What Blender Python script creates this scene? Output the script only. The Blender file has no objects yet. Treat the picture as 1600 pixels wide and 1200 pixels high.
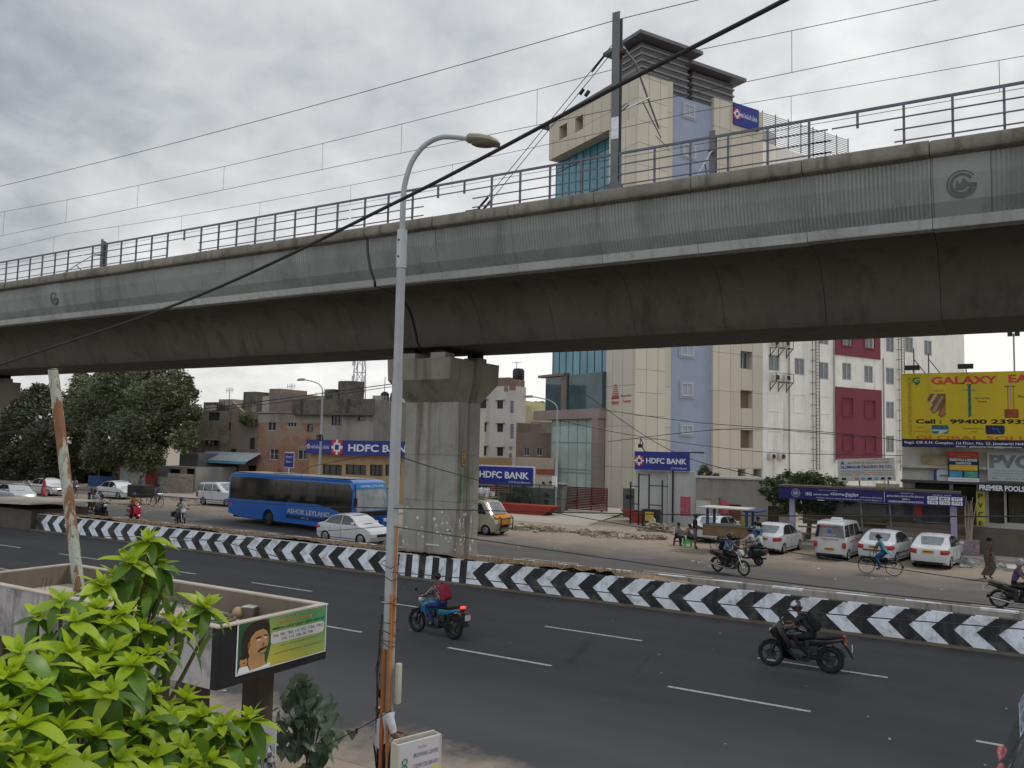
import bpy, bmesh, math, random
import numpy as np
from mathutils import Vector, Matrix
R=math.radians
random.seed(7); rng=np.random.default_rng(7)
SC=bpy.context.scene
COL=SC.collection
# ------------------------------------------------------------ camera
CAM_F=1290.; CAM_H=5.2; PITCH=R(4.26); ROLL=math.atan(.022); YAW=R(31)
FW=Vector((-math.sin(YAW)*math.cos(PITCH),math.cos(YAW)*math.cos(PITCH),math.sin(PITCH)))
R0=Vector((math.cos(YAW),math.sin(YAW),0)); U0=R0.cross(FW)
CR=R0*math.cos(ROLL)+U0*math.sin(ROLL); CU=-R0*math.sin(ROLL)+U0*math.cos(ROLL)
CO=Vector((0,0,CAM_H))
cam=bpy.data.cameras.new('camera'); co=bpy.data.objects.new('camera',cam); COL.objects.link(co)
co.matrix_world=Matrix(((CR.x,CU.x,-FW.x,CO.x),(CR.y,CU.y,-FW.y,CO.y),(CR.z,CU.z,-FW.z,CO.z),(0,0,0,1)))
cam.sensor_fit='HORIZONTAL'; cam.sensor_width=36; cam.lens=36*CAM_F/1600; cam.clip_start=.05; cam.clip_end=4000
SC.camera=co
def ray(x,y): return FW+CR*((x-800)/CAM_F)+CU*((600-y)/CAM_F)
def GZ(x,y,z=0):
    d=ray(x,y); return CO+d*((z-CO.z)/d.z)
def GY(x,y,Y):
    d=ray(x,y); return CO+d*((Y-CO.y)/d.y)
def AT(x,y,Z): return CO+ray(x,y)*Z
# ------------------------------------------------------------ world, sun, exposure
SUN_EL=R(52); SUN_AZ=R(40)      # azimuth clockwise from +Y
w=bpy.data.worlds.new('World'); SC.world=w; w.use_nodes=True
nt=w.node_tree; N=nt.nodes; L=nt.links; N.clear()
def nd(t,**k):
    n=N.new(t)
    for a,b in k.items(): setattr(n,a,b)
    return n
out=nd('ShaderNodeOutputWorld'); bg=nd('ShaderNodeBackground'); L.new(bg.outputs[0],out.inputs[0])
sky=nd('ShaderNodeTexSky',sky_type='NISHITA'); sky.sun_disc=False; sky.sun_elevation=SUN_EL; sky.sun_rotation=SUN_AZ
sky.air_density=1.5; sky.dust_density=3
bg.inputs[1].default_value=.1
tc=nd('ShaderNodeTexCoord'); sx=nd('ShaderNodeSeparateXYZ'); L.new(tc.outputs['Generated'],sx.inputs[0])
def mth(op,a,b=None,c=None,clamp=False):
    n=nd('ShaderNodeMath',operation=op,use_clamp=clamp)
    for i,v in enumerate((a,b,c)):
        if v is None: continue
        if isinstance(v,(int,float)): n.inputs[i].default_value=v
        else: L.new(v,n.inputs[i])
    return n.outputs[0]
zc=mth('MAXIMUM',sx.outputs[2],.0); zd=mth('ADD',zc,.42)
px_=mth('DIVIDE',sx.outputs[0],zd); py_=mth('DIVIDE',sx.outputs[1],zd)
cb=nd('ShaderNodeCombineXYZ'); L.new(px_,cb.inputs[0]); L.new(py_,cb.inputs[1])
def noise(scale,detail,rough=.5,vec=None,dist=0):
    n=nd('ShaderNodeTexNoise'); n.inputs['Scale'].default_value=scale; n.inputs['Detail'].default_value=detail
    n.inputs['Roughness'].default_value=rough; n.inputs['Distortion'].default_value=dist
    L.new(vec or cb.outputs[0],n.inputs['Vector']); return n.outputs[0]
n1=noise(1.7,4,.5,dist=.3); n2=noise(9.5,4,.55,dist=.25)
# brighter cloud deck towards the hidden sun (right of view) and overhead behind the camera
dsun=Vector((math.sin(R(-12))*math.cos(R(30)),math.cos(R(-12))*math.cos(R(30)),math.sin(R(30))))
dp=nd('ShaderNodeVectorMath',operation='DOT_PRODUCT'); L.new(tc.outputs['Generated'],dp.inputs[0]); dp.inputs[1].default_value=dsun
g=nd('ShaderNodeMapRange',interpolation_type='SMOOTHSTEP'); L.new(dp.outputs['Value'],g.inputs[0])
g.inputs[1].default_value=.60; g.inputs[2].default_value=.98; g.inputs[3].default_value=0; g.inputs[4].default_value=1
cl=mth('ADD',mth('MULTIPLY',mth('SUBTRACT',n1,.5),.85),mth('MULTIPLY',mth('SUBTRACT',n2,.5),.5))
cl=mth('ADD',cl,mth('ADD',mth('MULTIPLY',g.outputs[0],.42),.36))
hz=nd('ShaderNodeMapRange'); L.new(sx.outputs[2],hz.inputs[0]); hz.inputs[1].default_value=0; hz.inputs[2].default_value=.36; hz.inputs[3].default_value=.50; hz.inputs[4].default_value=0
cl=mth('ADD',cl,hz.outputs[0],clamp=True)
ramp=nd('ShaderNodeValToRGB'); L.new(cl,ramp.inputs[0]); cr=ramp.color_ramp
cr.elements[0].position=.0; cr.elements[0].color=(.12,.13,.145,1)
cr.elements[1].position=1; cr.elements[1].color=(.63,.63,.62,1)
for p_,c_ in ((.3,(.178,.19,.208)),(.45,(.25,.263,.28)),(.6,(.355,.368,.38)),(.8,(.475,.48,.48))):
    e=cr.elements.new(p_); e.color=(*c_,1)
# sky behind the viewer is brighter (it lights the facades)
bk=nd('ShaderNodeMapRange'); L.new(sx.outputs[1],bk.inputs[0]); bk.inputs[1].default_value=.1; bk.inputs[2].default_value=-.7; bk.inputs[3].default_value=1; bk.inputs[4].default_value=2.0
# rooftops and trees behind the viewer hide the low sky there
lo_=nd('ShaderNodeMapRange',interpolation_type='SMOOTHSTEP'); L.new(sx.outputs[2],lo_.inputs[0]); lo_.inputs[1].default_value=.02; lo_.inputs[2].default_value=.3; lo_.inputs[3].default_value=.5; lo_.inputs[4].default_value=1.5
isb=nd('ShaderNodeMapRange'); L.new(sx.outputs[1],isb.inputs[0]); isb.inputs[1].default_value=.0; isb.inputs[2].default_value=-.25; isb.inputs[3].default_value=0; isb.inputs[4].default_value=1
lof=mth('ADD',1.,mth('MULTIPLY',mth('SUBTRACT',lo_.outputs[0],1.),isb.outputs[0]))
zen=nd('ShaderNodeMapRange',interpolation_type='SMOOTHSTEP'); L.new(sx.outputs[2],zen.inputs[0]); zen.inputs[1].default_value=.62; zen.inputs[2].default_value=.9; zen.inputs[3].default_value=1; zen.inputs[4].default_value=1.6
lof=mth('MULTIPLY',lof,zen.outputs[0])
cm=nd('ShaderNodeVectorMath',operation='SCALE'); L.new(ramp.outputs[0],cm.inputs[0]); L.new(mth('MULTIPLY',mth('MULTIPLY',bk.outputs[0],lof),10.),cm.inputs['Scale'])
mx=nd('ShaderNodeMix',data_type='RGBA'); mx.inputs[0].default_value=.93
L.new(sky.outputs[0],mx.inputs[6]); L.new(cm.outputs[0],mx.inputs[7]); L.new(mx.outputs[2],bg.inputs[0])
sl=bpy.data.lights.new('sun','SUN'); sl.energy=1.1; sl.angle=R(14); sl.color=(1,.95,.88)
so=bpy.data.objects.new('sun',sl); COL.objects.link(so)
sd=Vector((math.sin(SUN_AZ)*math.cos(SUN_EL),math.cos(SUN_AZ)*math.cos(SUN_EL),math.sin(SUN_EL)))
so.rotation_euler=sd.to_track_quat('Z','Y').to_euler()
vs=SC.view_settings; vs.view_transform='Standard'; vs.look='None'; vs.exposure=.68; vs.gamma=1
SC.render.engine='CYCLES'
SC.cycles.max_bounces=5; SC.cycles.diffuse_bounces=3; SC.cycles.glossy_bounces=2; SC.cycles.transmission_bounces=3; SC.cycles.transparent_max_bounces=4
# ------------------------------------------------------------ materials
MATS={}
def newmat(name):
    m=bpy.data.materials.new(name); m.use_nodes=True; MATS[name]=m
    nt=m.node_tree; nt.nodes.clear()
    o=nt.nodes.new('ShaderNodeOutputMaterial'); b=nt.nodes.new('ShaderNodeBsdfPrincipled'); nt.links.new(b.outputs[0],o.inputs[0])
    return m,nt,b
class NB:
    def __init__(s,nt): s.nt=nt; s.tc=nt.nodes.new('ShaderNodeTexCoord'); s.o=s.tc.outputs['Object']
    def n(s,t,**k):
        n=s.nt.nodes.new(t)
        for a,b in k.items(): setattr(n,a,b)
        return n
    def lk(s,a,b): s.nt.links.new(a,b)
    def sc(s,v):
        m=s.n('ShaderNodeMapping'); m.inputs['Scale'].default_value=v; s.lk(s.o,m.inputs[0]); return m.outputs[0]
    def noise(s,scale,detail=4,rough=.55,vec=None,dist=0):
        n=s.n('ShaderNodeTexNoise'); n.inputs['Scale'].default_value=scale; n.inputs['Detail'].default_value=detail; n.inputs['Roughness'].default_value=rough; n.inputs['Distortion'].default_value=dist
        s.lk(vec or s.o,n.inputs['Vector']); return n.outputs[0]
    def rng(s,v,a,b,c=0,d=1):
        n=s.n('ShaderNodeMapRange'); s.lk(v,n.inputs[0])
        for i,q in enumerate((a,b,c,d)): n.inputs[i+1].default_value=q
        return n.outputs[0]
    def mix(s,f,a,b,mode='MIX'):
        n=s.n('ShaderNodeMix',data_type='RGBA',blend_type=mode)
        for i,v in ((0,f),(6,a),(7,b)):
            if isinstance(v,(int,float)): n.inputs[i].default_value=v
            elif isinstance(v,tuple): n.inputs[i].default_value=(*v[:3],1)
            else: s.lk(v,n.inputs[i])
        return n.outputs[2]
    def math(s,op,a,b=None):
        n=s.n('ShaderNodeMath',operation=op)
        for i,v in enumerate((a,b)):
            if v is None: continue
            if isinstance(v,(int,float)): n.inputs[i].default_value=v
            else: s.lk(v,n.inputs[i])
        return n.outputs[0]
    def bump(s,h,b,st=.3,dist=.02):
        n=s.n('ShaderNodeBump'); n.inputs['Strength'].default_value=st; n.inputs['Distance'].default_value=dist
        s.lk(h,n.inputs['Height']); s.lk(n.outputs[0],b.inputs['Normal'])
def mat(name,col,rough=.7,var=.15,scale=2.,metal=0,spec=.3,stain=None,streak=None,bump=0,coat=0,seg=0,fine=0,emit=None,trans=0,alpha=1):
    if name in MATS: return MATS[name]
    m,nt,b=newmat(name); q=NB(nt)
    b.inputs['Roughness'].default_value=rough; b.inputs['Metallic'].default_value=metal; b.inputs['Specular IOR Level'].default_value=spec
    if coat: b.inputs['Coat Weight'].default_value=coat; b.inputs['Coat Roughness'].default_value=.06
    lo=tuple(c*(1-var) for c in col); hi=tuple(min(1,c*(1+var)) for c in col)
    c=q.mix(q.rng(q.noise(scale,5,.6),.3,.7),lo,hi) if var else None
    if fine: c=q.mix(fine,c if c else col,q.mix(q.noise(scale*14,3,.7),tuple(x*.5 for x in col),tuple(min(1,x*1.5) for x in col)))
    if seg:     # each precast segment has its own tone
        sp_=q.n('ShaderNodeSeparateXYZ'); q.lk(q.o,sp_.inputs[0]); wn=q.n('ShaderNodeTexWhiteNoise',noise_dimensions='1D'); q.lk(q.math('FLOOR',q.math('DIVIDE',sp_.outputs[0],seg)),wn.inputs['W'])
        c=q.mix(q.rng(wn.outputs[0],0,1,.0,.5),c if c else col,tuple(x*.6 for x in col)); c=q.mix(q.rng(wn.outputs[0],.75,.8,0,.35),c,tuple(min(1,x*1.5) for x in col))
    if stain:   # (colour, amount, scale)
        f=q.rng(q.noise(stain[2],7,.68,dist=.4),.62-.2*stain[1],.74-.1*stain[1],0,min(1,stain[1]*1.3)); c=q.mix(f,c if c else col,stain[0])
    if streak:  # vertical runs
        f=q.rng(q.noise(1.,5,.65,vec=q.sc((streak[2],streak[2],streak[2]*.07))),.52,.72,0,streak[1]); c=q.mix(f,c if c else col,streak[0])
    if c: q.lk(c,b.inputs['Base Color'])
    else: b.inputs['Base Color'].default_value=(*col,1)
    if bump: q.bump(q.noise(scale*6,6,.7),b,bump,.03)
    if emit: b.inputs['Emission Color'].default_value=(*col,1); b.inputs['Emission Strength'].default_value=emit
    if trans: b.inputs['Transmission Weight'].default_value=trans
    return m
def asphalt(name,col,dirt,y0,y1,side=1):
    m,nt,b=newmat(name); q=NB(nt)
    c=q.mix(q.rng(q.noise(.35,6,.6),.3,.7),tuple(x*.82 for x in col),tuple(x*1.2 for x in col))
    c=q.mix(q.rng(q.noise(60,2,.8),.35,.75,0,.5),c,tuple(x*1.9 for x in col))
    c=q.mix(q.rng(q.noise(1.,4,.5,vec=q.sc((.06,1.3,1))),.48,.75,0,.35),c,tuple(x*1.45 for x in col))
    c=q.mix(q.rng(q.noise(.9,8,.75,dist=1.5),.63,.7,0,.35),c,tuple(x*.6 for x in col))
    vo=q.n('ShaderNodeTexVoronoi',feature='DISTANCE_TO_EDGE'); vo.inputs['Scale'].default_value=.33; q.lk(q.o,vo.inputs['Vector'])
    crk=q.math('MULTIPLY',q.rng(vo.outputs['Distance'],.0,.012,1,0),q.rng(q.noise(.13,3),.5,.62,0,.6)); c=q.mix(crk,c,tuple(x*.35 for x in col))
    c=q.mix(q.rng(q.noise(.22,2,.4,vec=q.sc((.5,1.4,1))),.56,.57,0,.22),c,tuple(x*.62 for x in col))
    sep=q.n('ShaderNodeSeparateXYZ'); q.lk(q.o,sep.inputs[0])
    trk=q.math('MULTIPLY',q.rng(q.math('SINE',q.math('MULTIPLY',sep.outputs[1],3.396)),.1,1,0,1),q.rng(q.noise(.25,4),.3,.7,.1,.5)); c=q.mix(trk,c,tuple(x*1.5 for x in col))
    c=q.mix(q.rng(q.noise(2.2,6,.8,dist=2),.66,.69,0,.55),c,tuple(x*.4 for x in col))
    yy=q.math('ADD',sep.outputs[1],q.rng(q.noise(.5,6,.65),.2,.8,-2.2,2.2))
    f=q.rng(yy,y0,y1,0,1) if side>0 else q.rng(yy,y1,y0,1,0)
    c=q.mix(f,c,q.mix(q.noise(3,6,.7),tuple(x*.75 for x in dirt),tuple(x*1.2 for x in dirt)))
    q.lk(c,b.inputs['Base Color']); b.inputs['Roughness'].default_value=.8; b.inputs['Specular IOR Level'].default_value=.35
    q.bump(q.noise(45,3,.8),b,.35,.01); return m
def brick(name,c1,c2,mortar,plaster=None,pf=.5,sc=1.):
    m,nt,b=newmat(name); q=NB(nt)
    sep=q.n('ShaderNodeSeparateXYZ'); q.lk(q.o,sep.inputs[0]); cbn=q.n('ShaderNodeCombineXYZ')
    q.lk(q.math('ADD',sep.outputs[0],sep.outputs[1]),cbn.inputs[0]); q.lk(sep.outputs[2],cbn.inputs[1])
    t=q.n('ShaderNodeTexBrick'); q.lk(cbn.outputs[0],t.inputs['Vector'])
    t.inputs['Color1'].default_value=(*c1,1); t.inputs['Color2'].default_value=(*c2,1); t.inputs['Mortar'].default_value=(*mortar,1)
    t.inputs['Scale'].default_value=1/sc; t.inputs['Brick Width'].default_value=.24; t.inputs['Row Height'].default_value=.085; t.inputs['Mortar Size'].default_value=.012
    c=q.mix(q.rng(q.noise(.7,7,.7),.35,.7,0,.6),t.outputs[0],tuple(x*.55 for x in c1))
    if plaster: c=q.mix(q.rng(q.noise(.45,7,.72,dist=.6),.5-.1*pf,.56-.08*pf,0,.9),c,plaster)
    q.lk(c,b.inputs['Base Color']); b.inputs['Roughness'].default_value=.9; q.bump(t.outputs[1],b,.4,.01); return m
def panelmat(name,col,pw,ph,line=(.17,.145,.115),rough=.45,off=0):
    """cladding panels pw x ph m with thin joints (x along wall, z up)"""
    m,nt,b=newmat(name); q=NB(nt)
    sep=q.n('ShaderNodeSeparateXYZ'); q.lk(q.o,sep.inputs[0]); cbn=q.n('ShaderNodeCombineXYZ')
    q.lk(q.math('ADD',sep.outputs[0],off),cbn.inputs[0]); q.lk(sep.outputs[2],cbn.inputs[1])
    t=q.n('ShaderNodeTexBrick'); t.offset=0; q.lk(cbn.outputs[0],t.inputs['Vector'])
    t.inputs['Color1'].default_value=(*[c*.93 for c in col],1); t.inputs['Color2'].default_value=(*[min(1,c*1.05) for c in col],1); t.inputs['Mortar'].default_value=(*line,1)
    t.inputs['Scale'].default_value=1; t.inputs['Brick Width'].default_value=pw; t.inputs['Row Height'].default_value=ph; t.inputs['Mortar Size'].default_value=.024
    c=q.mix(q.rng(q.noise(.25,4),.3,.75,0,.22),t.outputs[0],tuple(x*.7 for x in col))
    q.lk(c,b.inputs['Base Color']); b.inputs['Roughness'].default_value=rough; b.inputs['Specular IOR Level'].default_value=.35; return m
# ------------------------------------------------------------ mesh helpers
class MB:
    def __init__(s): s.v=[]; s.f=[]; s.mi=[]; s.cur=0
    def add(s,vs,fs,M=None):
        o=len(s.v)
        s.v+= [tuple(M@Vector(v)) for v in vs] if M else [tuple(v) for v in vs]
        for f in fs: s.f.append(tuple(i+o for i in f)); s.mi.append(s.cur)
        return s
    def m(s,i): s.cur=i; return s
    def box(s,x0,x1,y0,y1,z0,z1,M=None):
        return s.add([(x0,y0,z0),(x1,y0,z0),(x1,y1,z0),(x0,y1,z0),(x0,y0,z1),(x1,y0,z1),(x1,y1,z1),(x0,y1,z1)],
          [(0,3,2,1),(4,5,6,7),(0,1,5,4),(1,2,6,5),(2,3,7,6),(3,0,4,7)],M)
    def cbox(s,c,d,rot=None):
        M=Matrix.Translation(c)@(rot.to_4x4() if rot else Matrix()); x,y,z=[q/2 for q in d]; return s.box(-x,x,-y,y,-z,z,M)
    def quad(s,*p): return s.add(p,[tuple(range(len(p)))])
    def tube(s,pts,r,n=8,cap=True):
        pts=[Vector(p) for p in pts]; rs=r if isinstance(r,(list,tuple)) else [r]*len(pts)
        o=len(s.v); ref=None
        for i,p in enumerate(pts):
            t=(pts[min(i+1,len(pts)-1)]-pts[max(i-1,0)]).normalized()
            if ref is None: ref=Vector((0,0,1)) if abs(t.z)<.9 else Vector((1,0,0))
            a=t.cross(ref).normalized(); b=a.cross(t).normalized(); ref=b
            for k in range(n):
                an=2*math.pi*k/n; s.v.append(tuple(p+(a*math.cos(an)+b*math.sin(an))*rs[i]))
        for i in range(len(pts)-1):
            for k in range(n):
                a=o+i*n+k; b=o+i*n+(k+1)%n; s.f.append((a,b,b+n,a+n)); s.mi.append(s.cur)
        if cap:
            s.f.append(tuple(o+k for k in range(n-1,-1,-1))); s.mi.append(s.cur)
            e=o+(len(pts)-1)*n; s.f.append(tuple(e+k for k in range(n))); s.mi.append(s.cur)
        return s
    def bar(s,p,q,w,h=None):
        """rectangular bar from p to q"""
        p,q=Vector(p),Vector(q); h=h or w; t=(q-p).normalized(); up=Vector((0,0,1)) if abs(t.z)<.95 else Vector((0,1,0))
        a=t.cross(up).normalized()*w/2; b=a.normalized().cross(t)*h/2
        return s.add([p-a-b,p+a-b,p+a+b,p-a+b,q-a-b,q+a-b,q+a+b,q-a+b],[(0,1,2,3),(7,6,5,4),(0,4,5,1),(1,5,6,2),(2,6,7,3),(3,7,4,0)])
    def lathe(s,prof,n=16,M=None):
        vs=[];fs=[]
        for r,z in prof:
            for k in range(n): a=2*math.pi*k/n; vs.append((r*math.cos(a),r*math.sin(a),z))
        for i in range(len(prof)-1):
            for k in range(n): a=i*n+k;b=i*n+(k+1)%n; fs.append((a,b,b+n,a+n))
        fs.append(tuple(range(n-1,-1,-1))); fs.append(tuple((len(prof)-1)*n+k for k in range(n)))
        return s.add(vs,fs,M)
    def ball(s,c,r,n=10,m=7,sc=(1,1,1)):
        vs=[];fs=[]
        for i in range(m+1):
            ph=math.pi*i/m
            for k in range(n): a=2*math.pi*k/n; vs.append((c[0]+r*sc[0]*math.sin(ph)*math.cos(a),c[1]+r*sc[1]*math.sin(ph)*math.sin(a),c[2]+r*sc[2]*math.cos(ph)))
        for i in range(m):
            for k in range(n): a=i*n+k;b=i*n+(k+1)%n; fs.append((a,a+n,b+n,b))
        return s.add(vs,fs)
    def prism(s,poly,a,b,axis='y',M=None):
        """poly of 2-D points extruded between a and b along axis"""
        def P(u,v,t): return {'y':(u,t,v),'x':(t,u,v),'z':(u,v,t)}[axis]
        n=len(poly); vs=[P(u,v,a) for u,v in poly]+[P(u,v,b) for u,v in poly]
        fs=[tuple(range(n)),tuple(range(2*n-1,n-1,-1))]+[(i,i+n,(i+1)%n+n,(i+1)%n) for i in range(n)]
        return s.add(vs,fs,M)
    def torus(s,c,R_,r,axis='y',n=24,k=8,sx=1):
        vs=[];fs=[]
        for i in range(n):
            a=2*math.pi*i/n
            for j in range(k):
                b=2*math.pi*j/k; rr=R_+r*math.cos(b); h=r*sx*math.sin(b)
                u,v=rr*math.cos(a),rr*math.sin(a)
                p={'y':(u,h,v),'x':(h,u,v),'z':(u,v,h)}[axis]; vs.append((c[0]+p[0],c[1]+p[1],c[2]+p[2]))
        for i in range(n):
            for j in range(k): fs.append((i*k+j,i*k+(j+1)%k,((i+1)%n)*k+(j+1)%k,((i+1)%n)*k+j))
        return s.add(vs,fs)
    def build(s,name,mats,parent=None,smooth=None,bevel=0,**kw):
        me=bpy.data.meshes.new(name); me.from_pydata(s.v,[],s.f)
        if not isinstance(mats,(list,tuple)): mats=[mats]
        for m in mats: me.materials.append(m)
        if len(mats)>1: me.polygons.foreach_set('material_index',s.mi)
        fixn(me)
        o=bpy.data.objects.new(name,me); COL.objects.link(o)
        if bevel:
            bm=bmesh.new(); bm.from_mesh(me)
            bmesh.ops.bevel(bm,geom=[e for e in bm.edges if len(e.link_faces)==2 and e.calc_face_angle(0)>.5],offset=bevel,segments=2,affect='EDGES',profile=.5); bm.to_mesh(me); bm.free()
            smooth=smooth or 40
        if smooth: me.shade_smooth(); me.set_sharp_from_angle(angle=R(smooth))
        if parent: o.parent=parent
        tag(o,**kw); return o
def fixn(me):
    bm=bmesh.new(); bm.from_mesh(me); bmesh.ops.recalc_face_normals(bm,faces=bm.faces); bm.to_mesh(me); bm.free()
def tag(o,label=None,cat=None,group=None,kind=None):
    if label: o['label']=label
    if cat: o['category']=cat
    if group: o['group']=group
    if kind: o['kind']=kind
    return o
def thing(name,label,cat,loc=(0,0,0),rz=0,group=None):
    o=bpy.data.objects.new(name,None); COL.objects.link(o); o.location=loc; o.rotation_euler=(0,0,rz); o.empty_display_size=.2
    return tag(o,label,cat,group)
def dup(root,loc,rz,label=None,group=None,scale=None):
    r=root.copy(); COL.objects.link(r); r.location=loc; r.rotation_euler=(0,0,rz)
    if label: r['label']=label
    if group: r['group']=group
    if scale: r.scale=scale
    for ch in list(root.children):
        c=ch.copy(); COL.objects.link(c); c.parent=r
        for g_ in list(ch.children):
            d=g_.copy(); COL.objects.link(d); d.parent=c
    return r
def paint(root,swap):
    """give a copied thing its own materials (old name -> new material)"""
    todo=[root]+list(root.children)+[g_ for c in root.children for g_ in c.children]
    for o in todo:
        if o.type!='MESH': continue
        for i,sl_ in enumerate(o.material_slots):
            if sl_.material and sl_.material.name in swap:
                sl_.link='OBJECT'; sl_.material=swap[sl_.material.name]
TXT={}
def txt(parent,s,x0,x1,z0,h,m,y=-.012,bold=.0,name='lettering',depth=.004,vertical=False,fit=True,face=-1):
    """lettering in the parent's local XZ plane, reading from -Y, fitted to x0..x1 and height h"""
    cu=bpy.data.curves.new('t','FONT'); cu.body=s; cu.size=1; cu.offset=bold; cu.extrude=.0; cu.resolution_u=3
    if vertical: cu.space_line=.95
    o=bpy.data.objects.new('t',cu); me=bpy.data.meshes.new_from_object(o); bpy.data.objects.remove(o); bpy.data.curves.remove(cu)
    n=len(me.vertices)
    if n==0: return None
    a=np.empty(n*3); me.vertices.foreach_get('co',a); a=a.reshape(-1,3)
    mn=a.min(0); mx_=a.max(0); wd=max(1e-5,mx_[0]-mn[0]); hh=max(1e-5,mx_[1]-mn[1])
    sx_=(x1-x0)/wd; sz=h/hh
    if not fit: sx_=sz; x0=(x0+x1)/2-wd*sx_/2
    b=np.empty_like(a); b[:,0]=x0+(a[:,0]-mn[0])*sx_; b[:,2]=z0+(a[:,1]-mn[1])*sz; b[:,1]=y
    me.vertices.foreach_set('co',b.ravel()); me.materials.clear(); me.materials.append(m); me.name=name
    ob=bpy.data.objects.new(name,me); COL.objects.link(ob); ob.parent=parent
    return ob
def card(parent,name,x0,x1,z0,z1,m,y=-.006,t=.004):
    return MB().box(x0,x1,y-t,y,z0,z1).build(name,m,parent)
# facade frame: origin, azimuth of local +x ; local -y looks at the viewer
class Face:
    def __init__(s,x,y,az): s.o=Vector((x,y,0)); s.d=Vector((math.sin(R(az)),math.cos(R(az)),0)); s.n=Vector((-s.d.y,s.d.x,0)); s.rz=math.atan2(s.d.y,s.d.x)
    def px(s,x,y):
        r=ray(x,y); t=((s.o-CO).dot(s.n))/r.dot(s.n); p=CO+r*t; return ((p-s.o).dot(s.d),p.z)
    def sh(s,k): # same direction shifted k metres back
        f=Face(0,0,0); f.o=s.o+s.n*k; f.d=s.d; f.n=s.n; f.rz=s.rz; return f
    def rect(s,x0,y0,x1,y1):
        xm,ym=(x0+x1)/2,(y0+y1)/2
        return (s.px(x0,ym)[0],s.px(x1,ym)[0],s.px(xm,y1)[1],s.px(xm,y0)[1])
def YF(Y,x=0): return Face(x,Y,90)
def wall_mesh(mb,x0,x1,z0,z1,holes=(),depth=.15,y=0.):
    holes=[(max(a,x0),min(b,x1),max(c,z0),min(d,z1)) for a,b,c,d in holes if b>x0 and a<x1 and d>z0 and c<z1]
    xs=sorted({x0,x1,*[h for q in holes for h in q[:2]]}); zs=sorted({z0,z1,*[h for q in holes for h in q[2:]]})
    for i in range(len(xs)-1):
        j=0
        while j<len(zs)-1:
            cx=(xs[i]+xs[i+1])/2
            ins=lambda j:any(a<cx<b and c<(zs[j]+zs[j+1])/2<d for a,b,c,d in holes)
            if ins(j): j+=1; continue
            k=j
            while k<len(zs)-1 and not ins(k): k+=1
            mb.quad((xs[i],y,zs[j]),(xs[i+1],y,zs[j]),(xs[i+1],y,zs[k]),(xs[i],y,zs[k])); j=k
    for a,b,c,d in holes:
        for p,q in (((a,c),(b,c)),((b,c),(b,d)),((b,d),(a,d)),((a,d),(a,c))):
            mb.quad((p[0],y,p[1]),(q[0],y,q[1]),(q[0],y+depth,q[1]),(p[0],y+depth,p[1]))
    return mb
def window(parent,r,fm,gm,y=.1,mull=1,fw=.06,sill=None,shade=None,proud=0,tr=0,open_=0):
    a,b,c,d=r; mb=MB(); y0=y-.05
    for u in (a,b-fw): mb.box(u,u+fw,y0,y+.02,c,d)
    for v in (c,d-fw): mb.box(a+fw,b-fw,y0+.001,y+.019,v,v+fw)
    for k in range(mull): u=a+(b-a)*(k+1)/(mull+1); mb.box(u-fw*.4,u+fw*.4,y0+.004,y+.015,c+fw,d-fw)
    for k in range(tr): v=c+(d-c)*(k+1)/(tr+1); mb.box(a+fw,b-fw,y0+.008,y+.012,v-.02,v+.02)
    f=mb.build('window',fm,parent)
    MB().box(a+fw*.5,b-fw*.5,y+.022,y+.05,c+fw*.5,d-fw*.5).build('pane',gm,f)
    if sill: MB().box(a-.1,b+.1,-.1,y-.051,c-.08,c-.002).build('sill',sill,f)
    if shade: MB().box(a-.25,b+.25,-.45,y-.052,d+.02,d+.11).build('sunshade',shade,f)
    return f

# ------------------------------------------------------------ common materials
white=mat('white_paint',(.60,.63,.68),.6,.14,1.7,stain=((.20,.19,.17),.62,2.3),streak=((.27,.25,.22),.55,4.),fine=.1)
blackp=mat('black_paint',(.012,.013,.015),.6,.3,3,fine=.3)
blackb=mat('worn_black_paint',(.012,.013,.015),.6,.3,2,stain=((.12,.11,.10),.5,2.1),streak=((.07,.065,.06),.5,4.),fine=.3)
soilc=(.23,.165,.115)
conc=mat('concrete',(.27,.26,.23),.85,.16,.8,stain=((.16,.135,.095),.5,.7),streak=((.10,.085,.062),.85,2.2),bump=.25,fine=.25)
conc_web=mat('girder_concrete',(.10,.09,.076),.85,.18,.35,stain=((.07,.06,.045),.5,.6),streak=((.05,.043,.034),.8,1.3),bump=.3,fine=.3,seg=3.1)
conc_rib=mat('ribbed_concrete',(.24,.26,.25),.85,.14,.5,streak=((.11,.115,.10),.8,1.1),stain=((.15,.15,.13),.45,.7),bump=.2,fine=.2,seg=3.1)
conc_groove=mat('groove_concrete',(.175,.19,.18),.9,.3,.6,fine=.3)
conc_band=mat('band_concrete',(.34,.36,.345),.85,.12,.8,stain=((.2,.2,.18),.45,1.2),streak=((.2,.2,.18),.6,3),fine=.2,seg=3.1)
conc_cope=mat('coping_concrete',(.20,.185,.155),.9,.2,1.,streak=((.07,.062,.05),.9,2.6),stain=((.09,.08,.065),.6,1.3),bump=.4,fine=.35,seg=1.55)
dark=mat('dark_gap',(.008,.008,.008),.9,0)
steel=mat('galvanised_steel',(.22,.23,.24),.5,.12,2,metal=.4)
railm=mat('railing_paint',(.10,.10,.13),.5,.15,2)
gunm=mat('mast_steel',(.12,.125,.13),.55,.15,2,metal=.3)
wire=mat('wire_black',(.015,.015,.018),.6,0)
rubber=mat('rubber',(.015,.015,.016),.85,.2,8)
chrome=mat('chrome',(.5,.5,.5),.25,0,metal=1)
rimm=mat('rim_silver',(.42,.43,.44),.35,.05,metal=.7)
blackplastic=mat('black_plastic',(.012,.012,.013),.45,0)
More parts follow.
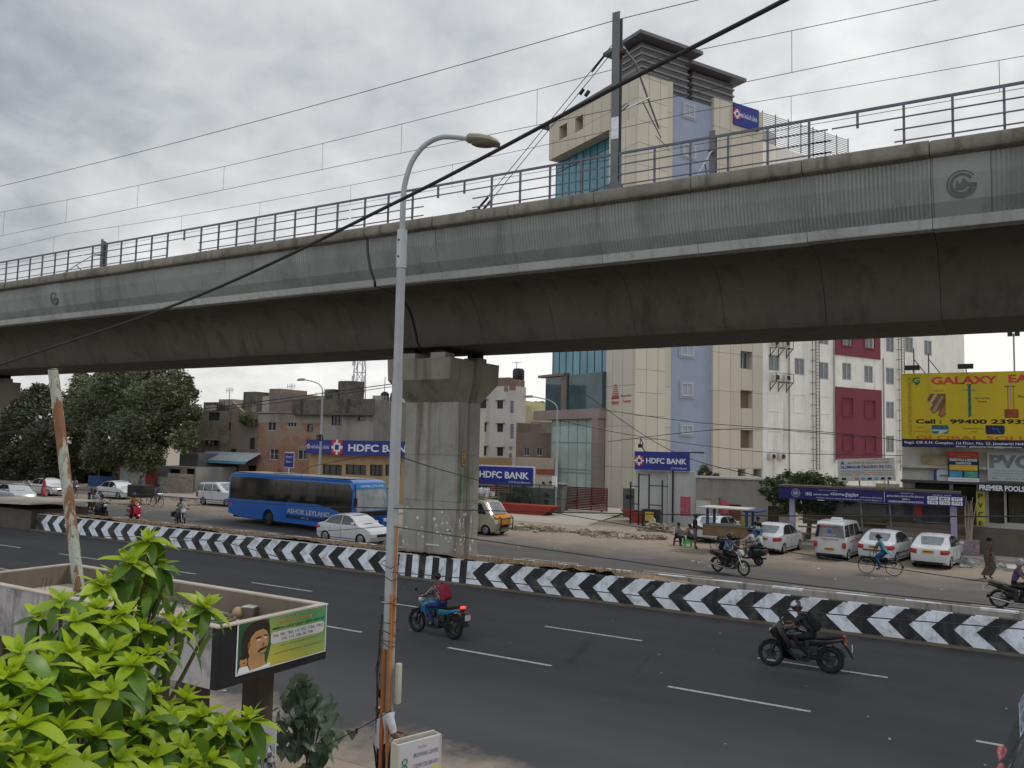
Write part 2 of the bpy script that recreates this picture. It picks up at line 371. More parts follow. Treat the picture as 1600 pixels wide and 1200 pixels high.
glassd=mat('dark_glass',(.014,.017,.018),.06,0,spec=.7)
redl=mat('red_lens',(.35,.015,.02),.2,0,spec=.6)
lens=mat('clear_lens',(.55,.57,.58),.15,0,spec=.7)
lit_red=mat('lit_tail_lamp',(.9,.05,.03),.3,0,emit=1.2)
skin=mat('brown_skin',(.13,.07,.045),.6,.08,6)
hairm=mat('black_hair',(.008,.007,.007),.6,0)
# ------------------------------------------------------------ ground
groundm=mat('dusty_ground',(.25,.205,.16),.95,.2,.6,stain=((.12,.10,.085),.3,.5),fine=.35,bump=.4)
MB().quad((-1800,-60,-.004),(900,-60,-.004),(900,2400,-.004),(-1800,2400,-.004)).build('ground',groundm,kind='structure')
am=asphalt('near_asphalt',(.040,.041,.044),(.23,.19,.155),12.3,10.7)
MB().quad((-420,10.6,0),(120,10.6,0),(120,25.75,0),(-420,25.75,0)).build('near_road',am,kind='structure')
fm_=asphalt('far_asphalt',(.072,.069,.067),(.25,.20,.155),36.8,42.5)
MB().quad((-420,30.55,0),(120,30.55,0),(120,47,0),(-420,47,0)).build('far_road',fm_,kind='structure')
# lane dashes, worn paint
lm,lnt,lb=newmat('lane_paint'); q=NB(lnt)
tr_=lnt.nodes.new('ShaderNodeBsdfTransparent'); ms_=lnt.nodes.new('ShaderNodeMixShader'); q.lk(q.rng(q.noise(9,5,.8),.3,.5,.15,1),ms_.inputs[0]); q.lk(tr_.outputs[0],ms_.inputs[1]); q.lk(lb.outputs[0],ms_.inputs[2])
q.lk(ms_.outputs[0],[n for n in lnt.nodes if n.type=='OUTPUT_MATERIAL'][0].inputs[0]); lb.inputs['Base Color'].default_value=(.50,.49,.46,1); lb.inputs['Roughness'].default_value=.7
mb=MB()
for Y,ph in ((21.45,-2.6),(17.75,-.9-2.95)):
    pass
dashes=[(21.45,-8.6,9.0,1,3.0),(17.75,-3.5,9.0,1,3.0)]
for Y,xe,per,_,ln in dashes:
    for k in range(-22,8):
        x1=xe+k*(6.1 if Y>20 else 5.9); mb.box(x1-ln,x1,Y-.055,Y+.055,.004,.005)
for k in range(-16,12): mb.box(-11-k*-6.+0,-11+k*6.+3,33.4-.05,33.4+.05,.004,.005) if 0 else mb.box(-13.4+k*6.1,-10.4+k*6.1,33.5,33.6,.004,.005)
mb.build('lane_markings',lm,kind='structure')
# litter and scuffs on road: small pale chips
lit=mat('paper_litter',(.45,.44,.42),.8,.2,5)
mb=MB()
for k in range(38):
    x,y=rng.uniform(-24,3),rng.uniform(12,25); s=rng.uniform(.012,.045); a=rng.uniform(0,3)
    mb.add([(-s,-s*.5,.006),(s,-s*.6,.007),(s*.8,s*.5,.012),(-s,s*.4,.008)],[(0,1,2,3)],Matrix.Translation((x,y,0))@Matrix.Rotation(a,4,'Z'))
for k in range(70):
    x,y=rng.uniform(-60,3),rng.uniform(36,46); s=rng.uniform(.03,.1); a=rng.uniform(0,3)
    mb.add([(-s,-s*.5,.006),(s,-s*.6,.007),(s*.8,s*.5,.03),(-s,s*.4,.008)],[(0,1,2,3)],Matrix.Translation((x,y,0))@Matrix.Rotation(a,4,'Z'))
mb.build('litter',lit,kind='stuff',label='pale scraps of litter scattered over the roads and dusty verge',cat='litter')
# far footpath
pavem=mat('pavement_slabs',(.30,.27,.235),.9,.18,1.2,stain=((.14,.12,.10),.4,1),fine=.3,bump=.3)
MB().box(-66,-38,46.8,58,.0,.16).build('far_pavement',pavem,kind='structure')
MB().box(-13,12,47.2,70,.0,.17).build('far_footpath',pavem,kind='structure')
# median soil
bs=MB(); nx,ny=340,10; X0,X1=-46,24
def soilz(x,y):
    t=(y-26.15)/4.2; h=.97*(1-t)+.42*t-.04
    h-= max(0,min(1,(x+11.5)/3.))*(h-.08)
    return h
vs_=[];
for i in range(nx+1):
    for j in range(ny+1):
        x=X0+(X1-X0)*i/nx; y=26.1+4.25*j/ny; vs_.append((x,y,soilz(x,y)+random.gauss(0,.028)+.05*math.sin(x*.9)*math.sin(y*2)))
bs.add(vs_,[(i*(ny+1)+j,(i+1)*(ny+1)+j,(i+1)*(ny+1)+j+1,i*(ny+1)+j+1) for i in range(nx) for j in range(ny)])
soilm=mat('dry_soil',soilc,.95,.3,1.5,stain=((.09,.07,.05),.5,1.2),fine=.5,bump=.6)
bs.build('median_soil',soilm,smooth=60,kind='structure')
MB().box(-420,-50.5,26.1,30.4,0,.6).build('median_fill',soilm,kind='structure')
# dry grass tufts and stones on the median (uncountable)
gm_=mat('dry_grass',(.20,.14,.075),.9,.35,3); mb=MB()
for k in range(8000):
    x=rng.uniform(-46,-11.5); y=rng.uniform(26.2,30.2); z=soilz(x,y); h=rng.uniform(.04,.17); a=rng.uniform(0,6.28); dx,dy=math.cos(a)*.05,math.sin(a)*.05
    if -21.6<x<-18.7 and 27.2<y<28.9: continue
    mb.add([(x-dx*.3,y-dy*.3,z-.03),(x+dx*.3,y+dy*.3,z-.03),(x+dy*1.4,y-dx*1.2,z+h)],[(0,1,2)])
for k in range(500):
    x=rng.uniform(-46,-11); y=rng.uniform(26.2,30.2); mb.ball((x,y,soilz(x,y)+.01),rng.uniform(.02,.07),5,4,(1,1,.7))
mb.build('dry_grass',gm_,kind='stuff',label='dry brown grass tufts and pebbles covering the median soil',cat='dry grass')
# ------------------------------------------------------------ chevron barrier
mb=MB(); P=1.08; hz_=.46; HT=.88; sh=.46
def fy(z): return 25.86+.10*z
def band(xa,xb,xa2,xb2,xa3,xb3,mi):   # top / apex / bottom
    mb.m(mi)
    t=[(xa,HT),(xb,HT)]; m_=[(xa2,hz_),(xb2,hz_)]; b_=[(xa3,.06),(xb3,.06)]
    mb.quad(*[(x,fy(z),z) for x,z in (m_[0],m_[1],t[1],t[0])]); mb.quad(*[(x,fy(z),z) for x,z in (b_[0],b_[1],m_[1],m_[0])])
xs0=-20.55; xs1=-17.35
x=xs0; i=0
while x<xs1-.01:   # upright stripes in front of the pier
    w_=(xs1-xs0)/10; band(x,x+w_,x,x+w_,x,x+w_,i%2); x+=w_; i+=1
def jit(): return random.uniform(-.02,.02)
k=0; x=xs1
# right of the pier: first white wedge then chevrons
mb.m(0); mb.quad((xs1,fy(.06),.06),(xs1+sh+.25,fy(.06),.06),(xs1+.25,fy(hz_),hz_),(xs1,fy(hz_),hz_)); mb.quad((xs1,fy(hz_),hz_),(xs1+.25,fy(hz_),hz_),(xs1+.25+sh,fy(HT),HT),(xs1,fy(HT),HT))
x=xs1+.25; col_=1; prev=0
while x<14:
    e=x+P/2+random.uniform(-.035,.035); jt=random.uniform(-.03,.03); jb=random.uniform(-.03,.03); pt,pb_=(x+sh if prev==0 else prev[0]),(x+sh if prev==0 else prev[1]); band(pt,e+sh+jt,x,e,pb_,e+sh+jb,col_); prev=(e+sh+jt,e+sh+jb); col_=1-col_; x=e
x=xs0; col_=0; 
mb.m(1); mb.quad((xs0-.5,fy(hz_),hz_),(xs0,fy(hz_),hz_),(xs0,fy(HT),HT),(xs0-.5+sh,fy(HT),HT)); mb.quad((xs0-.5+sh,fy(.06),.06),(xs0,fy(.06),.06),(xs0,fy(hz_),hz_),(xs0-.5,fy(hz_),hz_))
x=xs0-.5
while x>-45.6:
    e=x-P/2; band(e+sh,x+sh,e,x,e+sh,x+sh,col_); col_=1-col_; x=e
# top strip: alternating, back, ends, skirt
x=-46.2;i=0
while x<14: mb.m(0 if (i%2==0 or x<xs0) else 1).quad((x,fy(HT),HT),(x+P/2,fy(HT),HT),(x+P/2,26.12,HT+.01),(x,26.12,HT+.01)); x+=P/2; i+=1
mb.m(2).box(-46.4,14,25.99,26.115,0,HT-.01); mb.box(-46.6,14,25.70,25.9,0,.058)
mb.box(-46.6,-46.2,25.9,26.12,0,HT)
skirt=mat('dusty_skirt',(.13,.105,.075),.9,.25,2,fine=.4)
mb.build('chevron_barrier',[white,blackb,skirt],label='long low median wall painted with black and white chevrons',cat='barrier')
# low kerb beyond it to the left
mb=MB()
for i in range(60):
    x=-46.7-i*1.; mb.m(i%2).box(x-1,x,25.75,26.0,0,.2)
mb.build('kerb',[white,blackp],kind='structure')
# far kerb wall of the median
mb=MB(); x=-46
fk=mat('stained_kerb',(.32,.31,.28),.9,.15,1.5,streak=((.05,.045,.04),.85,3.2),fine=.3)
mb.m(0).box(-420,16,30.4,30.6,0,.405)
i=0
while x<16: 
    mb.m(1).box(x,x+1.05,30.395,30.605,.35 if i%3==0 else .395,.415); x+=2.15; i+=1
mb.build('kerb_wall',[fk,white],label='low grey stained kerb wall with white painted dashes along its top',cat='kerb wall')
# concrete box at the end of the barrier
t=thing('culvert_box','low brown concrete box with slab lid at the left end of the chevron wall','concrete box',(-49,26.8,0))
brownc=mat('brown_concrete',(.085,.07,.055),.9,.2,1.2,fine=.3)
MB().box(-4,3,-1.1,2.2,0,1.06).build('box_wall',brownc,t); MB().prism([(-5,1.2),(3.5,1.42),(3.5,1.5),(-5,1.3)],-1.5,2.6,'y').build('slab_lid',mat('lid_concrete',(.36,.33,.29),.9,.15,1),t)
# ------------------------------------------------------------ viaduct
YC=28.05; SEG=3.1
prof=[(22.93,12.72),(22.98,12.2),(23.16,11.6),(23.40,11.24)]         # ribbed face (Y,z)
def span(x0,x1,label,logos=()):
    t=thing('viaduct_span',label,'viaduct',((x0+x1)/2,YC,9.05),0,'concrete spans of the elevated railway')
    ox,oy,oz=(x0+x1)/2,YC,9.05
    web=MB(); rib=MB(); band_=MB(); cope=MB(); gap=MB()
    n=max(1,round((x1-x0)/SEG)); L_=(x1-x0)/n
    for k in range(n):
        a=x0+k*L_+.007-ox; b=x0+(k+1)*L_-.007-ox
        if k==0: a+=.06
        if k==n-1: b-=.06
        dz=random.uniform(-.006,.006); dy=random.uniform(-.004,.004)
        half=[(23.45,11.02),(23.95,11.0),(24.7,10.93),(25.15,10.78),(25.5,10.5),(25.78,10.1),(25.98,9.65),(26.12,9.25),(26.3,9.05)]
        pts=[(y-YC+dy,z-oz+dz) for y,z in half]+[(-(y-YC)+dy,z-oz+dz) for y,z in reversed(half)]
        pts=pts+[(4.4,2.7),(-4.4,2.7)]
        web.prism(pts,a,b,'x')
        # parapet: ribs as real corrugation on the viewer's side, plain band below
        logo=[l for l in logos if a+ox<l<b+ox]
        xs=[]; x=a; pitch=.105
        while x<b-.01: xs.append(x); x+=pitch/2
        xs.append(b)
        for i in range(len(xs)-1):
            u,v=xs[i],xs[i+1]
            if logo and abs((u+v)/2+ox-logo[0])<.62: du=dv=0; rib.m(0)
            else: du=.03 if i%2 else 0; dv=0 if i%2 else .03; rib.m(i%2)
            if i==len(xs)-2: dv=0
            for j in range(len(prof)-1):
                (y0,z0),(y1,z1)=prof[j],prof[j+1]
                rib.quad((u,y1-YC+du,z1-oz),(v,y1-YC+dv,z1-oz),(v,y0-YC+dv,z0-oz),(u,y0-YC+du,z0-oz))
        for j in range(len(prof)-1):   # solid backing
            pass
        rib.m(0); rib.prism([(y-YC+.05,z-oz) for y,z in prof]+[(-4.35,2.19),(-4.35,3.67)],a,b,'x')
        band_.prism([(23.385-YC,11.26-oz),(23.46-YC,11.0-oz),(23.9-YC,11.0-oz),(23.75-YC,11.26-oz)],a,b,'x')
        # coping
        jz=random.uniform(-.015,.015)
        cope.prism([(22.74-YC,12.74-oz),(22.70-YC,12.83-oz),(22.72-YC,13.09-oz+jz),(22.86-YC,13.14-oz+jz),(23.5-YC,13.14-oz+jz),(23.5-YC,12.7-oz),(22.96-YC,12.68-oz)],a,b,'x')
        # far parapet
        rib.prism([(4.4,2.3),(5.05,2.0),(5.1,3.9),(4.6,3.9)],a,b,'x')
    gap.prism([(y-YC+.12,z-oz+.1) for y,z in half]+[(-(y-YC)-.12,z-oz+.1) for y,z in reversed(half)]+[(4.9,2.3),(-4.3,2.3)],x0-ox+.15,x1-ox-.15,'x'); gap.prism([(23.2-YC,12.7-oz),(23.55-YC,11.3-oz),(23.7-YC,11.3-oz),(23.45-YC,13.05-oz),(22.95-YC,13.05-oz),(22.95-YC,12.8-oz)],x0-ox+.15,x1-ox-.15,'x')
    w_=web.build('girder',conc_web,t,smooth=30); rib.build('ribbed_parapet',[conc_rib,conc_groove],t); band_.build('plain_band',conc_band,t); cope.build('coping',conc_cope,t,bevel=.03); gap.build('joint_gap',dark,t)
    return t
JX=-20.15; LX_=-40.45
s1=span(JX,JX+SEG*12,'concrete viaduct span with ribbed parapet right of the joint over the pier',logos=(-.86,))
s2=span(JX-SEG*12,JX,'concrete viaduct span with ribbed parapet left of the joint over the pier',logos=(LX_,))
s3=span(JX-SEG*36,JX-SEG*12,'far concrete viaduct span running away past the leftmost pier')
# cast emblem roundels on the parapet
emb=mat('emblem_dark',(.10,.105,.10),.85,.2,5); plainc=mat('emblem_plate',(.36,.37,.35),.85,.12,2,stain=((.2,.2,.19),.4,2))
def emblem(t,x):
    oy,oz=YC,9.05; ox=t.location.x
    mb=MB()
    M=Matrix.Translation((x-ox,23.085-oy,11.98-oz))@Matrix.Rotation(R(14),4,'X')
    def arc(r0,r1,a0,a1,y=-.05,n=30):
        for i in range(n):
            p,q_=R(a0+(a1-a0)*i/n),R(a0+(a1-a0)*(i+1)/n)
            c=[(r0*math.cos(p),r0*math.sin(p)),(r1*math.cos(p),r1*math.sin(p)),(r1*math.cos(q_),r1*math.sin(q_)),(r0*math.cos(q_),r0*math.sin(q_))]
            mb.prism(c,y,y+.06,'y',M)
    arc(.30,.34,35,345); arc(.20,.27,30,345)
    mb.prism([(-.15,-.12),(-.11,.12),(-.04,.0),(.05,.14),(.14,.02),(.33,.0),(.33,-.07),(.12,-.06),(.04,-.14)],-.052,.008,'y',M)
    mb.build('emblem',emb,t)
emblem(s1,-.86); emblem(s2,LX_)
# expansion joint slot at the pier
# piers
def pier(xc,label):
    t=thing('viaduct_pier',label,'pier',(xc,YC,0),0,'piers of the elevated railway')
    hx,hy=1.34,.78
    def ring(hx,hy,gx=.22,gy=.16,gd=.13):
        # rectangle with a shallow groove in the middle of every face
        return [(-hx,-hy),(-gx,-hy),(-gx*.6,-hy+gd),(gx*.6,-hy+gd),(gx,-hy),(hx,-hy),(hx,-gy),(hx-gd,-gy*.6),(hx-gd,gy*.6),(hx,gy),
                (hx,hy),(gx,hy),(gx*.6,hy-gd),(-gx*.6,hy-gd),(-gx,hy),(-hx,hy),(-hx,gy),(-hx+gd,gy*.6),(-hx+gd,-gy*.6),(-hx,-gy)]
    def loft(levels):
        mb=MB(); n=20; vs=[]; fs=[]
        for z,a,b in levels:
            for u,v in ring(a,b): vs.append((u,v,z))
        for i in range(len(levels)-1):
            for k in range(n): p=i*n+k;q_=i*n+(k+1)%n; fs.append((p,q_,q_+n,p+n))
        fs.append(tuple(range(n-1,-1,-1))); fs.append(tuple((len(levels)-1)*n+k for k in range(n)))
        return mb.add(vs,fs)
    lv=[]
    for i,z in enumerate((0,2.9,4.75,6.42)):
        if i in (1,2): lv+=[(z-.015,hx,hy),(z-.012,hx-.02,hy-.02),(z+.012,hx-.02,hy-.02),(z+.015,hx,hy)]
        else: lv.append((z,hx,hy))
    lv+=[(6.9,hx,hy)]
    loft(lv).build('pier_shaft',conc,t,bevel=0)
    loft([(6.9,hx+.002,hy+.002),(7.75,hx+.22,hy+.98),(8.6,hx+.24,hy+1.02)]).build('pier_cap',mat('cap_concrete',(.225,.205,.17),.85,.18,.8,stain=((.15,.12,.09),.4,.8),streak=((.08,.07,.055),.75,1.6),bump=.2,fine=.25),t)
    for sx_ in (-.75,.75):
        for sy in (-1.2,1.2):
            p=MB().box(sx_-.36,sx_+.36,sy-.32,sy+.32,8.6,8.85).build('bearing_pedestal',conc,t)
            MB().box(sx_-.25,sx_+.25,sy-.24,sy+.24,8.85,9.04).build('bearing_pad',dark,p)
    return t
p1=pier(-20.17,'grooved concrete pier with flared cap carrying the joint, numbered 108')
pier(-57.2,'dark concrete pier at the left edge partly cut by the frame')
# number roundel, poster remains on pier
numc=mat('ochre_roundel',(.42,.28,.08),.7,.2,4); 
mb=MB(); c=(0,0)
rd=thing('pier_number','round ochre number plate painted with P 108 on the pier side','number plate',(-20.17+1.345,YC-.38,4.62),R(90))
e=MB().prism([(.20*math.cos(i*math.pi/12),.32*math.sin(i*math.pi/12)) for i in range(24)],-.008,0,'y').build('disc',blackp,rd)
MB().prism([(.18*math.cos(i*math.pi/12),.295*math.sin(i*math.pi/12)) for i in range(24)],-.012,-.009,'y').build('disc_face',numc,rd)
MB().box(-.19,.19,-.016,-.0125,-.015,.01).build('rule',blackp,rd)
txt(rd,'P',-.05,.05,.08,.12,blackp,-.014,.01); txt(rd,'108',-.13,.13,-.2,.15,blackp,-.014,.01)
torn=mat('torn_paper',(.55,.56,.56),.85,.1,4)
mb=MB()
for k in range(60):
    if k<30: x=random.choice((-1.1,-.45,.5,1.05))+random.gauss(0,.13); y=-.785; z=random.choice((1.3,1.75,2.1))+random.gauss(0,.2); s=random.uniform(.015,.07); pts=[(x+s*random.uniform(.5,1.5)*math.cos(a),y,z+s*random.uniform(.3,1.6)*math.sin(a)) for a in (0,1.2,2.1,3.3,4.2,5.3)]
    else: x=1.345; y=random.choice((-.45,-.25,.35))+random.gauss(0,.07); z=random.uniform(1.0,2.6); s=random.uniform(.015,.07); pts=[(x,y+s*random.uniform(.5,1.5)*math.cos(a),z+1.6*s*random.uniform(.3,1.6)*math.sin(a)) for a in (0,1.2,2.1,3.3,4.2,5.3)]
    mb.quad(*pts)
mb.box(-.1,.55,-.79,-.786,1.12,1.17)
tp=mb.build('torn_poster_scraps',torn); tp.location=(-20.17,YC,0); tag(tp,'white torn poster scraps stuck low on the central pier','poster scraps',kind='stuff')
gsc=MB(); 
for k in range(9): gsc.prism([(-.06,-.06),(.06,-.04),(.05,.05),(-.05,.04)],-.005,0,'y',Matrix.Translation((random.uniform(-.03,.03),0,k*.12)))
g_o=gsc.build('green_lettering',mat('green_paint',(.03,.2,.07),.7,.2,5)); g_o.location=(-20.17+1.346,YC-.52,2.95); g_o.rotation_euler=(0,0,R(90)); tag(g_o,'green scrawled lettering down the pier side under the roundel','graffiti')
# ------------------------------------------------------------ parapet railing
def railing(x0,x1,label,gap_):
    t=thing('railing',label,'railing',((x0+x1)/2,23.25,13.14),0,'steel railings along the viaduct edge'); ox=(x0+x1)/2
    x=x0+.7; rails=MB()
    k=0
    sp=1.13
    while x<x1-.2:
        short=gap_ and abs(x-gap_)<.93
        mb=MB(); 
        if short: mb.box(x-ox-.03,x-ox+.03,-.03,.03,.78,1.2)
        else: mb.box(x-ox-.03,x-ox+.03,-.03,.03,0,1.2); mb.box(x-ox-.11,x-ox+.11,-.1,.1,0,.03)
        mb.build('post',railm,t); x+=sp
    rails.box(x0-ox,x1-ox,-.028,.028,1.2,1.27)
    for z in (.2,.52,.84):
        if gap_ and z<.8:
            rails.box(x0-ox+.05,gap_-ox-1.1,-.06,-.032,z,z+.035); rails.box(gap_-ox+1.,x1-ox-.05,-.06,-.032,z,z+.035)
        else: rails.box(x0-ox+.05,x1-ox-.05,-.06,-.032,z,z+.035)
    rails.build('rail',railm,t)
railing(-62,-38.5,'dark steel railing along the viaduct top at far left',None)
railing(-38.5,-21.3,'dark steel railing along the viaduct top left of the street lamp',-31)
railing(-21.3,-10.9,'dark steel railing with a gap right of the street lamp',-16.7)
railing(-10.9,-4.,'dark steel railing beside the tall overhead line mast',None)
railing(-4.,5,'dark steel railing at the right end above the round emblem',-3.4)
# ------------------------------------------------------------ overhead line masts
def mast(x,y,top,label,arms):
    t=thing('overhead_line_mast',label,'mast',(x,y,13.14),0,'masts carrying the railway wires'); h=top-13.14
    mb=MB(); mb.box(-.13,.13,-.12,-.105,0,h); mb.box(-.13,.13,.105,.12,0,h-.15); mb.box(-.012,.012,-.105,.105,0,h-.1)
    mb.build('mast_post',gunm,t)
    mb=MB().box(-.3,.3,-.3,.3,0,.05)
    for a in (-1,1):
        for b in (-1,1): mb.prism([(a*.13,.05),(a*.29,.05),(a*.13,.4)],b*.1-.01,b*.1+.01,'y'); mb.lathe([(.03,.05),(.03,.12)],6,Matrix.Translation((a*.23,b*.23,0)))
    mb.build('base_plate',gunm,t)
    for nm,pts,r,mt in arms: MB().tube(pts,r,8).build(nm,mt,t)
    return t
insm=mat('insulator_brown',(.05,.035,.03),.4,.1)
def arms(sg,h):   # cantilever reaching over the track
    A=[]
    z1,z2=h-.9,h-3.2
    A.append(('cantilever_tube',[(0,sg*.12,z1),(0.2,sg*1.0,z1-.35),(.3,sg*2.9,z1-1.9)],.035,steel))
    A.append(('insulator',[(0,sg*.15,z1-.02),(.05,sg*.6,z1-.15)],.07,insm))
    A.append(('cantilever_strut',[(0,sg*.12,z2),(.3,sg*2.0,z1-1.15)],.03,steel))
    A.append(('insulator',[(0,sg*.12,z2),(.1,sg*.6,z2+.42)],.065,insm))
    A.append(('registration_arm',[(.3,sg*1.4,z1-1.5),(.3,sg*3.1,z1-2.15)],.022,steel))
    A.append(('steady_arm',[(.3,sg*2.6,z1-2.25),(.5,sg*3.3,z1-2.5)],.015,steel))
    return A
m1=mast(-10.38,23.3,18.98,'tall steel overhead line mast on the near viaduct edge',arms(1,5.84))
MB().box(-.11,.13,-.135,-.121,1.7,2.4).build('white_plate',white,m1)
hl=MB().lathe([(.05,-.1),(.13,-.06),(.14,.05),(.06,.12)],10,Matrix.Translation((.2,.0,4.55))@Matrix.Rotation(R(90),4,'Y')).build('balance_drum',insm,m1)
m2=mast(-10.33,33.1,18.5,'far side overhead line mast right of the tall mast, seen above the railing',arms(-1,5.36))
m3=mast(-52.6,33.1,18.6,'distant overhead line mast at the left end of the railing',arms(-1,5.3))
for b in (-1,):
    MB().tube([(-5.2,.02,.15),(-.12,0,4.9)],.012,6).tube([(-5.2,.3,.15),(-.12,0,4.65)],.012,6).tube([(-.9,.04,4.13),(-.45,.03,4.57)],.03,6).tube([(-1.35,.1,3.5),(-1.2,.08,3.65)],.06,6).tube([(-1.15,.1,3.4),(-1.0,.08,3.55)],.06,6).tube([(-5.15,.03,.2),(-4.75,.03,.55)],.04,6).tube([(-5.15,.3,.2),(-4.75,.28,.55)],.04,6).box(-5.6,-5.0,-.1,.4,0,.15).build('guy_wires',wire,m1)
# ------------------------------------------------------------ railway wires
def wires(name,label,lines,r,drops=(),grp='overhead wires above the viaduct'):
    t=thing(name,label,'cable',(lines[0][0][0],lines[0][0][1],lines[0][0][2]),0,grp); o=Vector(t.location)
    mb=MB()
    for pts in lines: mb.tube([Vector(p)-o for p in pts],r,5)
    mb.build('wire',wire,t)
    if drops:
        for a,b in drops: MB().tube([Vector(a)-o,Vector(b)-o],r*.8,4).build('dropper',wire,t)
def sagline(xs,y,z,s,n=8):
    out=[]
    for a,b in zip(xs[:-1],xs[1:]):
        for i in range(n): u=i/n; out.append((a+(b-a)*u,y,z-4*s*u*(1-u)))
    out.append((xs[-1],y,z)); return out
wires('earth_wire','topmost thin wire running through the head of the tall mast',[sagline([-95,-52.6,-10.4,32],23.2,18.72,.25)],.013)
A_=sagline([-95,-52.6,-10.4,32],26.0,18.6,.35,16)
def zat(l,x):
    for p,q_ in zip(l[:-1],l[1:]):
        if p[0]<=x<=q_[0]: return p[2]+(q_[2]-p[2])*(x-p[0])/(q_[0]-p[0])
    return l[0][2]
dx_=[-51.5,-45.,-38.6,-32,-25.6,-21.2,-14.8,-5.6,.8]
wires('catenary_wire','near track catenary wire with droppers to the contact wire',[A_,[(-95,26,17.1),(32,26,17.1)]],.011,[((x,26,zat(A_,x)),(x,26,17.1)) for x in dx_])
B_=sagline([-95,-52.6,-10.4,32],30.5,18.38,.35,16)
wires('catenary_wire','far track catenary wire with droppers, lowest pair above the railing',[B_,[(-95,30.5,17.05),(32,30.5,17.05)]],.011,[((x,30.5,zat(B_,x)),(x,30.5,17.05)) for x in (-54,-47,-41,-34.5,-28,-21.8,-15,-6.6,0)])
# ------------------------------------------------------------ buildings
glassw=mat('window_glass',(.035,.045,.05),.08,0,spec=.7)
glassg=mat('pale_window_glass',(.14,.16,.17),.12,.2,3,spec=.7)
framew=mat('window_frame_white',(.42,.43,.42),.5,.05)
frameb=mat('window_frame_brown',(.06,.045,.035),.6,.1)
roofc=mat('roof_concrete',(.20,.19,.175),.9,.2,.6)
class Bld:
    def __init__(s,name,label,cat,F,x0,x1,yt,depth,wm,ztop=None,s0=None,s1=None,roof=True,parapet=.0,group=None):
        s.F=F; xm=(x0+x1)/2
        s.s0=F.px(x0,yt)[0] if s0 is None else s0; s.s1=F.px(x1,yt)[0] if s1 is None else s1
        s.H=F.px(xm,yt)[1] if ztop is None else ztop
        p=F.o+F.d*s.s0; s.t=thing(name,label,cat,(p.x,p.y,0),F.rz,group); s.W=s.s1-s.s0; s.D=depth; s.wm=wm; s.h=[]; s.w=[]; s.par=parapet; s.roof=roof
    def R(s,x0,y0,x1,y1):
        a,b,c,d=s.F.rect(x0,y0,x1,y1); return (a-s.s0,b-s.s0,c,d)
    def win(s,x0,y0,x1,y1,**k):
        r=s.R(x0,y0,x1,y1); s.h.append(r); s.w.append((r,k)); return r
    def hole(s,*r): s.h.append(s.R(*r)); return s.h[-1]
    def done(s,hd=.18):
        mb=MB(); wall_mesh(mb,0,s.W,-.02,s.H,s.h,hd)
        D=s.D; H=s.H
        mb.quad((0,0,-.02),(0,D,-.02),(0,D,H),(0,0,H)); mb.quad((s.W,0,-.02),(s.W,D,-.02),(s.W,D,H),(s.W,0,H)); mb.quad((0,D,-.02),(s.W,D,-.02),(s.W,D,H),(0,D,H))
        mb.build('wall',s.wm,s.t)
        if s.h: MB().box(.05,s.W-.05,hd+.09,hd+.12,.05,H-.05).build('painted_dark_interior',dark,s.t)  # near-black sheet paints in the unlit rooms behind the openings
        zr=H-s.par
        if s.roof: MB().box(.004,s.W-.004,.004,D-.004,zr-.15,zr+(.0 if s.par else .001)).build('roof',roofc,s.t)
        for r,k in s.w:
            k=dict(k); window(s.t,r,k.pop('fm',framew),k.pop('gm',glassw),**k)
        return s.t
    def box(s,name,x0,y0,x1,y1,m,d0=-.05,d1=0,**k):
        a,b,c,d=s.R(x0,y0,x1,y1); return MB().box(a,b,d0,d1,c,d).build(name,m,s.t,**k)
# ---- corporate tower (two faces), corner A
A0=(-27.3,66.)
FR=Face(A0[0],A0[1],28); FL=Face(A0[0],A0[1],118)      # right face; left face local x towards the corner
cream=panelmat('cream_cladding',(.51,.46,.375),1.45,3.55,off=.3)
cream2=panelmat('cream_cladding_light',(.56,.51,.42),1.3,2.0,off=.1)
mauve=panelmat('mauve_cladding',(.25,.20,.185),1.6,1.1)
bluew=mat('blue_grey_render',(.27,.31,.40),.8,.07,.8,stain=((.19,.22,.30),.3,.6))
whitew=mat('white_render',(.72,.70,.65),.85,.08,.6,stain=((.45,.43,.38),.35,.4),streak=((.38,.35,.30),.6,1.1))
maroon=mat('maroon_render',(.17,.035,.055),.75,.08,1)
# reflective facade glazing
gm,gnt,gb=newmat('curtain_glass'); q=NB(gnt)
gb.inputs['Base Color'].default_value=(.02,.10,.14,1); gb.inputs['Roughness'].default_value=.08; gb.inputs['Specular IOR Level'].default_value=.9
c=q.mix(q.rng(q.noise(.35,3,.6,vec=q.sc((1,1,.2))),.35,.65),(.03,.13,.18),(.08,.26,.34)); q.lk(c,gb.inputs['Base Color']); q.bump(q.noise(.5,2),gb,.04,.2)
cgl=gm
glassgreen=mat('entrance_glass',(.36,.44,.40),.1,.25,.35,spec=.8)
louv=mat('louvre_grey',(.11,.11,.12),.5,.1,1)
tw=thing('office_tower','tall cream, blue and glass office tower rising behind the viaduct','office building',(A0[0],A0[1],0),FR.rz)
def RR(x0,y0,x1,y1): return FR.rect(x0,y0,x1,y1)
zt=FR.px(1000,112)[1]; zb=FR.px(1080,140)[1]
s_b0=FR.px(1041,400)[0]; s_b1=FR.px(1115,400)[0]; s_c1=FR.px(1192,560)[0]
D=16.
def part(mb,name,m,**k): return mb.build(name,m,tw,**k)
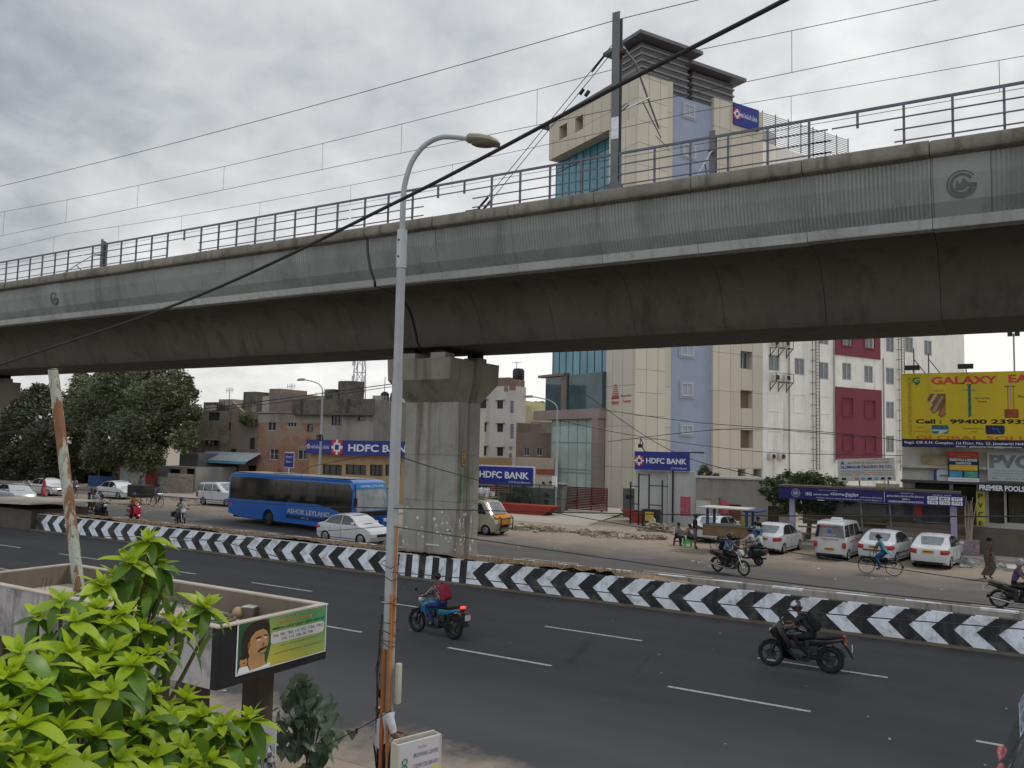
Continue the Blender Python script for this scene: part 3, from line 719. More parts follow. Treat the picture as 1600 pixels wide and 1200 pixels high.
# cream strip at the corner, blue strip slightly set back, cream strip
part(MB().box(0,s_b0,0.,2.8,-.02,zt).box(3,s_b0,2.8,D,-.02,zt),'wall',cream2)
part(MB().box(s_b0+.002,s_b1-.002,.25,D-.3,-.02,zt-1.0),'blue_wall',bluew)
hs=[]; ws=[]
for r in ((1157,549,1176,577),(1157,610,1176,638),(1157,672,1177,700)): hs.append(RR(*r))
for r in ((1153,733,1165,744),(1177,733,1190,744)): hs.append(RR(*r))
zc2=FR.px(1150,163)[1]
mb=MB(); wall_mesh(mb,s_b1,s_c1,-.02,zc2,hs,.6); mb.quad((s_b1,0,0),(s_b1,D,0),(s_b1,D,zc2),(s_b1,0,zc2)); mb.quad((s_c1,0,0),(s_c1,D,0),(s_c1,D,zc2),(s_c1,0,zc2)); mb.quad((s_b1,0,zc2),(s_c1,0,zc2),(s_c1,D,zc2),(s_b1,D,zc2))
part(mb,'side_wall',cream)
recess=mat('recess_brown',(.16,.12,.085),.7,.15,1)
part(MB().box(s_b1+.1,s_c1-.1,.61,.8,.2,zc2-.3),'recess_wall',recess)
window(tw,(hs[0][0]+.1,hs[0][1]-.2,hs[0][2]+.05,hs[0][3]-.05),framew,glassw,y=.5)
for r in ((1067,664,1085,679),(1067,598,1085,619),(1066,537,1086,556),(1070,225,1089,245),(1071,162,1088,182)):
    a,b,c,d=RR(*r); f=window(tw,(a,b,c,d),framew,glassw,y=.2,fw=.12); MB().box(a-.2,b+.2,.2,.24,c-.2,d+.2).build('surround',mat('window_surround',(.30,.33,.40),.7,0),f)
# parapet rims
part(MB().box(-.1,s_b0+.1,-.1,D,zt,zt+.25),'parapet_cap',louv)
# louvred roof housings
def housing(x0,x1,yl,yt,back,rim,dpt=3.4):
    a=FR.px(x0,yl)[0]; b=FR.px(x1,yl)[0]; z0=FR.px((x0+x1)/2,yl)[1]
    F2=FR.sh(back); a=F2.px(x0,yl)[0]; b=F2.px(x1,yl)[0]
    z1=F2.px(x0+3,yt)[1]; mb=MB(); z0=zc2-2
    mb.box(a,b,back,back+dpt,z0,z1-.5)
    part(mb,'plant_housing',mat('housing_inner',(.10,.10,.105),.7,.1,1))
    mb=MB(); z=zt-1.2
    while z<z1-.7: mb.box(a-.12,b+.12,back-.12,back+dpt+.1,z,z+.16); z+=.62
    part(mb,'louvre',mat('louvre_slat',(.22,.215,.21),.5,.1,1)); 
    part(MB().box(a-rim,b+rim,back-rim,back+dpt+rim,z1-.32,z1),'roof_slab',louv)
housing(1002,1074,145,58,.4,1.0)
housing(1082,1145,165,104,.4,.9)
# left face: glass, cream strip, overhang on top
FG=FL.sh(1.3); sL0=FG.px(863,600)[0]; sC=FL.px(947,600)[0]
tl=tw
def onL(mb,name,m,**k):
    o=mb.build(name,m,None,**k); o.parent=tw; o.rotation_euler=(0,0,FL.rz-FR.rz); return o
zfin=FL.px(905,640)[1]
zo_b=FL.px(905,226)[1]; 
onL(MB().box(sC,-.002,-.006,4,-.02,zt-.01),'corner_wall',cream)
zoh0=FL.px(951,203)[1]; sO=FL.px(858,225)[0]
wl=[]
for r in ((874,195,886,216),(899,182,911,204)): wl.append(FL.rect(*r))
mb=MB(); wall_mesh(mb,sO,-.003,zoh0,zt,wl,1.0,y=-.01); mb.box(sO,sC,1.2,12,zoh0,zt-.01); mb.quad((sO,-.01,zoh0),(sO,1.2,zoh0),(sO,1.2,zt),(sO,-.01,zt)); mb.quad((sO,-.01,zoh0),(sC,-.01,zoh0),(sC,1.3,zoh0),(sO,1.3,zoh0)); mb.quad((sO,-.01,zt),(-.003,-.01,zt),(-.003,2,zt),(sO,2,zt))
onL(mb,'overhanging_crown',panelmat('crown_cladding',(.46,.41,.32),1.35,1.9))
onL(MB().box(sO+.1,-.3,1.0,1.05,zoh0+.1,zt-.3),'crown_recess',recess)
# glass body with mullions
onL(MB().box(sL0,sC-.01,1.32,14,zfin,zoh0),'curtain_wall',cgl)
mb=MB(); n=9
for i in range(n+1): u=sL0+(sC-sL0)*i/n; mb.box(u-.03,u+.03,1.27,1.318,zfin,zoh0)
z=zfin+3.5
while z<zoh0: mb.box(sL0,sC,1.275,1.319,z-.04,z+.04); z+=3.55
onL(mb,'mullion',mat('mullion_dark',(.03,.045,.05),.4,0))
# projecting dark box framed in brown, mauve portal, entrance glass
a,b,c,d=FL.rect(860,586,947,640)
onL(MB().box(a-.2,b,-.45,1.2,c,d),'projecting_glass_box',mat('teal_glass',(.012,.05,.06),.06,.5,.5,spec=.9))
bf=mat('bronze_frame',(.16,.12,.10),.5,.1,1)
onL(MB().box(FL.px(851,586)[0],FL.px(892,586)[0],-.8,-.1,d,d+.25).box(FL.px(885,600)[0]-.0,FL.px(892,600)[0]+.1,-.62,-.46,c,d+.001),'box_frame',bf)
za=FL.px(905,655)[1]
onL(MB().box(FL.px(844,650)[0],sC+.1,-.8,3,za,c-.02),'portal_beam',mauve)
sp0=FL.px(935,700)[0]; sp1=FL.px(945,700)[0]
onL(MB().box(sp0,sp1,-.8,0,0,za-.002),'portal_column',mauve)
onL(MB().box(FL.px(866,700)[0],sp0-.002,-.3,8,0,za-.01),'entrance_glazing',glassgreen)
mb=MB(); a=FL.px(866,700)[0]
for i in range(6): u=a+(sp0-a)*i/5; mb.box(u-.04,u+.04,-.36,-.3,0,za-.02)
for z in (za*.36,za*.40,za*.72,za*.93): mb.box(a,sp0,-.36,-.301,z,z+.08)
onL(mb,'entrance_frame',mat('pale_frame',(.30,.34,.32),.4,0))
# signs on the tower: red emblem and name
red=mat('red_sign_paint',(.33,.03,.03),.5,.05)
a,b,c,d=FL.rect(956,601,968,623); eo=thing('x','x','x'); bpy.data.objects.remove(eo)
em=onL(MB().box(a,b,-.05,-.0,c,c+(d-c)*.12).prism([(a+.1*(b-a),c+.15*(d-c)),(b-.1*(b-a),c+.15*(d-c)),(a+.62*(b-a),d),(a+.38*(b-a),d)],-.05,0,'y').box(a,b,-.04,0,c-.35,c-.25).box(a+.1,b-.1,-.04,0,c-.5,c-.42),'red_emblem',red)
mb=MB()
for k in range(5): z=c+(d-c)*(.25+.14*k); mb.box(a+.15*(b-a),b-.15*(b-a),-.056,-.051,z,z+.07)
onL(mb,'emblem_line',cream)
for s_,yy in (('Rajendra',(970,616,987,621)),('Towers',(973,624,986,629))):
    a,b,c,d=FL.rect(*yy); o=txt(tw,s_,a,b,c,(d-c),red,-.02,.02); o.rotation_euler=(0,0,FL.rz-FR.rz)
bankblue=mat('bank_blue',(.012,.022,.20),.5,.08,3,coat=.2); bankred=mat('bank_red',(.5,.03,.04),.5,.05); signw=mat('sign_white',(.62,.64,.68),.5,.03)
def banklogo(parent,xc,zc,s,y=-.02,yb=None):
    h=s/2; 
    MB().box(xc-h,xc+h,y-.01,y,zc-h,zc+h).build('logo_red',bankred,parent)
    mb=MB(); k=h*.62; w_=h*.2
    mb.box(xc-k,xc+k,y-.016,y-.0105,zc-k,zc+k); mb.box(xc-w_,xc+w_,y-.016,y-.0105,zc+k,zc+h*1.08).box(xc-w_,xc+w_,y-.016,y-.0105,zc-h*1.08,zc-k).box(xc-h*1.08,xc-k,y-.016,y-.0105,zc-w_,zc+w_).box(xc+k,xc+h*1.08,y-.016,y-.0105,zc-w_,zc+w_)
    mb.build('logo_white',signw,parent); k=h*.36; MB().box(xc-k,xc+k,y-.022,y-.0165,zc-k,zc+k).build('logo_blue',bankblue,parent)
a,b,c,d=RR(1145,167,1184,200)
sg=thing('bank_sign','small blue bank sign with Tamil lettering high on the tower','sign',tuple(FR.o+FR.d*a+Vector((0,0,c))),FR.rz)
MB().box(0,b-a,-.15,-.02,0,d-c).build('panel',bankblue,sg); W_=b-a; H_=d-c
banklogo(sg,W_*.12,H_*.5,H_*.42,-.16); txt(sg,'எச்டிஎஃப்சி பேங்க்',W_*.27,W_*.92,H_*.4,H_*.24,signw,-.165,.01)
# ---- white block continuing behind, same street line
zw=FR.px(1262,243)[1]; s_w1=FR.px(1507,560)[0]
wb=Bld('white_block','long white office block with maroon panels and rows of windows, right of the tower','office building',FR,0,0,0,13,whitew,s0=s_c1+.01,s1=s_w1,ztop=zw,parapet=.8)
cols=[(1200,1219),(1240.5,1258),(1279,1295.5),(1315,1331),(1349.5,1365),(1383.5,1398)]
rows={1:[(1201,585-30,1219,581)],}
def wrow(k,y):  # window k with centre y, height shrinking along the wall
    x0,x1=cols[k]; h=(25.5,26.5,27,27,27,26.5)[k]/2
    wb.win(x0+.8,y-h,x1-.8,y+h,gm=glassg,y=.08,fw=.09)
for k,y in ((0,567),(1,573),(2,579.5),(3,580.5),(4,585),(5,588)): wrow(k,y)
for k,y in ((5,641),(5,694),(5,537),(3,531),(4,532),(2,525)): wrow(k,y)
wb.win(1414,527,1427,551,gm=glassg,y=.08,fw=.09); wb.win(1444,532,1456,556,gm=glassg,y=.08,fw=.09)
wb.win(1163,0,1164,1) if 0 else None
wb.done()
# blind recess outlines
mb=MB()
for x0,y0,x1,y1 in ((1199,613,1220,643),(1240,616,1259,645),(1281,619,1297,647),(1199,673,1221,703),(1241,674,1259,704),(1281,676,1298,705)):
    a,b,c,d=wb.R(x0,y0,x1,y1)
    for r in ((a,b,c,c+.06),(a,b,d-.06,d),(a,a+.06,c+.06,d-.06),(b-.06,b,c+.06,d-.06)): mb.box(r[0],r[1],-.03,-.001,r[2],r[3])
mb.build('blind_window_moulding',whitew,wb.t)
def maroon_panel(x0,y0,x1,y1,wins):
    a,b,c,d=wb.R(x0,y0,x1,y1); hs=[wb.R(*q_) for q_ in wins]; mb=MB(); wall_mesh(mb,a,b,c,d,hs,.08,y=-.09)
    mb.quad((a,-.09,c),(a,-.001,c),(a,-.001,d),(a,-.09,d)); mb.quad((b,-.09,c),(b,-.001,c),(b,-.001,d),(b,-.09,d)); mb.quad((a,-.09,c),(b,-.09,c),(b,-.001,c),(a,-.001,c)); mb.quad((a,-.09,d),(b,-.09,d),(b,-.001,d),(a,-.001,d))
    for h in hs:
        for r in ((h[0]-.12,h[1]+.12,h[2]-.12,h[2]),(h[0]-.12,h[1]+.12,h[3],h[3]+.12),(h[0]-.12,h[0],h[2],h[3]),(h[1],h[1]+.12,h[2],h[3])): mb.box(r[0],r[1],-.15,-.092,r[2],r[3])
    p=mb.build('maroon_panel',maroon,wb.t); return hs,p
hs2,p=maroon_panel(1305,607,1377,719,((1316,622,1331,649),(1351,626,1366,652),(1317,678,1332,704),(1352,681,1367,706)))
for h in hs2: MB().box(h[0],h[1],-.012,-.003,h[2],h[3]).build('maroon_recess',maroon,wb.t)
hs3,p=maroon_panel(1304,500,1374.5,558,((1315,524,1330,540),(1350,522,1365,544)))
# rooftop screen of white block
a,b,_,_=wb.R(1196,200,1330,240); mb=MB()
for k in range(16): mb.box(a,b,.3,.34,wb.H+.1+k*.2,wb.H+.16+k*.2)
for k in range(8): u=a+(b-a)*k/7; mb.box(u-.05,u+.05,.35,.42,wb.H-.2,wb.H+3.4)
mb.build('roof_screen',steel,wb.t)
# low rooms above near the tower on the white roof
MB().box(.2,4,2,8,wb.H-.5,wb.H+2.4).build('stair_room',whitew,wb.t)
# cable ladders
def ladder(x,yt,yb,w_,label):
    a,_,c,d=wb.R(x,yt,x+1,yb); t=thing('cable_ladder',label,'ladder',tuple(FR.o+FR.d*(wb.s0+a)+Vector((0,0,c))),FR.rz,'rusty ladders up the white facade')
    h=d-c; mb=MB().box(-w_/2-.05,-w_/2,-.3,-.24,0,h).box(w_/2,w_/2+.05,-.3,-.24,0,h); mb.build('stile',frameb,t)
    z=.2; rg=None
    while z<h:
        if rg is None: rg=MB().box(-w_/2,w_/2,-.29,-.26,0,.05).build('rung',frameb,t); rg.location=(0,0,z)
        else: c_=rg.copy(); COL.objects.link(c_); c_.parent=t; c_.location=(0,0,z)
        z+=.33
    mb=MB(); z=1.
    while z<h: mb.bar((-w_/2-.5,-.02,z),(-w_/2-.5,-.3,z),.05).bar((-w_/2-.5,-.28,z),(-w_/2,-.28,z),.05); z+=1.1
    mb.box(-w_/2-.55,-w_/2-.5,-.3,-.26,0,h); mb.build('bracket',frameb,t)
ladder(1274,420,735,.45,'rusty service ladder up the white facade right of the air conditioners')
ladder(1407.5,420,735,.45,'rusty service ladder up the white facade beside the yellow hoarding')
# air conditioners
def acunit(parent_face,x,y,w_,label,group,rack):
    F=parent_face; s,z=F.px(x,y); k=.85
    t=thing('air_conditioner',label,'air conditioner',tuple(F.o+F.d*s+Vector((0,0,z))),F.rz,group)
    MB().box(-k/2,k/2,-.42,-.1,-.32,.32).build('casing',mat('ac_white',(.45,.44,.40),.6,.08,3),t,bevel=.02)
    g_=MB().torus((.08,-.425,0),.22,.02,'y',16,5).torus((.08,-.425,0),.12,.014,'y',14,4); g_.build('fan_grille',dark,t)
    MB().prism([(.08+.2*math.cos(i*.5236),.2*math.sin(i*.5236)) for i in range(12)],-.424,-.421,'y').build('fan',frameb,t)
    return t
pos=[(1207,588),(1226,589.5),(1207,533),(1226,534)]
gi='air conditioners on the white facade'
acunit(FR.sh(-.35),1209,590,1,'left air conditioner on the upper black bracket of the white facade',gi,1)
acunit(FR.sh(-.35),1226,591,1,'right air conditioner on the upper black bracket of the white facade',gi,1)
acunit(FR,1203,713,1,'left of two air conditioners low on the white facade above the tree',gi,0)
acunit(FR,1218,713,1,'right of two air conditioners low on the white facade above the tree',gi,0)
acunit(FR.sh(-.35),1208,536,1,'left air conditioner cut off by the viaduct soffit',gi,1)
acunit(FR.sh(-.35),1225,537,1,'right air conditioner cut off by the viaduct soffit',gi,1)
for yy,lb in ((598,'black steel bracket cage holding the lower pair of air conditioners'),(545,'black steel bracket cage just under the viaduct soffit')):
    s,z=FR.px(1216,yy); t=thing('ac_bracket',lb,'bracket',tuple(FR.o+FR.d*s+Vector((0,0,z))),FR.rz)
    mb=MB(); 
    for u in (-1.15,0,1.15): mb.bar((u,-.02,-.75),(u,-.8,0),.06).bar((u,0,0),(u,-.85,0),.06).bar((u,-.02,-.9),(u,-.02,0),.06)
    mb.bar((-1.2,-.82,0),(1.2,-.82,0),.06).bar((-1.2,-.82,.85),(1.2,-.82,.85),.04).bar((-1.2,-.82,0),(-1.2,-.82,.85),.04).bar((1.2,-.82,0),(1.2,-.82,.85),.04).bar((-1.2,0,.85),(-1.2,-.82,.85),.04).bar((1.2,0,.85),(1.2,-.82,.85),.04)
    mb.build('bracket_frame',mat('black_steel',(.02,.018,.016),.6,0),t)
# ---- left cluster
F58=YF(58); brk=brick('red_brick',(.30,.11,.06),(.36,.17,.10),(.26,.21,.17),(.26,.20,.155),.15,1.1)
brk2=brick('old_brick',(.22,.11,.075),(.27,.15,.10),(.2,.17,.145),(.19,.155,.13),.5,1.1)
dingy=mat('dingy_plaster',(.20,.165,.13),.9,.2,.5,stain=((.075,.06,.05),.7,.6),streak=((.06,.05,.04),.7,.7))
greyp=mat('grey_plaster',(.27,.25,.215),.9,.12,.4,stain=((.12,.105,.09),.5,.35),streak=((.12,.10,.085),.5,.5))
blackst=mat('blackened_parapet',(.13,.115,.095),.95,.25,.6,stain=((.035,.03,.027),.8,.6),streak=((.03,.027,.025),.8,1.))
b1=Bld('brown_house','dingy brown plastered house left of the brick gable, with blue edged awning','house',F58,286,361,642,12,dingy)
b1.win(326,643.5,343,657,fm=frameb,tr=0); b1.win(322,688,341,697,fm=frameb,mull=2,shade=greyp); b1.win(357,660,362,672,fm=frameb)
b1.hole(315,735,330,770); b1.done()
b1b=Bld('brick_gable_house','low brick house with stepped gable and dark door openings','house',F58,361.5,404,645,12,brk2)
b1b.win(390,684,398,702,fm=frameb); b1b.win(360.5,701,369,709,fm=frameb,mull=0); b1b.hole(357+6,726,372,765); b1b.hole(386,727,402,765)
b1b.done()
s=b1b; a,b,c,d=s.R(361.5,630,404,645)
MB().prism([(0,s.H),(s.W,s.H),(s.W,s.H-.0+.02),(s.W*.45,s.H+.1),(0,s.H+1.2)],-.02,.25,'y').build('stair_parapet',brk2,s.t)
MB().tube([(.2,-.02,3),(.6,-.02,3.6),(2.,-.02,3.4),(3.2,-.02,2.6)],.05,6).build('stair_line',greyp,s.t)
aw=thing('awning','corrugated awning with pale blue edge below the brick gable','awning',tuple(F58.o+F58.d*F58.px(364,715)[0]+Vector((0,0,F58.px(364,720)[1]))),0)
W_=F58.px(407,715)[0]-F58.px(321,715)[0]; mb=MB(); n=46
for i in range(n):
    u0=-W_/2+W_*i/n;u1=-W_/2+W_*(i+1)/n; e0=.05*(i%2); e1=.05*((i+1)%2)
    mb.quad((u0,-1.9,0+e0),(u1,-1.9,0+e1),(u1,0,.85+e1),(u0,0,.85+e0))
mb.build('sheet',mat('awning_sheet',(.33,.37,.38),.7,.15,1),aw); mb=MB().box(-W_/2,W_/2,-1.93,-1.905,-.22,.05); mb.build('edge_strip',mat('pale_blue_edge',(.13,.30,.42),.6,.2,3,fine=.3),aw)
b2=Bld('brick_house','three storey red brick house with white window frames','house',F58,404.5,505,645,14,brk)
for r,k in (((418,656,431,673),dict(mull=1)),((448.5,657.5,463,667.5),dict(mull=2)),((480,662.5,489.5,674.5),dict(fm=frameb,mull=0)),((477,648.5,490,656),dict(fm=frameb,mull=2,gm=glassg)),((421,701,434.5,718.5),dict(mull=1,tr=1)),((465,703,481,718.5),dict(mull=1))): b2.win(*r,**k)
b2.done(); a,b,c,d=b2.R(404.5,643,505,646); MB().box(-.1,b2.W+.05,-.12,.2,b2.H-.02,b2.H+.12).build('coping',greyp,b2.t); MB().box(0,b2.W,-.025,-.002,c-.9,c-.1).build('plaster_band',greyp,b2.t)
a,b,c,d=b2.R(404.5,614,417,645); MB().box(.1,b-.01,.3,4,c,d-.3).build('white_stair_wall',mat('pale_stair',(.34,.31,.27),.85,.15,.6),b2.t)
a,b,c,d=b2.R(417,615,456,645); MB().box(a,b,.3,4,c,d).build('roof_room',brick('roof_room_brick',(.17,.11,.09),(.21,.15,.12),(.19,.17,.15),(.17,.15,.13),.6,1.1),b2.t)
a,b,c,d=b2.R(417,607,434,616); MB().box(a,b,.31,4,c-.2,d).build('stair_head',brk2,b2.t)
b3=Bld('concrete_house','grey plastered house with blackened parapet above the bank','house',YF(57.6),505.5,585,625,14,greyp)
b3.win(518,649,534,664.5,fm=frameb,mull=2,tr=1); b3.win(559.5,651,571,657.5,fm=frameb,mull=0)
b3.done(); 
a,b,c,d=b3.R(456.5,624,585,648); MB().box(a,b+.05,-.12,-.002,c,d).box(a,0,-.002,4,c,d-.002).build('parapet',blackst,b3.t); MB().box(-.1,b3.W+.1,-.45,-.122,c-.05,c+.08).build('cornice',blackst,b3.t)
a,b,c,d=b3.R(510.5,594,541.5,623); MB().lathe([((b-a)/2,c-.3),((b-a)/2,d)],10,Matrix.Translation(((a+b)/2,2,0))).build('water_tank',blackst,b3.t,smooth=50)
a,b,c,d=b3.R(495,607,510,623); MB().box(a,b,1,4,c-.3,d).build('roof_cabin',blackst,b3.t); a,b,c,d=b3.R(479,615,495,624); MB().box(a,b,1.2,3,c-.3,d-.2).build('roof_cabin',greyp,b3.t)
b4=Bld('pale_house','plain pale rendered house with sloping gable left of the pier','house',YF(66),597,640,634,14,mat('pale_render',(.45,.44,.39),.85,.07,.5,stain=((.3,.29,.25),.3,.5))); b4.done()
MB().prism([(0,b4.H-.1),(b4.W,b4.H-.1),(b4.W,b4.H+3.3),(b4.W*.45,b4.H+1.5),(0,b4.H+.05)],.01,6,'y').build('gable',MATS['pale_render'],b4.t)
b5=Bld('stair_block','narrow grey lean building with air conditioners between the houses','house',YF(62),584,598,640,8,mat('blue_grey_plaster',(.27,.28,.29),.85,.1,.8)); b5.done()
for dy,lb in ((0,'upper'),(8,'lower')): acunit(YF(61.8),592,664+dy,1,lb+' air conditioner on the narrow grey wall between the houses','air conditioners between the houses',0)
# rooftop tank house on the far left, clutter
b6=Bld('roof_tower_house','dark house with square rooftop tank tower behind the big tree','house',YF(62),300,356,646,10,dingy); b6.done()
a,b,c,d=b6.R(366,611,388,645); MB().box(a,b,1,4,c-1,c+(d-c)*.45).box(a+.15,b-.15,1.1,3.9,c-1,d).build('tank_tower',blackst,b6.t)
a,b,c,d=b6.R(330,623,352,645); MB().box(a,b,1,4,c-1,d).build('roof_room',greyp,b6.t); a,b,c,d=b6.R(312,628,334,648); MB().box(a,b,.5,4,c-1,d).build('dark_roof_room',blackst,b6.t)
a,b,c,d=b6.R(349,641,361,645)
# drain pipes and roof clutter
for x_,yt_,yb_ in ((1232,520,735),(1302,520,600),(1380,560,720)):
    a,_,c,d=wb.R(x_,yt_,x_+1,yb_); MB().tube([(a,-.1,c-8),(a,-.1,d)],.07,6).build('drain_pipe',mat('pipe_grey',(.30,.29,.27),.6,.1),wb.t)
rc_=random.Random(21)
for hb2,x0_,x1_ in ((b1,.5,4.),(b1b,.3,3.),(b2,.5,8.),(b3,.5,7.5)):
    for k in range(5):
        u=rc_.uniform(x0_,x1_); z=hb2.H; y_=rc_.uniform(.8,3.5); kk=rc_.random()
        if kk<.35: MB().lathe([(.35,0),(.4,.1),(.4,.75),(.2,.95)],10,Matrix.Translation((u,y_,z))).build('water_tank',MATS.get('tank_dark') or mat('tank_dark',(.03,.03,.035),.6,.1),hb2.t,smooth=40)
        elif kk<.7: MB().box(u-.5,u+.6,y_-.3,y_+.6,z,z+rc_.uniform(.4,1.1)).build('roof_room',rc_.choice((greyp,brk2,blackst)),hb2.t)
        else: MB().tube([(u,y_,z),(u+.02,y_,z+rc_.uniform(1.,2.2))],.03,5).build('roof_pipe',wire,hb2.t)
# TV aerials
def aerial(x,y,Y,label,h=1.8):
    p=GY(x,y,Y); t=thing('aerial',label,'aerial',tuple(p),0,'rooftop aerials'); mb=MB().tube([(0,0,-h),(0,0,.3)],.035,5).bar((-.6,0,0),(.6,0,.05),.04)
    for k in range(5): mb.bar((-.5+k*.25,-.02,-.25),(-.5+k*.25,-.02,.3),.025)
    mb.build('aerial_frame',wire,t)
aerial(359,610,60,'television aerial beside the square rooftop tank',2.5); aerial(455,604,60,'television aerial above the brick rooftop room',1.6)
# telecom mast
t=thing('telecom_mast','grey steel lattice telecom mast behind the concrete house','mast',tuple(GY(560,640,92))[:2]+(0,),R(20))
zt_=GY(560,540,92).z; mb=MB(); wd=1.9
for a in (-1,1):
    for b in (-1,1): mb.bar((a*wd/2,b*wd/2,0),(a*wd/2*.6,b*wd/2*.6,zt_),.11)
mb.build('leg',steel,t); mb=MB(); z=0;k=0
while z<zt_-2.2:
    f=lambda z:wd/2*(1-.4*z/zt_); a,b=f(z),f(z+2.2)
    for sx_,sy_,tx,ty in ((-1,-1,1,-1),(1,-1,1,1),(1,1,-1,1),(-1,1,-1,-1)): mb.bar((sx_*a,sy_*a,z),(tx*b,ty*b,z+2.2),.06); mb.bar((sx_*b,sy_*b,z+2.2),(tx*b,ty*b,z+2.2),.06)
    z+=2.2
mb.build('bracing',steel,t); 
mb=MB()
for sx_ in (-.9,.9):
    for z in (zt_-3,zt_-6.2): mb.box(sx_-.12,sx_+.12,-.5,-.3,z,z+1.7)
mb.build('antenna_panel',signw,t)
# ---- bank building and its long sign
F52=YF(54); ochre=mat('ochre_fascia',(.36,.24,.12),.6,.1,1)
bk=Bld('bank_building','single storey ochre bank building under the long blue sign','bank',F52,484,700,712,10,ochre)
for r in ((504,726,534,742),(540,726,572,742),(578,726,598,744),(602,726,626,744)): bk.win(*r,fm=frameb,mull=2,gm=glassw)
bk.done(); 
a,b,c,d=F52.rect(484,689,702,712)
sg=thing('bank_sign','long blue bank sign with square logo, partly behind the lamp post','sign',tuple(F52.o+F52.d*a+Vector((0,-.3,c))),0,'blue bank signs')
W_=F52.px(700,700)[0]-a; H_=d-c; m_per=(F52.px(640,700)[0]-a)/156
MB().box(0,W_,-.15,.1,0,H_).build('panel',bankblue,sg)
banklogo(sg,51*m_per,H_*.5,H_*.98,-.16); banklogo(sg,4*m_per,H_*.52,H_*.34,-.16)
txt(sg,'எச்டிஎஃப்சி பேங்க்',8*m_per,38*m_per,H_*.38,H_*.26,signw,-.165,.012); txt(sg,'HDFC BANK',69*m_per,170*m_per,H_*.24,H_*.5,signw,-.165,.03)
# right bank sign on the compound wall
F57=YF(57)
a,b,c,d=F57.rect(734,729,836,757)
sg2=thing('bank_sign','blue bank sign on the compound wall right of the central pier','sign',tuple(F57.o+F57.d*a+Vector((0,-.4,c))),0,'blue bank signs'); W_=b-a; H_=d-c
MB().box(0,W_,-.12,.1,0,H_).build('panel',bankblue,sg2); MB().box(-.0,W_+.12,.101,.16,-.12,H_+.1).build('sign_frame',signw,sg2)
banklogo(sg2,W_*.08,H_*.52,H_*.8,-.13); txt(sg2,'HDFC BANK',W_*.21,W_*.96,H_*.36,H_*.38,signw,-.135,.03); txt(sg2,'J N Road Branch',W_*.66,W_*.98,H_*.1,H_*.14,signw,-.135,.0)
F55=YF(55)
a,b,c,d=F55.rect(995,706,1080,735)
sg3=thing('bank_sign','blue bank sign standing on the white wall in front of the tower','sign',tuple(F55.o+F55.d*a+Vector((0,-.3,c))),0,'blue bank signs'); W_=b-a; H_=d-c
MB().box(0,W_,-.12,.08,0,H_).build('panel',bankblue,sg3)
banklogo(sg3,W_*.09,H_*.5,H_*.5,-.13); txt(sg3,'HDFC BANK',W_*.22,W_*.955,H_*.36,H_*.3,signw,-.135,.03); txt(sg3,'J N Road Branch',W_*.68,W_*.96,H_*.07,H_*.12,signw,-.135,.0)
MB().tube([(W_*.2,-.2,H_),(W_*.17,-.8,H_+.5),(W_*.2,-1.,H_+.9),(W_*.24,-.9,H_+.5)],.04,5).box(W_*.16,W_*.22,-1.05,-.7,H_+.25,H_+.5).build('floodlight',blackplastic,sg3)
# ---- white apartments
F85=YF(88); apw=mat('apartment_white',(.46,.43,.41),.85,.1,.4,stain=((.30,.27,.24),.35,.4),streak=((.28,.25,.22),.5,.5))
ap=Bld('apartment_block','white four storey apartment block with sunshades behind the pier','apartment block',F85,730,807,604,2.4,apw)
for y0,y1 in ((624,638),(660,674.5),(697,712)):
    ap.win(750,y0,760,y1,fm=frameb,shade=apw); ap.win(777,y0+1.5,786,y1+.5,fm=frameb,shade=apw)
for r in ((797,626,803,646),(797,662,803,686),(795,697,801,704.5),(795,708,800,719),(788,599,794,612)): ap.win(*r,fm=apw,gm=glassg,mull=0,tr=4)
ap.done(); a,b,c,d=ap.R(770,580,796,602); MB().box(a,b,.0+.01,2.3,ap.H-1.,d-.8).build('roof_room',brick('roof_brick',(.20,.10,.07),(.24,.14,.1),(.2,.18,.16),None,.5,1.2),ap.t)
a,b,c,d=ap.R(796,596,807,610); MB().box(a,b-.1,-.01,2.2,c,c+1.4).build('brick_parapet',MATS['roof_brick'],ap.t)
a,b,c,d=ap.R(792,579,803,592); MB().lathe([(.7,0),(.75,.2),(.75,1.2),(.6,1.45),(.2,1.5)],12,Matrix.Translation(((a+b)/2,2,c))).build('water_tank',mat('tank_black',(.02,.022,.028),.5,0),ap.t,smooth=40)
MB().tube([((a+b)/2-.3,2,d),((a+b)/2-.3,2,d+1.3)],.04,4).bar(((a+b)/2-1,2,d+1.2),((a+b)/2+.4,2,d+1.2),.05).build('aerial',wire,ap.t)
# ---- yellow houses, brick house, plaster wall
yel=mat('pale_yellow_render',(.44,.40,.24),.85,.1,.6,stain=((.28,.25,.17),.4,.5))
yb=Bld('yellow_house','pale yellow stepped house behind the brick one','house',YF(98),807.5,845,645,3,yel)
yb.win(824,665,831,672,mull=1); yb.win(812,664,818,674,fm=frameb,mull=0); yb.done()
a,b,c,d=yb.R(807.5,626,818,651); MB().box(0,b,.3,8,c,d).build('stair_tower',yel,yb.t); a,b,c,d=yb.R(818,634,829,651); MB().box(a+.01,b,.3,8,c,d).build('upper_room',yel,yb.t)
gb_=Bld('grey_house','small grey tiled house with ragged roof edge beside the tower','house',YF(92),829,868,659,8,greyp); gb_.done()
bb=Bld('small_brick_house','low brown brick house with two white windows between apartments and tower','house',YF(74),806.5,866,676,3,brk2)
bb.win(818,699,827,712,mull=1); bb.win(838,699,847,712,mull=1); bb.done()
MB().box(-.0,bb.W*.06,-.01,5,bb.H,bb.H+1.0).build('brick_fin',brk2,bb.t)
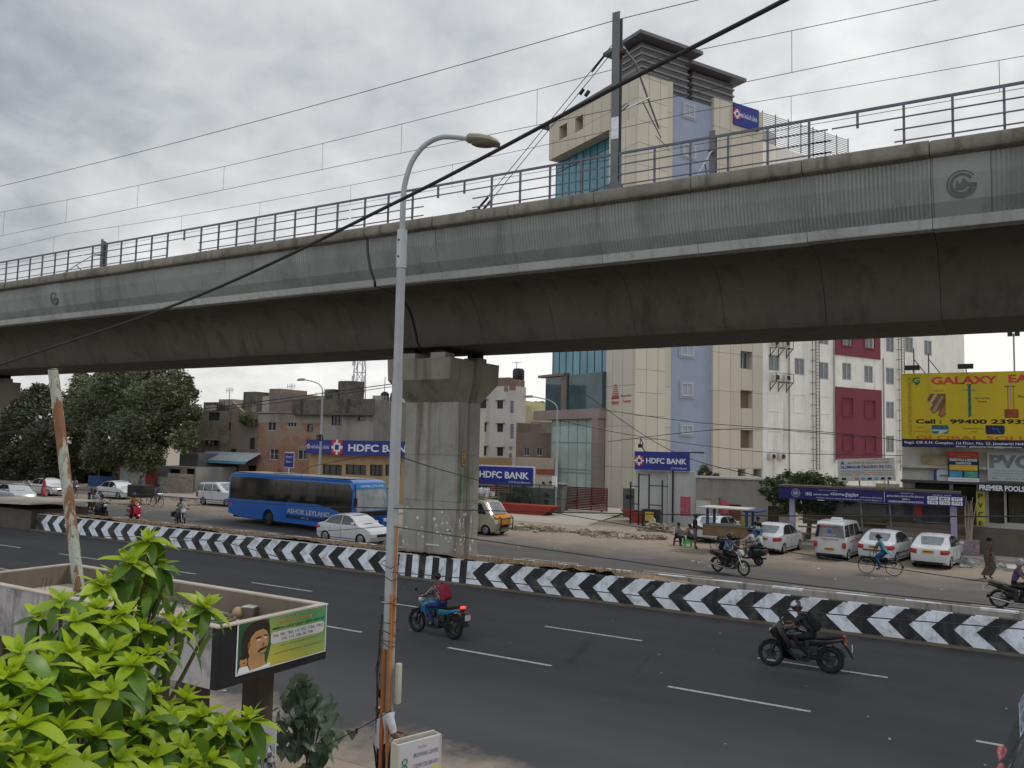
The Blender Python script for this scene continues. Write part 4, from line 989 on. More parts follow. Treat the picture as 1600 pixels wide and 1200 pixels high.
pw=Bld('plaster_wall','long cream plaster wall with rusty red band behind the bank sign','wall',YF(70),806.5,866,715,.5,mat('peach_plaster',(.40,.32,.25),.9,.1,.5,stain=((.25,.18,.13),.4,.5)),roof=False); pw.done()
a,b,c,d=pw.R(838,733,866,741); MB().box(a,b,-.05,-.002,c,d).build('red_band',mat('rusty_red',(.26,.07,.04),.9,.2,1),pw.t)
pw2=Bld('cream_wall','cream boundary wall right of the bank sign','wall',YF(62),836,868,745,.4,mat('cream_wash',(.46,.42,.33),.9,.08,.8),roof=False); pw2.done()
# ---- compound wall, fence, plinth, gate
stone=brick('grey_slate_tiles',(.085,.095,.09),(.13,.14,.135),(.10,.105,.10),None,.5,1.)
cw=Bld('compound_wall','dark grey slate compound wall behind the railing fence','wall',F57,700,878,760,.5,stone,roof=False)
cw.hole(850,771,858,778); cw.hole(850,781,857,796); cw.done()
sl=thing('slatted_vent','red and cream slatted panel on the compound wall','vent',tuple(F57.o+F57.d*F57.px(784,760)[0]+Vector((0,-.06,F57.px(784,769)[1]))),0)
W_=(F57.px(801,760)[0]-F57.px(767,760)[0])/2; mb=MB()
MB().box(-W_,W_,-.02,0,0,.62).build('back_panel',mat('vent_red',(.30,.05,.04),.7,.1),sl)
for k in range(4): mb.box(-W_-.05,W_+.05,-.08,-.021,k*.17,k*.17+.06)
mb.build('slat',mat('vent_cream',(.42,.38,.30),.7,.05),sl)
redw=mat('red_plinth',(.26,.035,.025),.8,.12,1.5,fine=.2)
for (x0,y0,x1,y1,Y0,Y1,lb) in ((740,793,865,806,54.2,58,'low red plinth wall left of the gate ramp'),(969,803,1016,820,54.2,58,'low red plinth wall right of the gate ramp')):
    F=YF(54.4); a,b,c,d=F.rect(x0,y0,x1,y1)
    t=thing('plinth_wall',lb,'wall',(a,54.4,0),0,'red plinth walls by the gate')
    if x0<900: MB().prism([(0,0),(b-a-1.,0),(b-a,.75),(0,.75)],0,1.4,'y').build('wall_body',redw,t)
    else: MB().prism([(1.,0),(b-a,0),(b-a,.85),(0,.85)],0,1.4,'y').build('wall_body',redw,t)
# railing fence on left plinth
F56=YF(56); t=thing('railing_fence','thin dark green railing fence on the red plinth','fence',(F56.px(775,790)[0],56,.7),0); W_=F56.px(866,790)[0]-F56.px(775,790)[0]
mb=MB()
for k in range(5): mb.build('post',blackplastic,t) if 0 else MB().box(W_*k/4-.03,W_*k/4+.03,-.03,.03,0,1.55).build('post',mat('dark_green_steel',(.025,.05,.035),.6,.1),t)
mb=MB().box(0,W_,-.02,.02,1.5,1.55)
for k in range(60): mb.box(W_*k/60,W_*k/60+.015,-.01,.01,0,1.5)
mb.build('mesh_panel',mat('fence_mesh',(.05,.07,.06),.6,.1),t)
# gate
F60=YF(60); a,b,c,d=F60.rect(878,761,949,797)
t=thing('slatted_gate','wide dark red gate of horizontal slats on a ramp','gate',(a,60,max(c,.05)),0); W_=b-a; H_=d-c; gr=mat('gate_maroon',(.10,.012,.018),.5,.1)
mb=MB(); 
for k in range(14): mb.box(.05,W_-.05,-.03,.0,H_*(k+.1)/14,H_*(k+.86)/14)
mb.build('slat',gr,t); mb=MB()
for u in (0,W_*.33,W_*.64,W_-.06): mb.box(u,u+.07,.001,.06,-.02,H_)
mb.build('gate_frame',gr,t); mb=MB()
for u in (W_*.12,W_*.88): mb.lathe([(.08,-.03),(.08,.03)],10,Matrix.Translation((u,-.0,-.06))@Matrix.Rotation(R(90),4,'X'))
mb.build('roller',blackplastic,t)
# ramp
rp=mat('ramp_concrete',(.32,.29,.25),.9,.12,.6,stain=((.2,.17,.14),.4,.6),fine=.3)
MB().prism([(a-1.0,0),(b+1.6,0),(b+1.6,.02),(a-1,.02)],47.5,47.6,'y') 
rm=MB(); rm.add([(a-2.5,50,.0),(b+3.,50,.0),(b+1.2,60.5,max(c,.05)-.06),(a-.3,60.5,max(c,.05)-.06),(a-.3,75,max(c,.05)),(b+6,75,max(c,.05))],[(0,1,2,3),(3,2,5,4)]).build('gate_ramp',rp,kind='structure')
for (x0,y0,x1,y1,lb) in ((866,757,878,800,'dark slate gate pillar left of the red gate'),(973,764,993,802,'grey slate gate pillar with nameplate right of the red gate')):
    F=YF(58.5); a,b,c,d=F.rect(x0,y0,x1,y1); t=thing('gate_pillar',lb,'pillar',(a,58.5,0),0,'slate gate pillars'); MB().box(0,b-a,0,.9,0,d).build('shaft',stone,t); MB().box(-.06,b-a+.06,-.06,.96,d,d+.1).build('cap',greyp,t)
    if x0>900: MB().box(.25,b-a-.25,-.03,-.001,d-.75,d-.45).build('nameplate',blackp,t)
# ---- right: white wall with railings, kiosk, grey wall with red patches
F54=YF(54); ww=mat('whitewash',(.42,.42,.41),.9,.1,.6,stain=((.28,.26,.23),.4,.6),streak=((.25,.24,.21),.4,.8))
wl_=Bld('white_wall','tall whitewashed wall under the standing bank sign','wall',F55,992,1043,735,3,ww); wl_.done(); wl2=Bld('white_cabin','lower whitewashed cabin wall with pipe and red painted patch','cabin',YF(54.8),1043.5,1086,737,3,ww); wl2.done()
a,b,c,d=wl2.R(1063,776,1079,806); MB().box(a,b,-.012,-.002,c,d).build('red_patch',mat('faded_red',(.40,.085,.12),.85,.15,1.5,stain=((.45,.35,.35),.5,2.5)),wl2.t)
MB().tube([(0.4,-.1,.2),(.4,-.1,5.0),(2.6,-.1,5.)],.06,6).build('pipe',wire,wl2.t)
t=thing('rail_frame','tall dark scaffold like railing frame before the white wall','railing',(F54.px(992,800)[0],53.2,0),0); W_=F54.px(1050,800)[0]-F54.px(992,800)[0]
mb=MB()
for u,h in ((.0,2.3),(W_*.22,2.9),(W_*.5,2.9),(W_*.85,2.5)): mb.bar((u,0,0),(u,0,h+.6),.08)
for u0,u1,z in ((0,W_*.22,2.6),(W_*.22,W_*.5,3.4),(W_*.5,W_,2.7),(0,W_*.22,.9),(W_*.5,W_*.85,.9),(0,W_*.22,1.4),(W_*.5,W_*.85,1.4)): mb.bar((u0,0,z),(u1,0,z),.06)
mb.build('frame',blackplastic,t)
k_=thing('cable_kiosk','small black and yellow electric kiosk by the red plinth','kiosk',(F54.px(1029,800)[0],52.6,0),0)
MB().box(-.55,.55,-.3,.4,0,1.15).build('cabinet',blackp,k_,bevel=.03); MB().box(-.3,.3,-.32,-.301,.4,1.).build('warning_panel',mat('yellow_paint',(.50,.32,.03),.6,.1),k_)
k2=thing('marker_stone','short pale yellow marker stone beside the kiosk','marker stone',(F54.px(1036,815)[0]+.15,51.6,0),0); MB().prism([(-.22,0),(.22,0),(.2,.55),(.1,.68),(-.1,.68),(-.2,.55)],-.1,.12,'y').build('stone',mat('faded_yellow',(.38,.33,.18),.9,.2,4),k2)
gw=Bld('grey_wall','long grey cement wall with red paint patches and small gates','wall',YF(53),1087,1235,752,.3,mat('cement_wall',(.25,.235,.205),.9,.12,.6,stain=((.12,.105,.09),.6,.7),streak=((.15,.13,.11),.5,.8)),roof=False,ztop=YF(53).px(1160,749)[1])
gw.hole(1126,788,1158,822) ; gw.hole(1200,791,1217,826); gw.done(.25)
for r,nm,m_ in (((1142,782,1178,800),'x',0),):
    a,b,c,d=gw.R(1100,781,1139,802); MB().box(a,b,-.008,-.002,c,d).build('pink_patch',MATS['faded_red'],gw.t)
    a,b,c,d=gw.R(1088,782,1112,803); MB().box(a,b,-.016,-.0085,c,d).build('white_patch',ww,gw.t)
    MB().box(-.0,gw.W,-.1,.4,gw.H,gw.H+.12).build('coping',ww,gw.t)
    a,b,c,d=gw.R(1126,788,1158,822); MB().box(a+.03,b-.03,.1,.15,.05,d-.05).build('gate_leaf',mat('brown_gate',(.13,.05,.035),.7,.15,2),gw.t)
    mb=MB(); 
    for k in range(9): u=a+(b-a)*k/8; mb.box(u-.02,u+.02,.12,.14,d-.05,d+.3)
    mb.build('gate_spike',blackplastic,gw.t)
    a,b,c,d=gw.R(1200,791,1217,826); MB().box(a+.02,b-.02,.1,.15,.05,d-.02).build('gate_leaf',mat('dark_gate',(.05,.03,.025),.7,.15,2),gw.t)
    a,b,c,d=gw.R(1113,780,1125,822); MB().box(a,b,-.35,-.02,0,d+.15).build('pilaster',greyp,gw.t)
# street edge left: poster walls etc.
F50=YF(50.5); postm,pnt,pb=newmat('poster_mosaic'); q=NB(pnt)
vo=q.n('ShaderNodeTexVoronoi'); vo.inputs['Scale'].default_value=2.6; q.lk(q.o,vo.inputs['Vector'])
q.lk(q.mix(q.rng(q.noise(7,5,.8),.4,.6),q.mix(.75,vo.outputs['Color'],(.36,.34,.32),'MIX'),(.07,.06,.055)),pb.inputs['Base Color'])
pw_=Bld('poster_wall','wall covered in torn pale posters behind the parked white sedan','wall',F50,188,228,731,.4,postm,roof=False); pw_.done()
rdp=Bld('red_panel','tall faded red board between the poster walls','board',YF(50.2),228,243,728,.15,mat('board_red',(.20,.035,.025),.8,.2,1.),roof=False); rdp.done()
pw3=Bld('poster_wall','low poster covered wall right of the red board','wall',F50,243.5,263,745,.4,postm,roof=False); pw3.done()
t=thing('railing_gate','peeling white picket gate with brown grille behind','gate',(F50.px(263,760)[0],50.4,.16),0); W_=F50.px(304,760)[0]-F50.px(263,760)[0]; mb=MB()
for k in range(26): mb.box(W_*k/26,W_*k/26+W_/52,-.03,0,0,1.75)
mb.build('picket',mat('peeling_white',(.36,.32,.28),.9,.2,3,stain=((.16,.08,.05),.6,4)),t); MB().box(0,W_,.001,.05,.1,1.5).build('grille',mat('rust_brown',(.14,.07,.045),.9,.2,3),t)
lh=Bld('low_white_house','low white hut with dark square openings behind the picket gate','hut',YF(53),247,306,729,5,mat('hut_white',(.36,.35,.32),.9,.12,.8,streak=((.2,.18,.16),.5,1)))
lh.hole(264,733,281,745); lh.hole(290,732,304,745); lh.done()
gs=Bld('grey_sheet_hut','grey sheet metal shed above the white hut','shed',YF(55),281,310,708,4,mat('grey_sheet',(.17,.18,.18),.7,.12,1)); gs.done()
# dark shops below the trees
ds=Bld('dark_shop_row','dark open fronted shops beneath the big tree','shop',YF(56),-40,186,712,6,mat('dark_shop_wall',(.075,.06,.05),.9,.25,.5,stain=((.03,.025,.02),.6,.6)))
for x in (20,60,120,150): ds.hole(x,728,x+24,760)
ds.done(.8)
bp=Bld('hoarding_board','low blue hoarding beside the white sedan under the tree','hoarding',YF(52),138,181,744,.1,mat('dull_blue',(.03,.07,.17),.8,.2,1),roof=False); bp.done()
sf=Bld('tin_roof','pale crumpled tin roof sheets under the tree crown','roof',YF(53.5),122,165,712,3,mat('pale_tin',(.28,.29,.30),.7,.25,2),ztop=YF(53.5).px(140,700)[1]); bpy.data.objects.remove(sf.t)
t=thing('tin_roof','pale crumpled tin roof of a stall under the tree crown','roof',(YF(53.5).px(140,700)[0],53.5,0),0); mb=MB()
zz=YF(53.5).px(140,716)[1]
for k in range(9): mb.add([(-3+k*.7,-.8,zz+random.uniform(-.1,.1)),(-2.4+k*.7,-.8,zz+random.uniform(-.1,.1)),(-2.4+k*.7,1.,zz+1.4+random.uniform(-.2,.2)),(-3+k*.7,1.,zz+1.4+random.uniform(-.2,.2))],[(0,1,2,3)])
mb.build('sheet',MATS['pale_tin'],t); MB().bar((-3,-.7,0),(-3,-.7,zz),.1).bar((3,-.7,0),(3,-.7,zz),.1).bar((-3,1,0),(-3,1,zz+1.4),.1).bar((3,1,0),(3,1,zz+1.4),.1).build('stall_post',frameb,t)
# brick heap and blue sign before the brick house
t=thing('blue_road_sign','small blue information sign with Tamil lettering in front of the brick house','sign',tuple(GY(451,745,51))[:2]+(0,),0); p=GY(451,716,51); w_=.46
MB().tube([(0,0,0),(0,0,p.z)],.05,6).build('post',signw,t); MB().box(-w_*1.1,w_*1.1,-.06,-.055+.04,p.z-.75,p.z+.45).build('plate',bankblue,t); MB().box(-w_*1.2,w_*1.2,-.01,.03,p.z-.82,p.z+.52).build('plate_border',signw,t)
txt(t,'பேருந்து',-.4,.4,p.z+.0,.22,signw,-.07,.01); txt(t,'நிலையம்',-.3,.35,p.z-.4,.2,signw,-.07,.01)
bh=thing('brick_heap','heap of loose red bricks behind the blue bus roof','brick heap',(GY(430,727,52).x,52.5,0),0); mb=MB()
for k in range(170): r_=random.uniform(0,1.6); a=random.uniform(0,6.28); mb.cbox((r_*math.cos(a)*1.6,r_*math.sin(a)*.7,max(.05,(2.95)*(1-r_/2.1)*random.uniform(.75,1))),(.23,.11,.08),Matrix.Rotation(random.uniform(0,3),3,'Z')@Matrix.Rotation(random.uniform(-.5,.5),3,'X'))
mb.lathe([(2.3,0),(1.2,1.5),(.3,2.6)],9,Matrix.Scale(.8,4)); mb.build('bricks',mat('loose_brick',(.26,.10,.06),.9,.3,4),bh)
# ------------------------------------------------------------ right hand shops
F50s=YF(50.5)
sw=mat('shop_white',(.42,.41,.38),.85,.1,.6,stain=((.2,.19,.17),.45,.5),streak=((.16,.15,.13),.55,.8))
sb=Bld('shop_building','two storey shop building carrying the yellow hoarding, with shutters and steps','shop building',F50s,1409,1700,688,12,sw)
sb.hole(1430,754,1486,816); sb.hole(1489,756,1526,820); sb.hole(1545,766,1569,818); sb.hole(1573,766,1606,818); sb.hole(1612,766,1650,818)
sb.done(.5)
def loc(x0,y0,x1,y1): return sb.R(x0,y0,x1,y1)
shutm,snt,sbs=newmat('roller_shutter'); q=NB(snt)
wv=q.n('ShaderNodeTexWave',bands_direction='Z'); wv.inputs['Scale'].default_value=4.5; q.lk(q.o,wv.inputs['Vector']); q.lk(q.mix(q.noise(1.2,5),(.13,.135,.155),(.20,.205,.23)),sbs.inputs['Base Color']); sbs.inputs['Roughness'].default_value=.5; sbs.inputs['Metallic'].default_value=.3; q.bump(wv.outputs[0],sbs,.8,.03)
a,b,c,d=loc(1430,780,1486,816); MB().box(a+.02,b-.02,.3,.34,c,d+.1).build('shutter',shutm,sb.t)
a,b,c,d=loc(1430,754,1486,781); MB().box(a+.02,b-.02,.4,.44,c,d).build('shaded_shutter_top',mat('shutter_shadow',(.035,.035,.04),.7,.1),sb.t)  # shade over the shutter top, painted as a darker sheet
a,b,c,d=loc(1490,785,1525,822); MB().box(a,b,.3,.34,c,d).build('brown_shutter',mat('brown_shutter',(.13,.075,.05),.6,.15,2,bump=.2),sb.t)
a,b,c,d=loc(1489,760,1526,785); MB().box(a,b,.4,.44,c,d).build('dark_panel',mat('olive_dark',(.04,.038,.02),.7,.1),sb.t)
for r in ((1416,754,1426,818),(1484,754,1490,818)): a,b,c,d=loc(*r); MB().box(a,b,-.12,-.003,c,d).build('pilaster',sw,sb.t)
for k,x in enumerate((1545,1573,1612)):
    a,b,c,d=loc(x,766,x+24,818); MB().box(a,b+.2,.35,.4,c,d).build('door_leaf',mat('olive_door',(.055,.05,.03),.6,.2,2),sb.t)
a,b,c,d=loc(1409,727,1486,731); MB().box(a,b+6,-.25,-.002,c,d).build('ledge',sw,sb.t)
MB().box(-.0,sb.W,-.9,-.002,sb.R(1480,752,1600,754)[2]-.1,sb.R(1480,752,1600,754)[2]+.02).build('canopy_slab',mat('canopy_dark',(.06,.055,.05),.9,.1),sb.t)
# steps
t=thing('steps','flight of brown concrete steps up to the grey shutter','steps',(F50s.px(1455,830)[0],50.5,.17),0)
mb=MB(); n=6; zt2=sb.R(1440,816,1450,817)[3]-.17
for k in range(n): mb.box(-2.1,2.0,-.32*(n-k)-.6,-.0-.55+.0,zt2*k/n,zt2*(k+1)/n-.002)
mb.box(-2.1,2,-.55,0,0,zt2); mb.build('step',mat('step_concrete',(.20,.165,.14),.9,.15,1,fine=.3),t)
# platform in front of right shops
MB().box(.2,8,-1.4,-.1,0,zt2+.1).build('platform',mat('rubble_wall',(.10,.085,.07),.95,.35,1.2,bump=.6,fine=.5),tag(thing('shop_platform','rough dark masonry platform in front of the right shops','platform',(GY(1500,830,50.5).x,50.4,0),0)))
# hoarding
p0=F50s.px(1409,690); Fh=YF(49.6); a=Fh.px(1409,640)[0]; W_=Fh.px(1600,640)[0]-a; KX=W_/191; zb0=Fh.px(1410,698)[1]; zt0=Fh.px(1410,584)[1]; zt1=Fh.px(1600,577)[1]; KZ=(zt0-zb0)/114
hb=thing('hoarding','big yellow hoarding with red heading above the shops','hoarding',(a,49.6,zb0),0)
yelm=mat('hoarding_yellow',(.44,.33,.012),.5,.1,.35,streak=((.33,.25,.02),.5,1.2)); navy=mat('hoarding_navy',(.012,.014,.05),.55,.05); rdt=mat('hoarding_red',(.42,.03,.035),.5,.03); blt=mat('ink_black',(.008,.008,.008),.5,0); brt=mat('brown_print',(.22,.10,.03),.5,.1,4)
EX=KX*45
HH=zt0-zb0
MB().box(0,W_+EX,-.02,.25,12.5*KZ,HH).build('yellow_panel',yelm,hb); MB().box(0,W_+EX,-.022,.24,-.0,12.49*KZ).build('navy_strip',navy,hb)
def H(x,y): return ((x-1409)*KX,(698-y-(x-1410)*.03)*KZ) if 0 else ((x-1409)*KX,(698-y)*KZ)
def ht(s,x0,y0,x1,y1,m,bold=.0,**k):
    u0,v1=H(x0,y0); u1,v0=H(x1,y1); return txt(hb,s,u0,u1,v0,v1-v0,m,-.026,bold,**k)
ht('GALAXY',1458,590,1562,602,rdt,.035); ht('EARTHING',1578,589,1700,601,rdt,.035)
ht('G',1427,590,1440,600,mat('print_green',(.01,.16,.06),.5,0),.04); MB().prism([((1430-1409)*KX,99*KZ),((1439-1409)*KX,99*KZ),((1434-1409)*KX,95*KZ)],-.026,-.021,'y').build('logo_tip',MATS['print_green'],hb)
ht('Copper Flats',1459,610,1479,613,brt,.01); ht('Cast Iron Pipe',1525,622,1550,625.5,blt,.01); ht('Earthing',1531,627,1545,630.5,blt,.01); ht('Plate',1592,620,1606,623,blt,.01)
ht('Cell :',1432,655,1474,662,blt,.035); ht('99400 23932',1487,655,1608,662,blt,.035)
ht('RESIDENTIAL',1434,667,1449,669,brt); ht('COMMERCIAL BUILDING',1428,673,1456,675,brt); ht('LIGHTNING PROTECTION',1508,668,1539,670,blt); ht('SYSTEM',1519,673,1529,675,blt)
ht('GLOBAL SOLUTIONS',1432,680,1690,686,mat('print_orange',(.40,.10,.02),.5,0),.02)
ht('Regd. Off: K.M. Complex, 1st Floor, No. 23, Jawaharlal Nehru Road,',1413,689,1626,694,signw,.005); ht('Email : galaxyearthing@gmail.com,',1496,694.5,1597,698.0,signw,.005)
o=txt(hb,'வாடிக்கையாளர் சேவை 24 மணி நேரம் மின் பாதுகாப்பு',0,11.0*1,0,.5,brt,0); 
me=o.data; vv=np.empty(len(me.vertices)*3); me.vertices.foreach_get('co',vv); vv=vv.reshape(-1,3); L_=vv[:,0].max(); k_=(91*KZ)/L_
nv=np.stack([(1416.5-1409)*KX+vv[:,2]*.35/.5*1.0,np.full(len(vv),-.026),(698-590)*KZ-vv[:,0]*k_],1); me.vertices.foreach_set('co',nv.ravel())
def hpoly(pts,m,name,y=-.024): MB().prism([H(*p) for p in pts],y,-.0205,'y').build(name,m,hb)
hpoly([(1456,616),(1481,616),(1481,648),(1474,653),(1468,649),(1471,640),(1461,648),(1455,640),(1461,632),(1451,626)],mat('copper_print',(.14,.06,.03),.5,.5,1.5),'copper_bars_picture')
hpoly([(1463,617),(1468,617),(1456,634),(1453,631)],mat('pale_gold',(.38,.30,.16),.5,.1),'copper_highlight',-.0255); hpoly([(1474,620),(1478,620),(1463,646),(1458,642)],mat('olive_gold',(.22,.2,.08),.5,.1),'copper_highlight',-.0258); hpoly([(1481,630),(1481,646),(1475,651),(1470,646)],mat('copper_lite',(.26,.11,.05),.5,.2),'copper_highlight',-.0257)
hpoly([(1514,602),(1522,602),(1520.5,606),(1521,650),(1516,652),(1516,606)],mat('pipe_print',(.03,.10,.07),.5,.3,4),'pipe_picture'); hpoly([(1507,610),(1529,610),(1529,612),(1507,612)],mat('pipe_flange',(.18,.18,.15),.5,.1),'pipe_picture',-.0235)
hpoly([(1571,640),(1592,640),(1592,653),(1571,653)],mat('pit_red',(.20,.05,.015),.5,.3,3),'pit_picture')
for x in (1576,1584.5): hpoly([(x,606),(x+1.2,606),(x+1.2,646),(x,646)],rdt,'rod_picture',-.025)
hpoly([(1579,601),(1582.5,601),(1581.5,638),(1580,638)],mat('rod_grey',(.25,.25,.2),.5,0),'rod_picture',-.025); hpoly([(1572,605.5),(1588,605.5),(1588,607),(1572,607)],blt,'rod_picture',-.0245)
def rr(x0,y0,x1,y1): return [(x0,y0),(x1-2,y0),(x1,y0+2),(x1,y1-3),(x1-3,y1),(x0+2,y1),(x0,y1-2)]
hpoly(rr(1458,664,1485,677),mat('photo_teal',(.02,.09,.11),.5,.6,2),'photo_print'); hpoly([(1459,671),(1484,671),(1484,673),(1473,677),(1468,677),(1470,673),(1459,673)],mat('photo_pale',(.33,.40,.38),.5,.2),'photo_print',-.0255)
hpoly(rr(1542,664,1571,677.5),mat('photo_night',(.01,.015,.05),.5,.3,2),'photo_print'); mb=MB().tube([(((1552+k*1.6)-1409)*KX,-.027,(698-(667+2*math.sin(k*1.1)+k*.9))*KZ) for k in range(9)],.02,4); mb.build('lightning_print',mat('lightning_blue',(.04,.12,.5),.5,0),hb)
for x in (1430,1514): 
    u=(x-1409)*KX; f=MB().bar((u,.1,HH),(u,-.7,HH+.35),.06).box(u-.18*2,u+.36,-.95,-.6,HH+.12,HH+.36).build('floodlight',blackplastic,hb)
mb=MB()
for k in range(5): u=k*(W_+EX)/4; mb.bar((u,.3,0),(u,.3,HH+.0),.1).bar((u,.3,HH*.8),(u,1.6,-.3),.08)
mb.build('support_frame',steel,hb)
for x in (1428,1451): p=GY(x,575,50.5); MB().bar((0,0,-.6),(0,0,1.1 if x<1440 else .8),.06).bar((0,0,.5),(.55,0,-.3),.05).build('stub_post',frameb,tag(thing('roof_post','rusty stub post above the hoarding, '+('left one' if x<1440 else 'right one'),'post',tuple(p)),None))
t=thing('lightning_rod','thin lamp mast with double floodlight standing above the hoarding at the right','lamp mast',tuple(GY(1585,578,54)),0); hz2=GY(1585,521,54).z-GY(1585,578,54).z
MB().tube([(0,0,-3),(0,0,hz2)],.05,6).build('pole',steel,t); MB().box(-.3,-.05,-.1,.1,hz2-.15,hz2+.1).box(.05,.3,-.1,.1,hz2-.15,hz2+.1).build('floodlight',blackplastic,t)
# smaller shop signs
def sign(name,label,F,x0,y0,x1,y1,m,dy=-.1,th=.06):
    a,b,c,d=F.rect(x0,y0,x1,y1); t=thing(name,label,'sign',tuple(F.o+F.d*a+F.n*dy+Vector((0,0,c))),F.rz); MB().box(0,b-a,-th,0,0,d-c).build('panel',m,t); return t,b-a,d-c
def st(t,W_,H_,s,u0,v0,u1,v1,m,bold=0,y=-.07): return txt(t,s,u0*W_,u1*W_,(1-v1)*H_,(v1-v0)*H_,m,y,bold)
s1_,W1,H1=sign('shop_sign','red, navy and yellow pool shop sign between the white boards',F50s,1482,706,1530,754,navy,-.32,.05)
for v0,v1,m_,nm in ((0,.2,rdt,'red_band'),(.43,.6,mat('sign_yellow',(.55,.40,.03),.5,0),'yellow_band'),(.84,1.,signw,'white_band')): MB().box(0 if nm!='yellow_band' else .05*W1,W1*(1 if nm!='yellow_band' else .95),-.058,-.0505,(1-v1)*H1,(1-v0)*H1).build(nm,m_,s1_)
MB().box(.04*W1,.46*W1,-.058,-.051,.17*H1,.37*H1).build('pool_photo',mat('pool_blue',(.06,.25,.42),.4,.3,3),s1_); MB().box(.53*W1,.95*W1,-.058,-.051,.17*H1,.37*H1).build('pool_photo',mat('pool_green',(.06,.27,.20),.4,.3,3),s1_)
st(s1_,W1,H1,'பிரீமியர் பூல்ஸ் & டிசைனர்ஸ்',.1,.04,.9,.1,MATS['sign_yellow'],0); st(s1_,W1,H1,'கன்ஸ்ட்ரக்ஷன்',.3,.13,.7,.18,MATS['sign_yellow'],0)
st(s1_,W1,H1,'PREMIER POOLS & DESIGNERS',.05,.22,.95,.31,signw,.03); st(s1_,W1,H1,'CONSTRUCTION',.25,.34,.75,.41,signw,.03); st(s1_,W1,H1,'Swimming Pools, Accessories, Lighting',.1,.46,.9,.5,rdt,0); st(s1_,W1,H1,'Fountains, Maintenance, Service',.12,.53,.85,.57,rdt,0); st(s1_,W1,H1,'No. 23 JAWAHARLAL NEHRU ROAD',.08,.88,.93,.93,rdt)
s2_,W2,H2=sign('shop_sign','pale board with faded grey PVC lettering at the right edge',F50s,1543,707,1625,752,mat('pale_blue_board',(.36,.40,.41),.6,.06,1),-.25,.06)
st(s2_,W2,H2,'PVC',.04,.09,.85,.56,mat('faded_grey_print',(.15,.17,.17),.6,.15,3),.05); 
for k,s_ in enumerate(('PVC DOORS, FALSE CEILING, KITCHEN CABINETS','UPVC WINDOWS & PARTITION','கதவுகள் ஜன்னல்கள் அலமாரிகள் விற்பனை','Ph : 2479 0000')): st(s2_,W2,H2,s_,.04+.05*(k%2),.62+k*.09,.9,.67+k*.09,MATS['faded_grey_print'])
s3_,W3,H3=sign('shop_sign','dark sign with white lettering PREMIER POOLS at the right edge',F50s,1529,757,1632,768,mat('dark_navy_board',(.010,.012,.025),.5,.1),-1.0,.06); st(s3_,W3,H3,'PREMIER POOLS & DESIGNERS',.02,.12,1.3,.88,signw,.03)
s4_,W4,H4=sign('vertical_sign','narrow yellow upright board lettered PVC beside the brown shutter',F50s,1526,768,1540,820,mat('lime_yellow',(.38,.36,.05),.6,.1,2),-.5,.05)
for k,s_ in enumerate('PVC'): st(s4_,W4,H4,s_,.2,.05+k*.27,.75,.2+k*.27,blt,.02)
st(s4_,W4,H4,'E',.25,.87,.7,.99,blt,.02)
s5_,W5,H5=sign('shop_sign','faded white and ochre board with a hexagon emblem left of the pool sign',F50s,1464,731,1482,754,mat('cool_white',(.44,.47,.50),.6,.05),-.12,.04)
mb=MB(); 
for k in range(6):
    a0=R(60*k+30);a1=R(60*k+90)
    if k!=5: mb.bar((W5*.62+.5*math.cos(a0),-.06,H5*.5+.5*math.sin(a0)),(W5*.62+.5*math.cos(a1),-.06,H5*.5+.5*math.sin(a1)),.1,.03)
mb.bar((W5*.62-.2,-.06,H5*.5),(W5*.62+.3,-.06,H5*.5),.1,.03); mb.build('hexagon_emblem',mat('emblem_blue',(.02,.03,.18),.5,0),s5_)
s6_,W6,H6=sign('shop_sign','old ochre painted board with worn lettering high on the shop front',F50s,1440,712,1481,727,mat('old_ochre',(.28,.22,.11),.8,.25,1.5,stain=((.33,.31,.26),.6,2)),-.1,.04)
st(s6_,W6,H6,'மின் சாதனங்கள்',.08,.2,.6,.75,mat('faded_cream',(.38,.36,.28),.8,.1)); 
# aluminium sign board, tilted
a,b,c,d=YF(50).rect(1314,717,1407,756); t=thing('shop_sign','tilted white aluminium trading signboard behind the bus shelter','sign',(a,49.3,c+.1),0); t.rotation_euler=(0,R(-3.0),0); W_=b-a-.15; H_=d-c-.15
MB().box(0,W_,-.08,0,0,H_).build('panel',mat('dirty_white_board',(.42,.41,.37),.6,.08,1,stain=((.25,.23,.19),.3,1.5)),t)
txt(t,'அலுமினியம் டிரேடிங் கம்பெனி',W_*.17,W_*.9,H_*.74,H_*.14,brt,-.085,.01); txt(t,'ALUMINIUM TRADING (N) CO.,',W_*.05,W_*.96,H_*.52,H_*.17,mat('print_blue',(.02,.06,.25),.5,0),-.085,.04)
for k,s_ in enumerate(('DEALER FOR ALUMINIUM SECTIONS FOR WINDOWS, DOORS','LADDERS, PARTITIONS, CURTAIN WALLS, GLASS','CHANNEL, ANGLE, SHEET AND HARDWARE')): txt(t,s_,W_*.05,W_*.97,H_*(.42-k*.085),H_*.05,blt,-.085)
txt(t,'Ph : 24790000 / 24790000',W_*.55,W_*.9,H_*.92,H_*.04,blt,-.085); MB().prism([(W_*.05,H_*.75),(W_*.13,H_*.75),(W_*.09,H_*.92)],-.085,-.08,'y').build('triangle_logo',MATS['print_blue'],t)
for k,m_ in enumerate((blt,sw,mat('faded_pink',(.35,.15,.13),.6,.1),MATS['pool_blue'],navy,MATS['pool_blue'],navy,blt)): MB().box(W_*(.06+.115*k),W_*(.14+.112*k),-.085,-.08,H_*.05,H_*(.15 if k!=1 else .08)).build('product_picture',m_,t)
mb=MB(); mb.box(W_*.35,W_*.35+.08,.01,.1,-2.6,H_).box(W_*.85,W_*.85+.08,.01,.1,-2.6,H_); mb.build('sign_leg',steel,t)
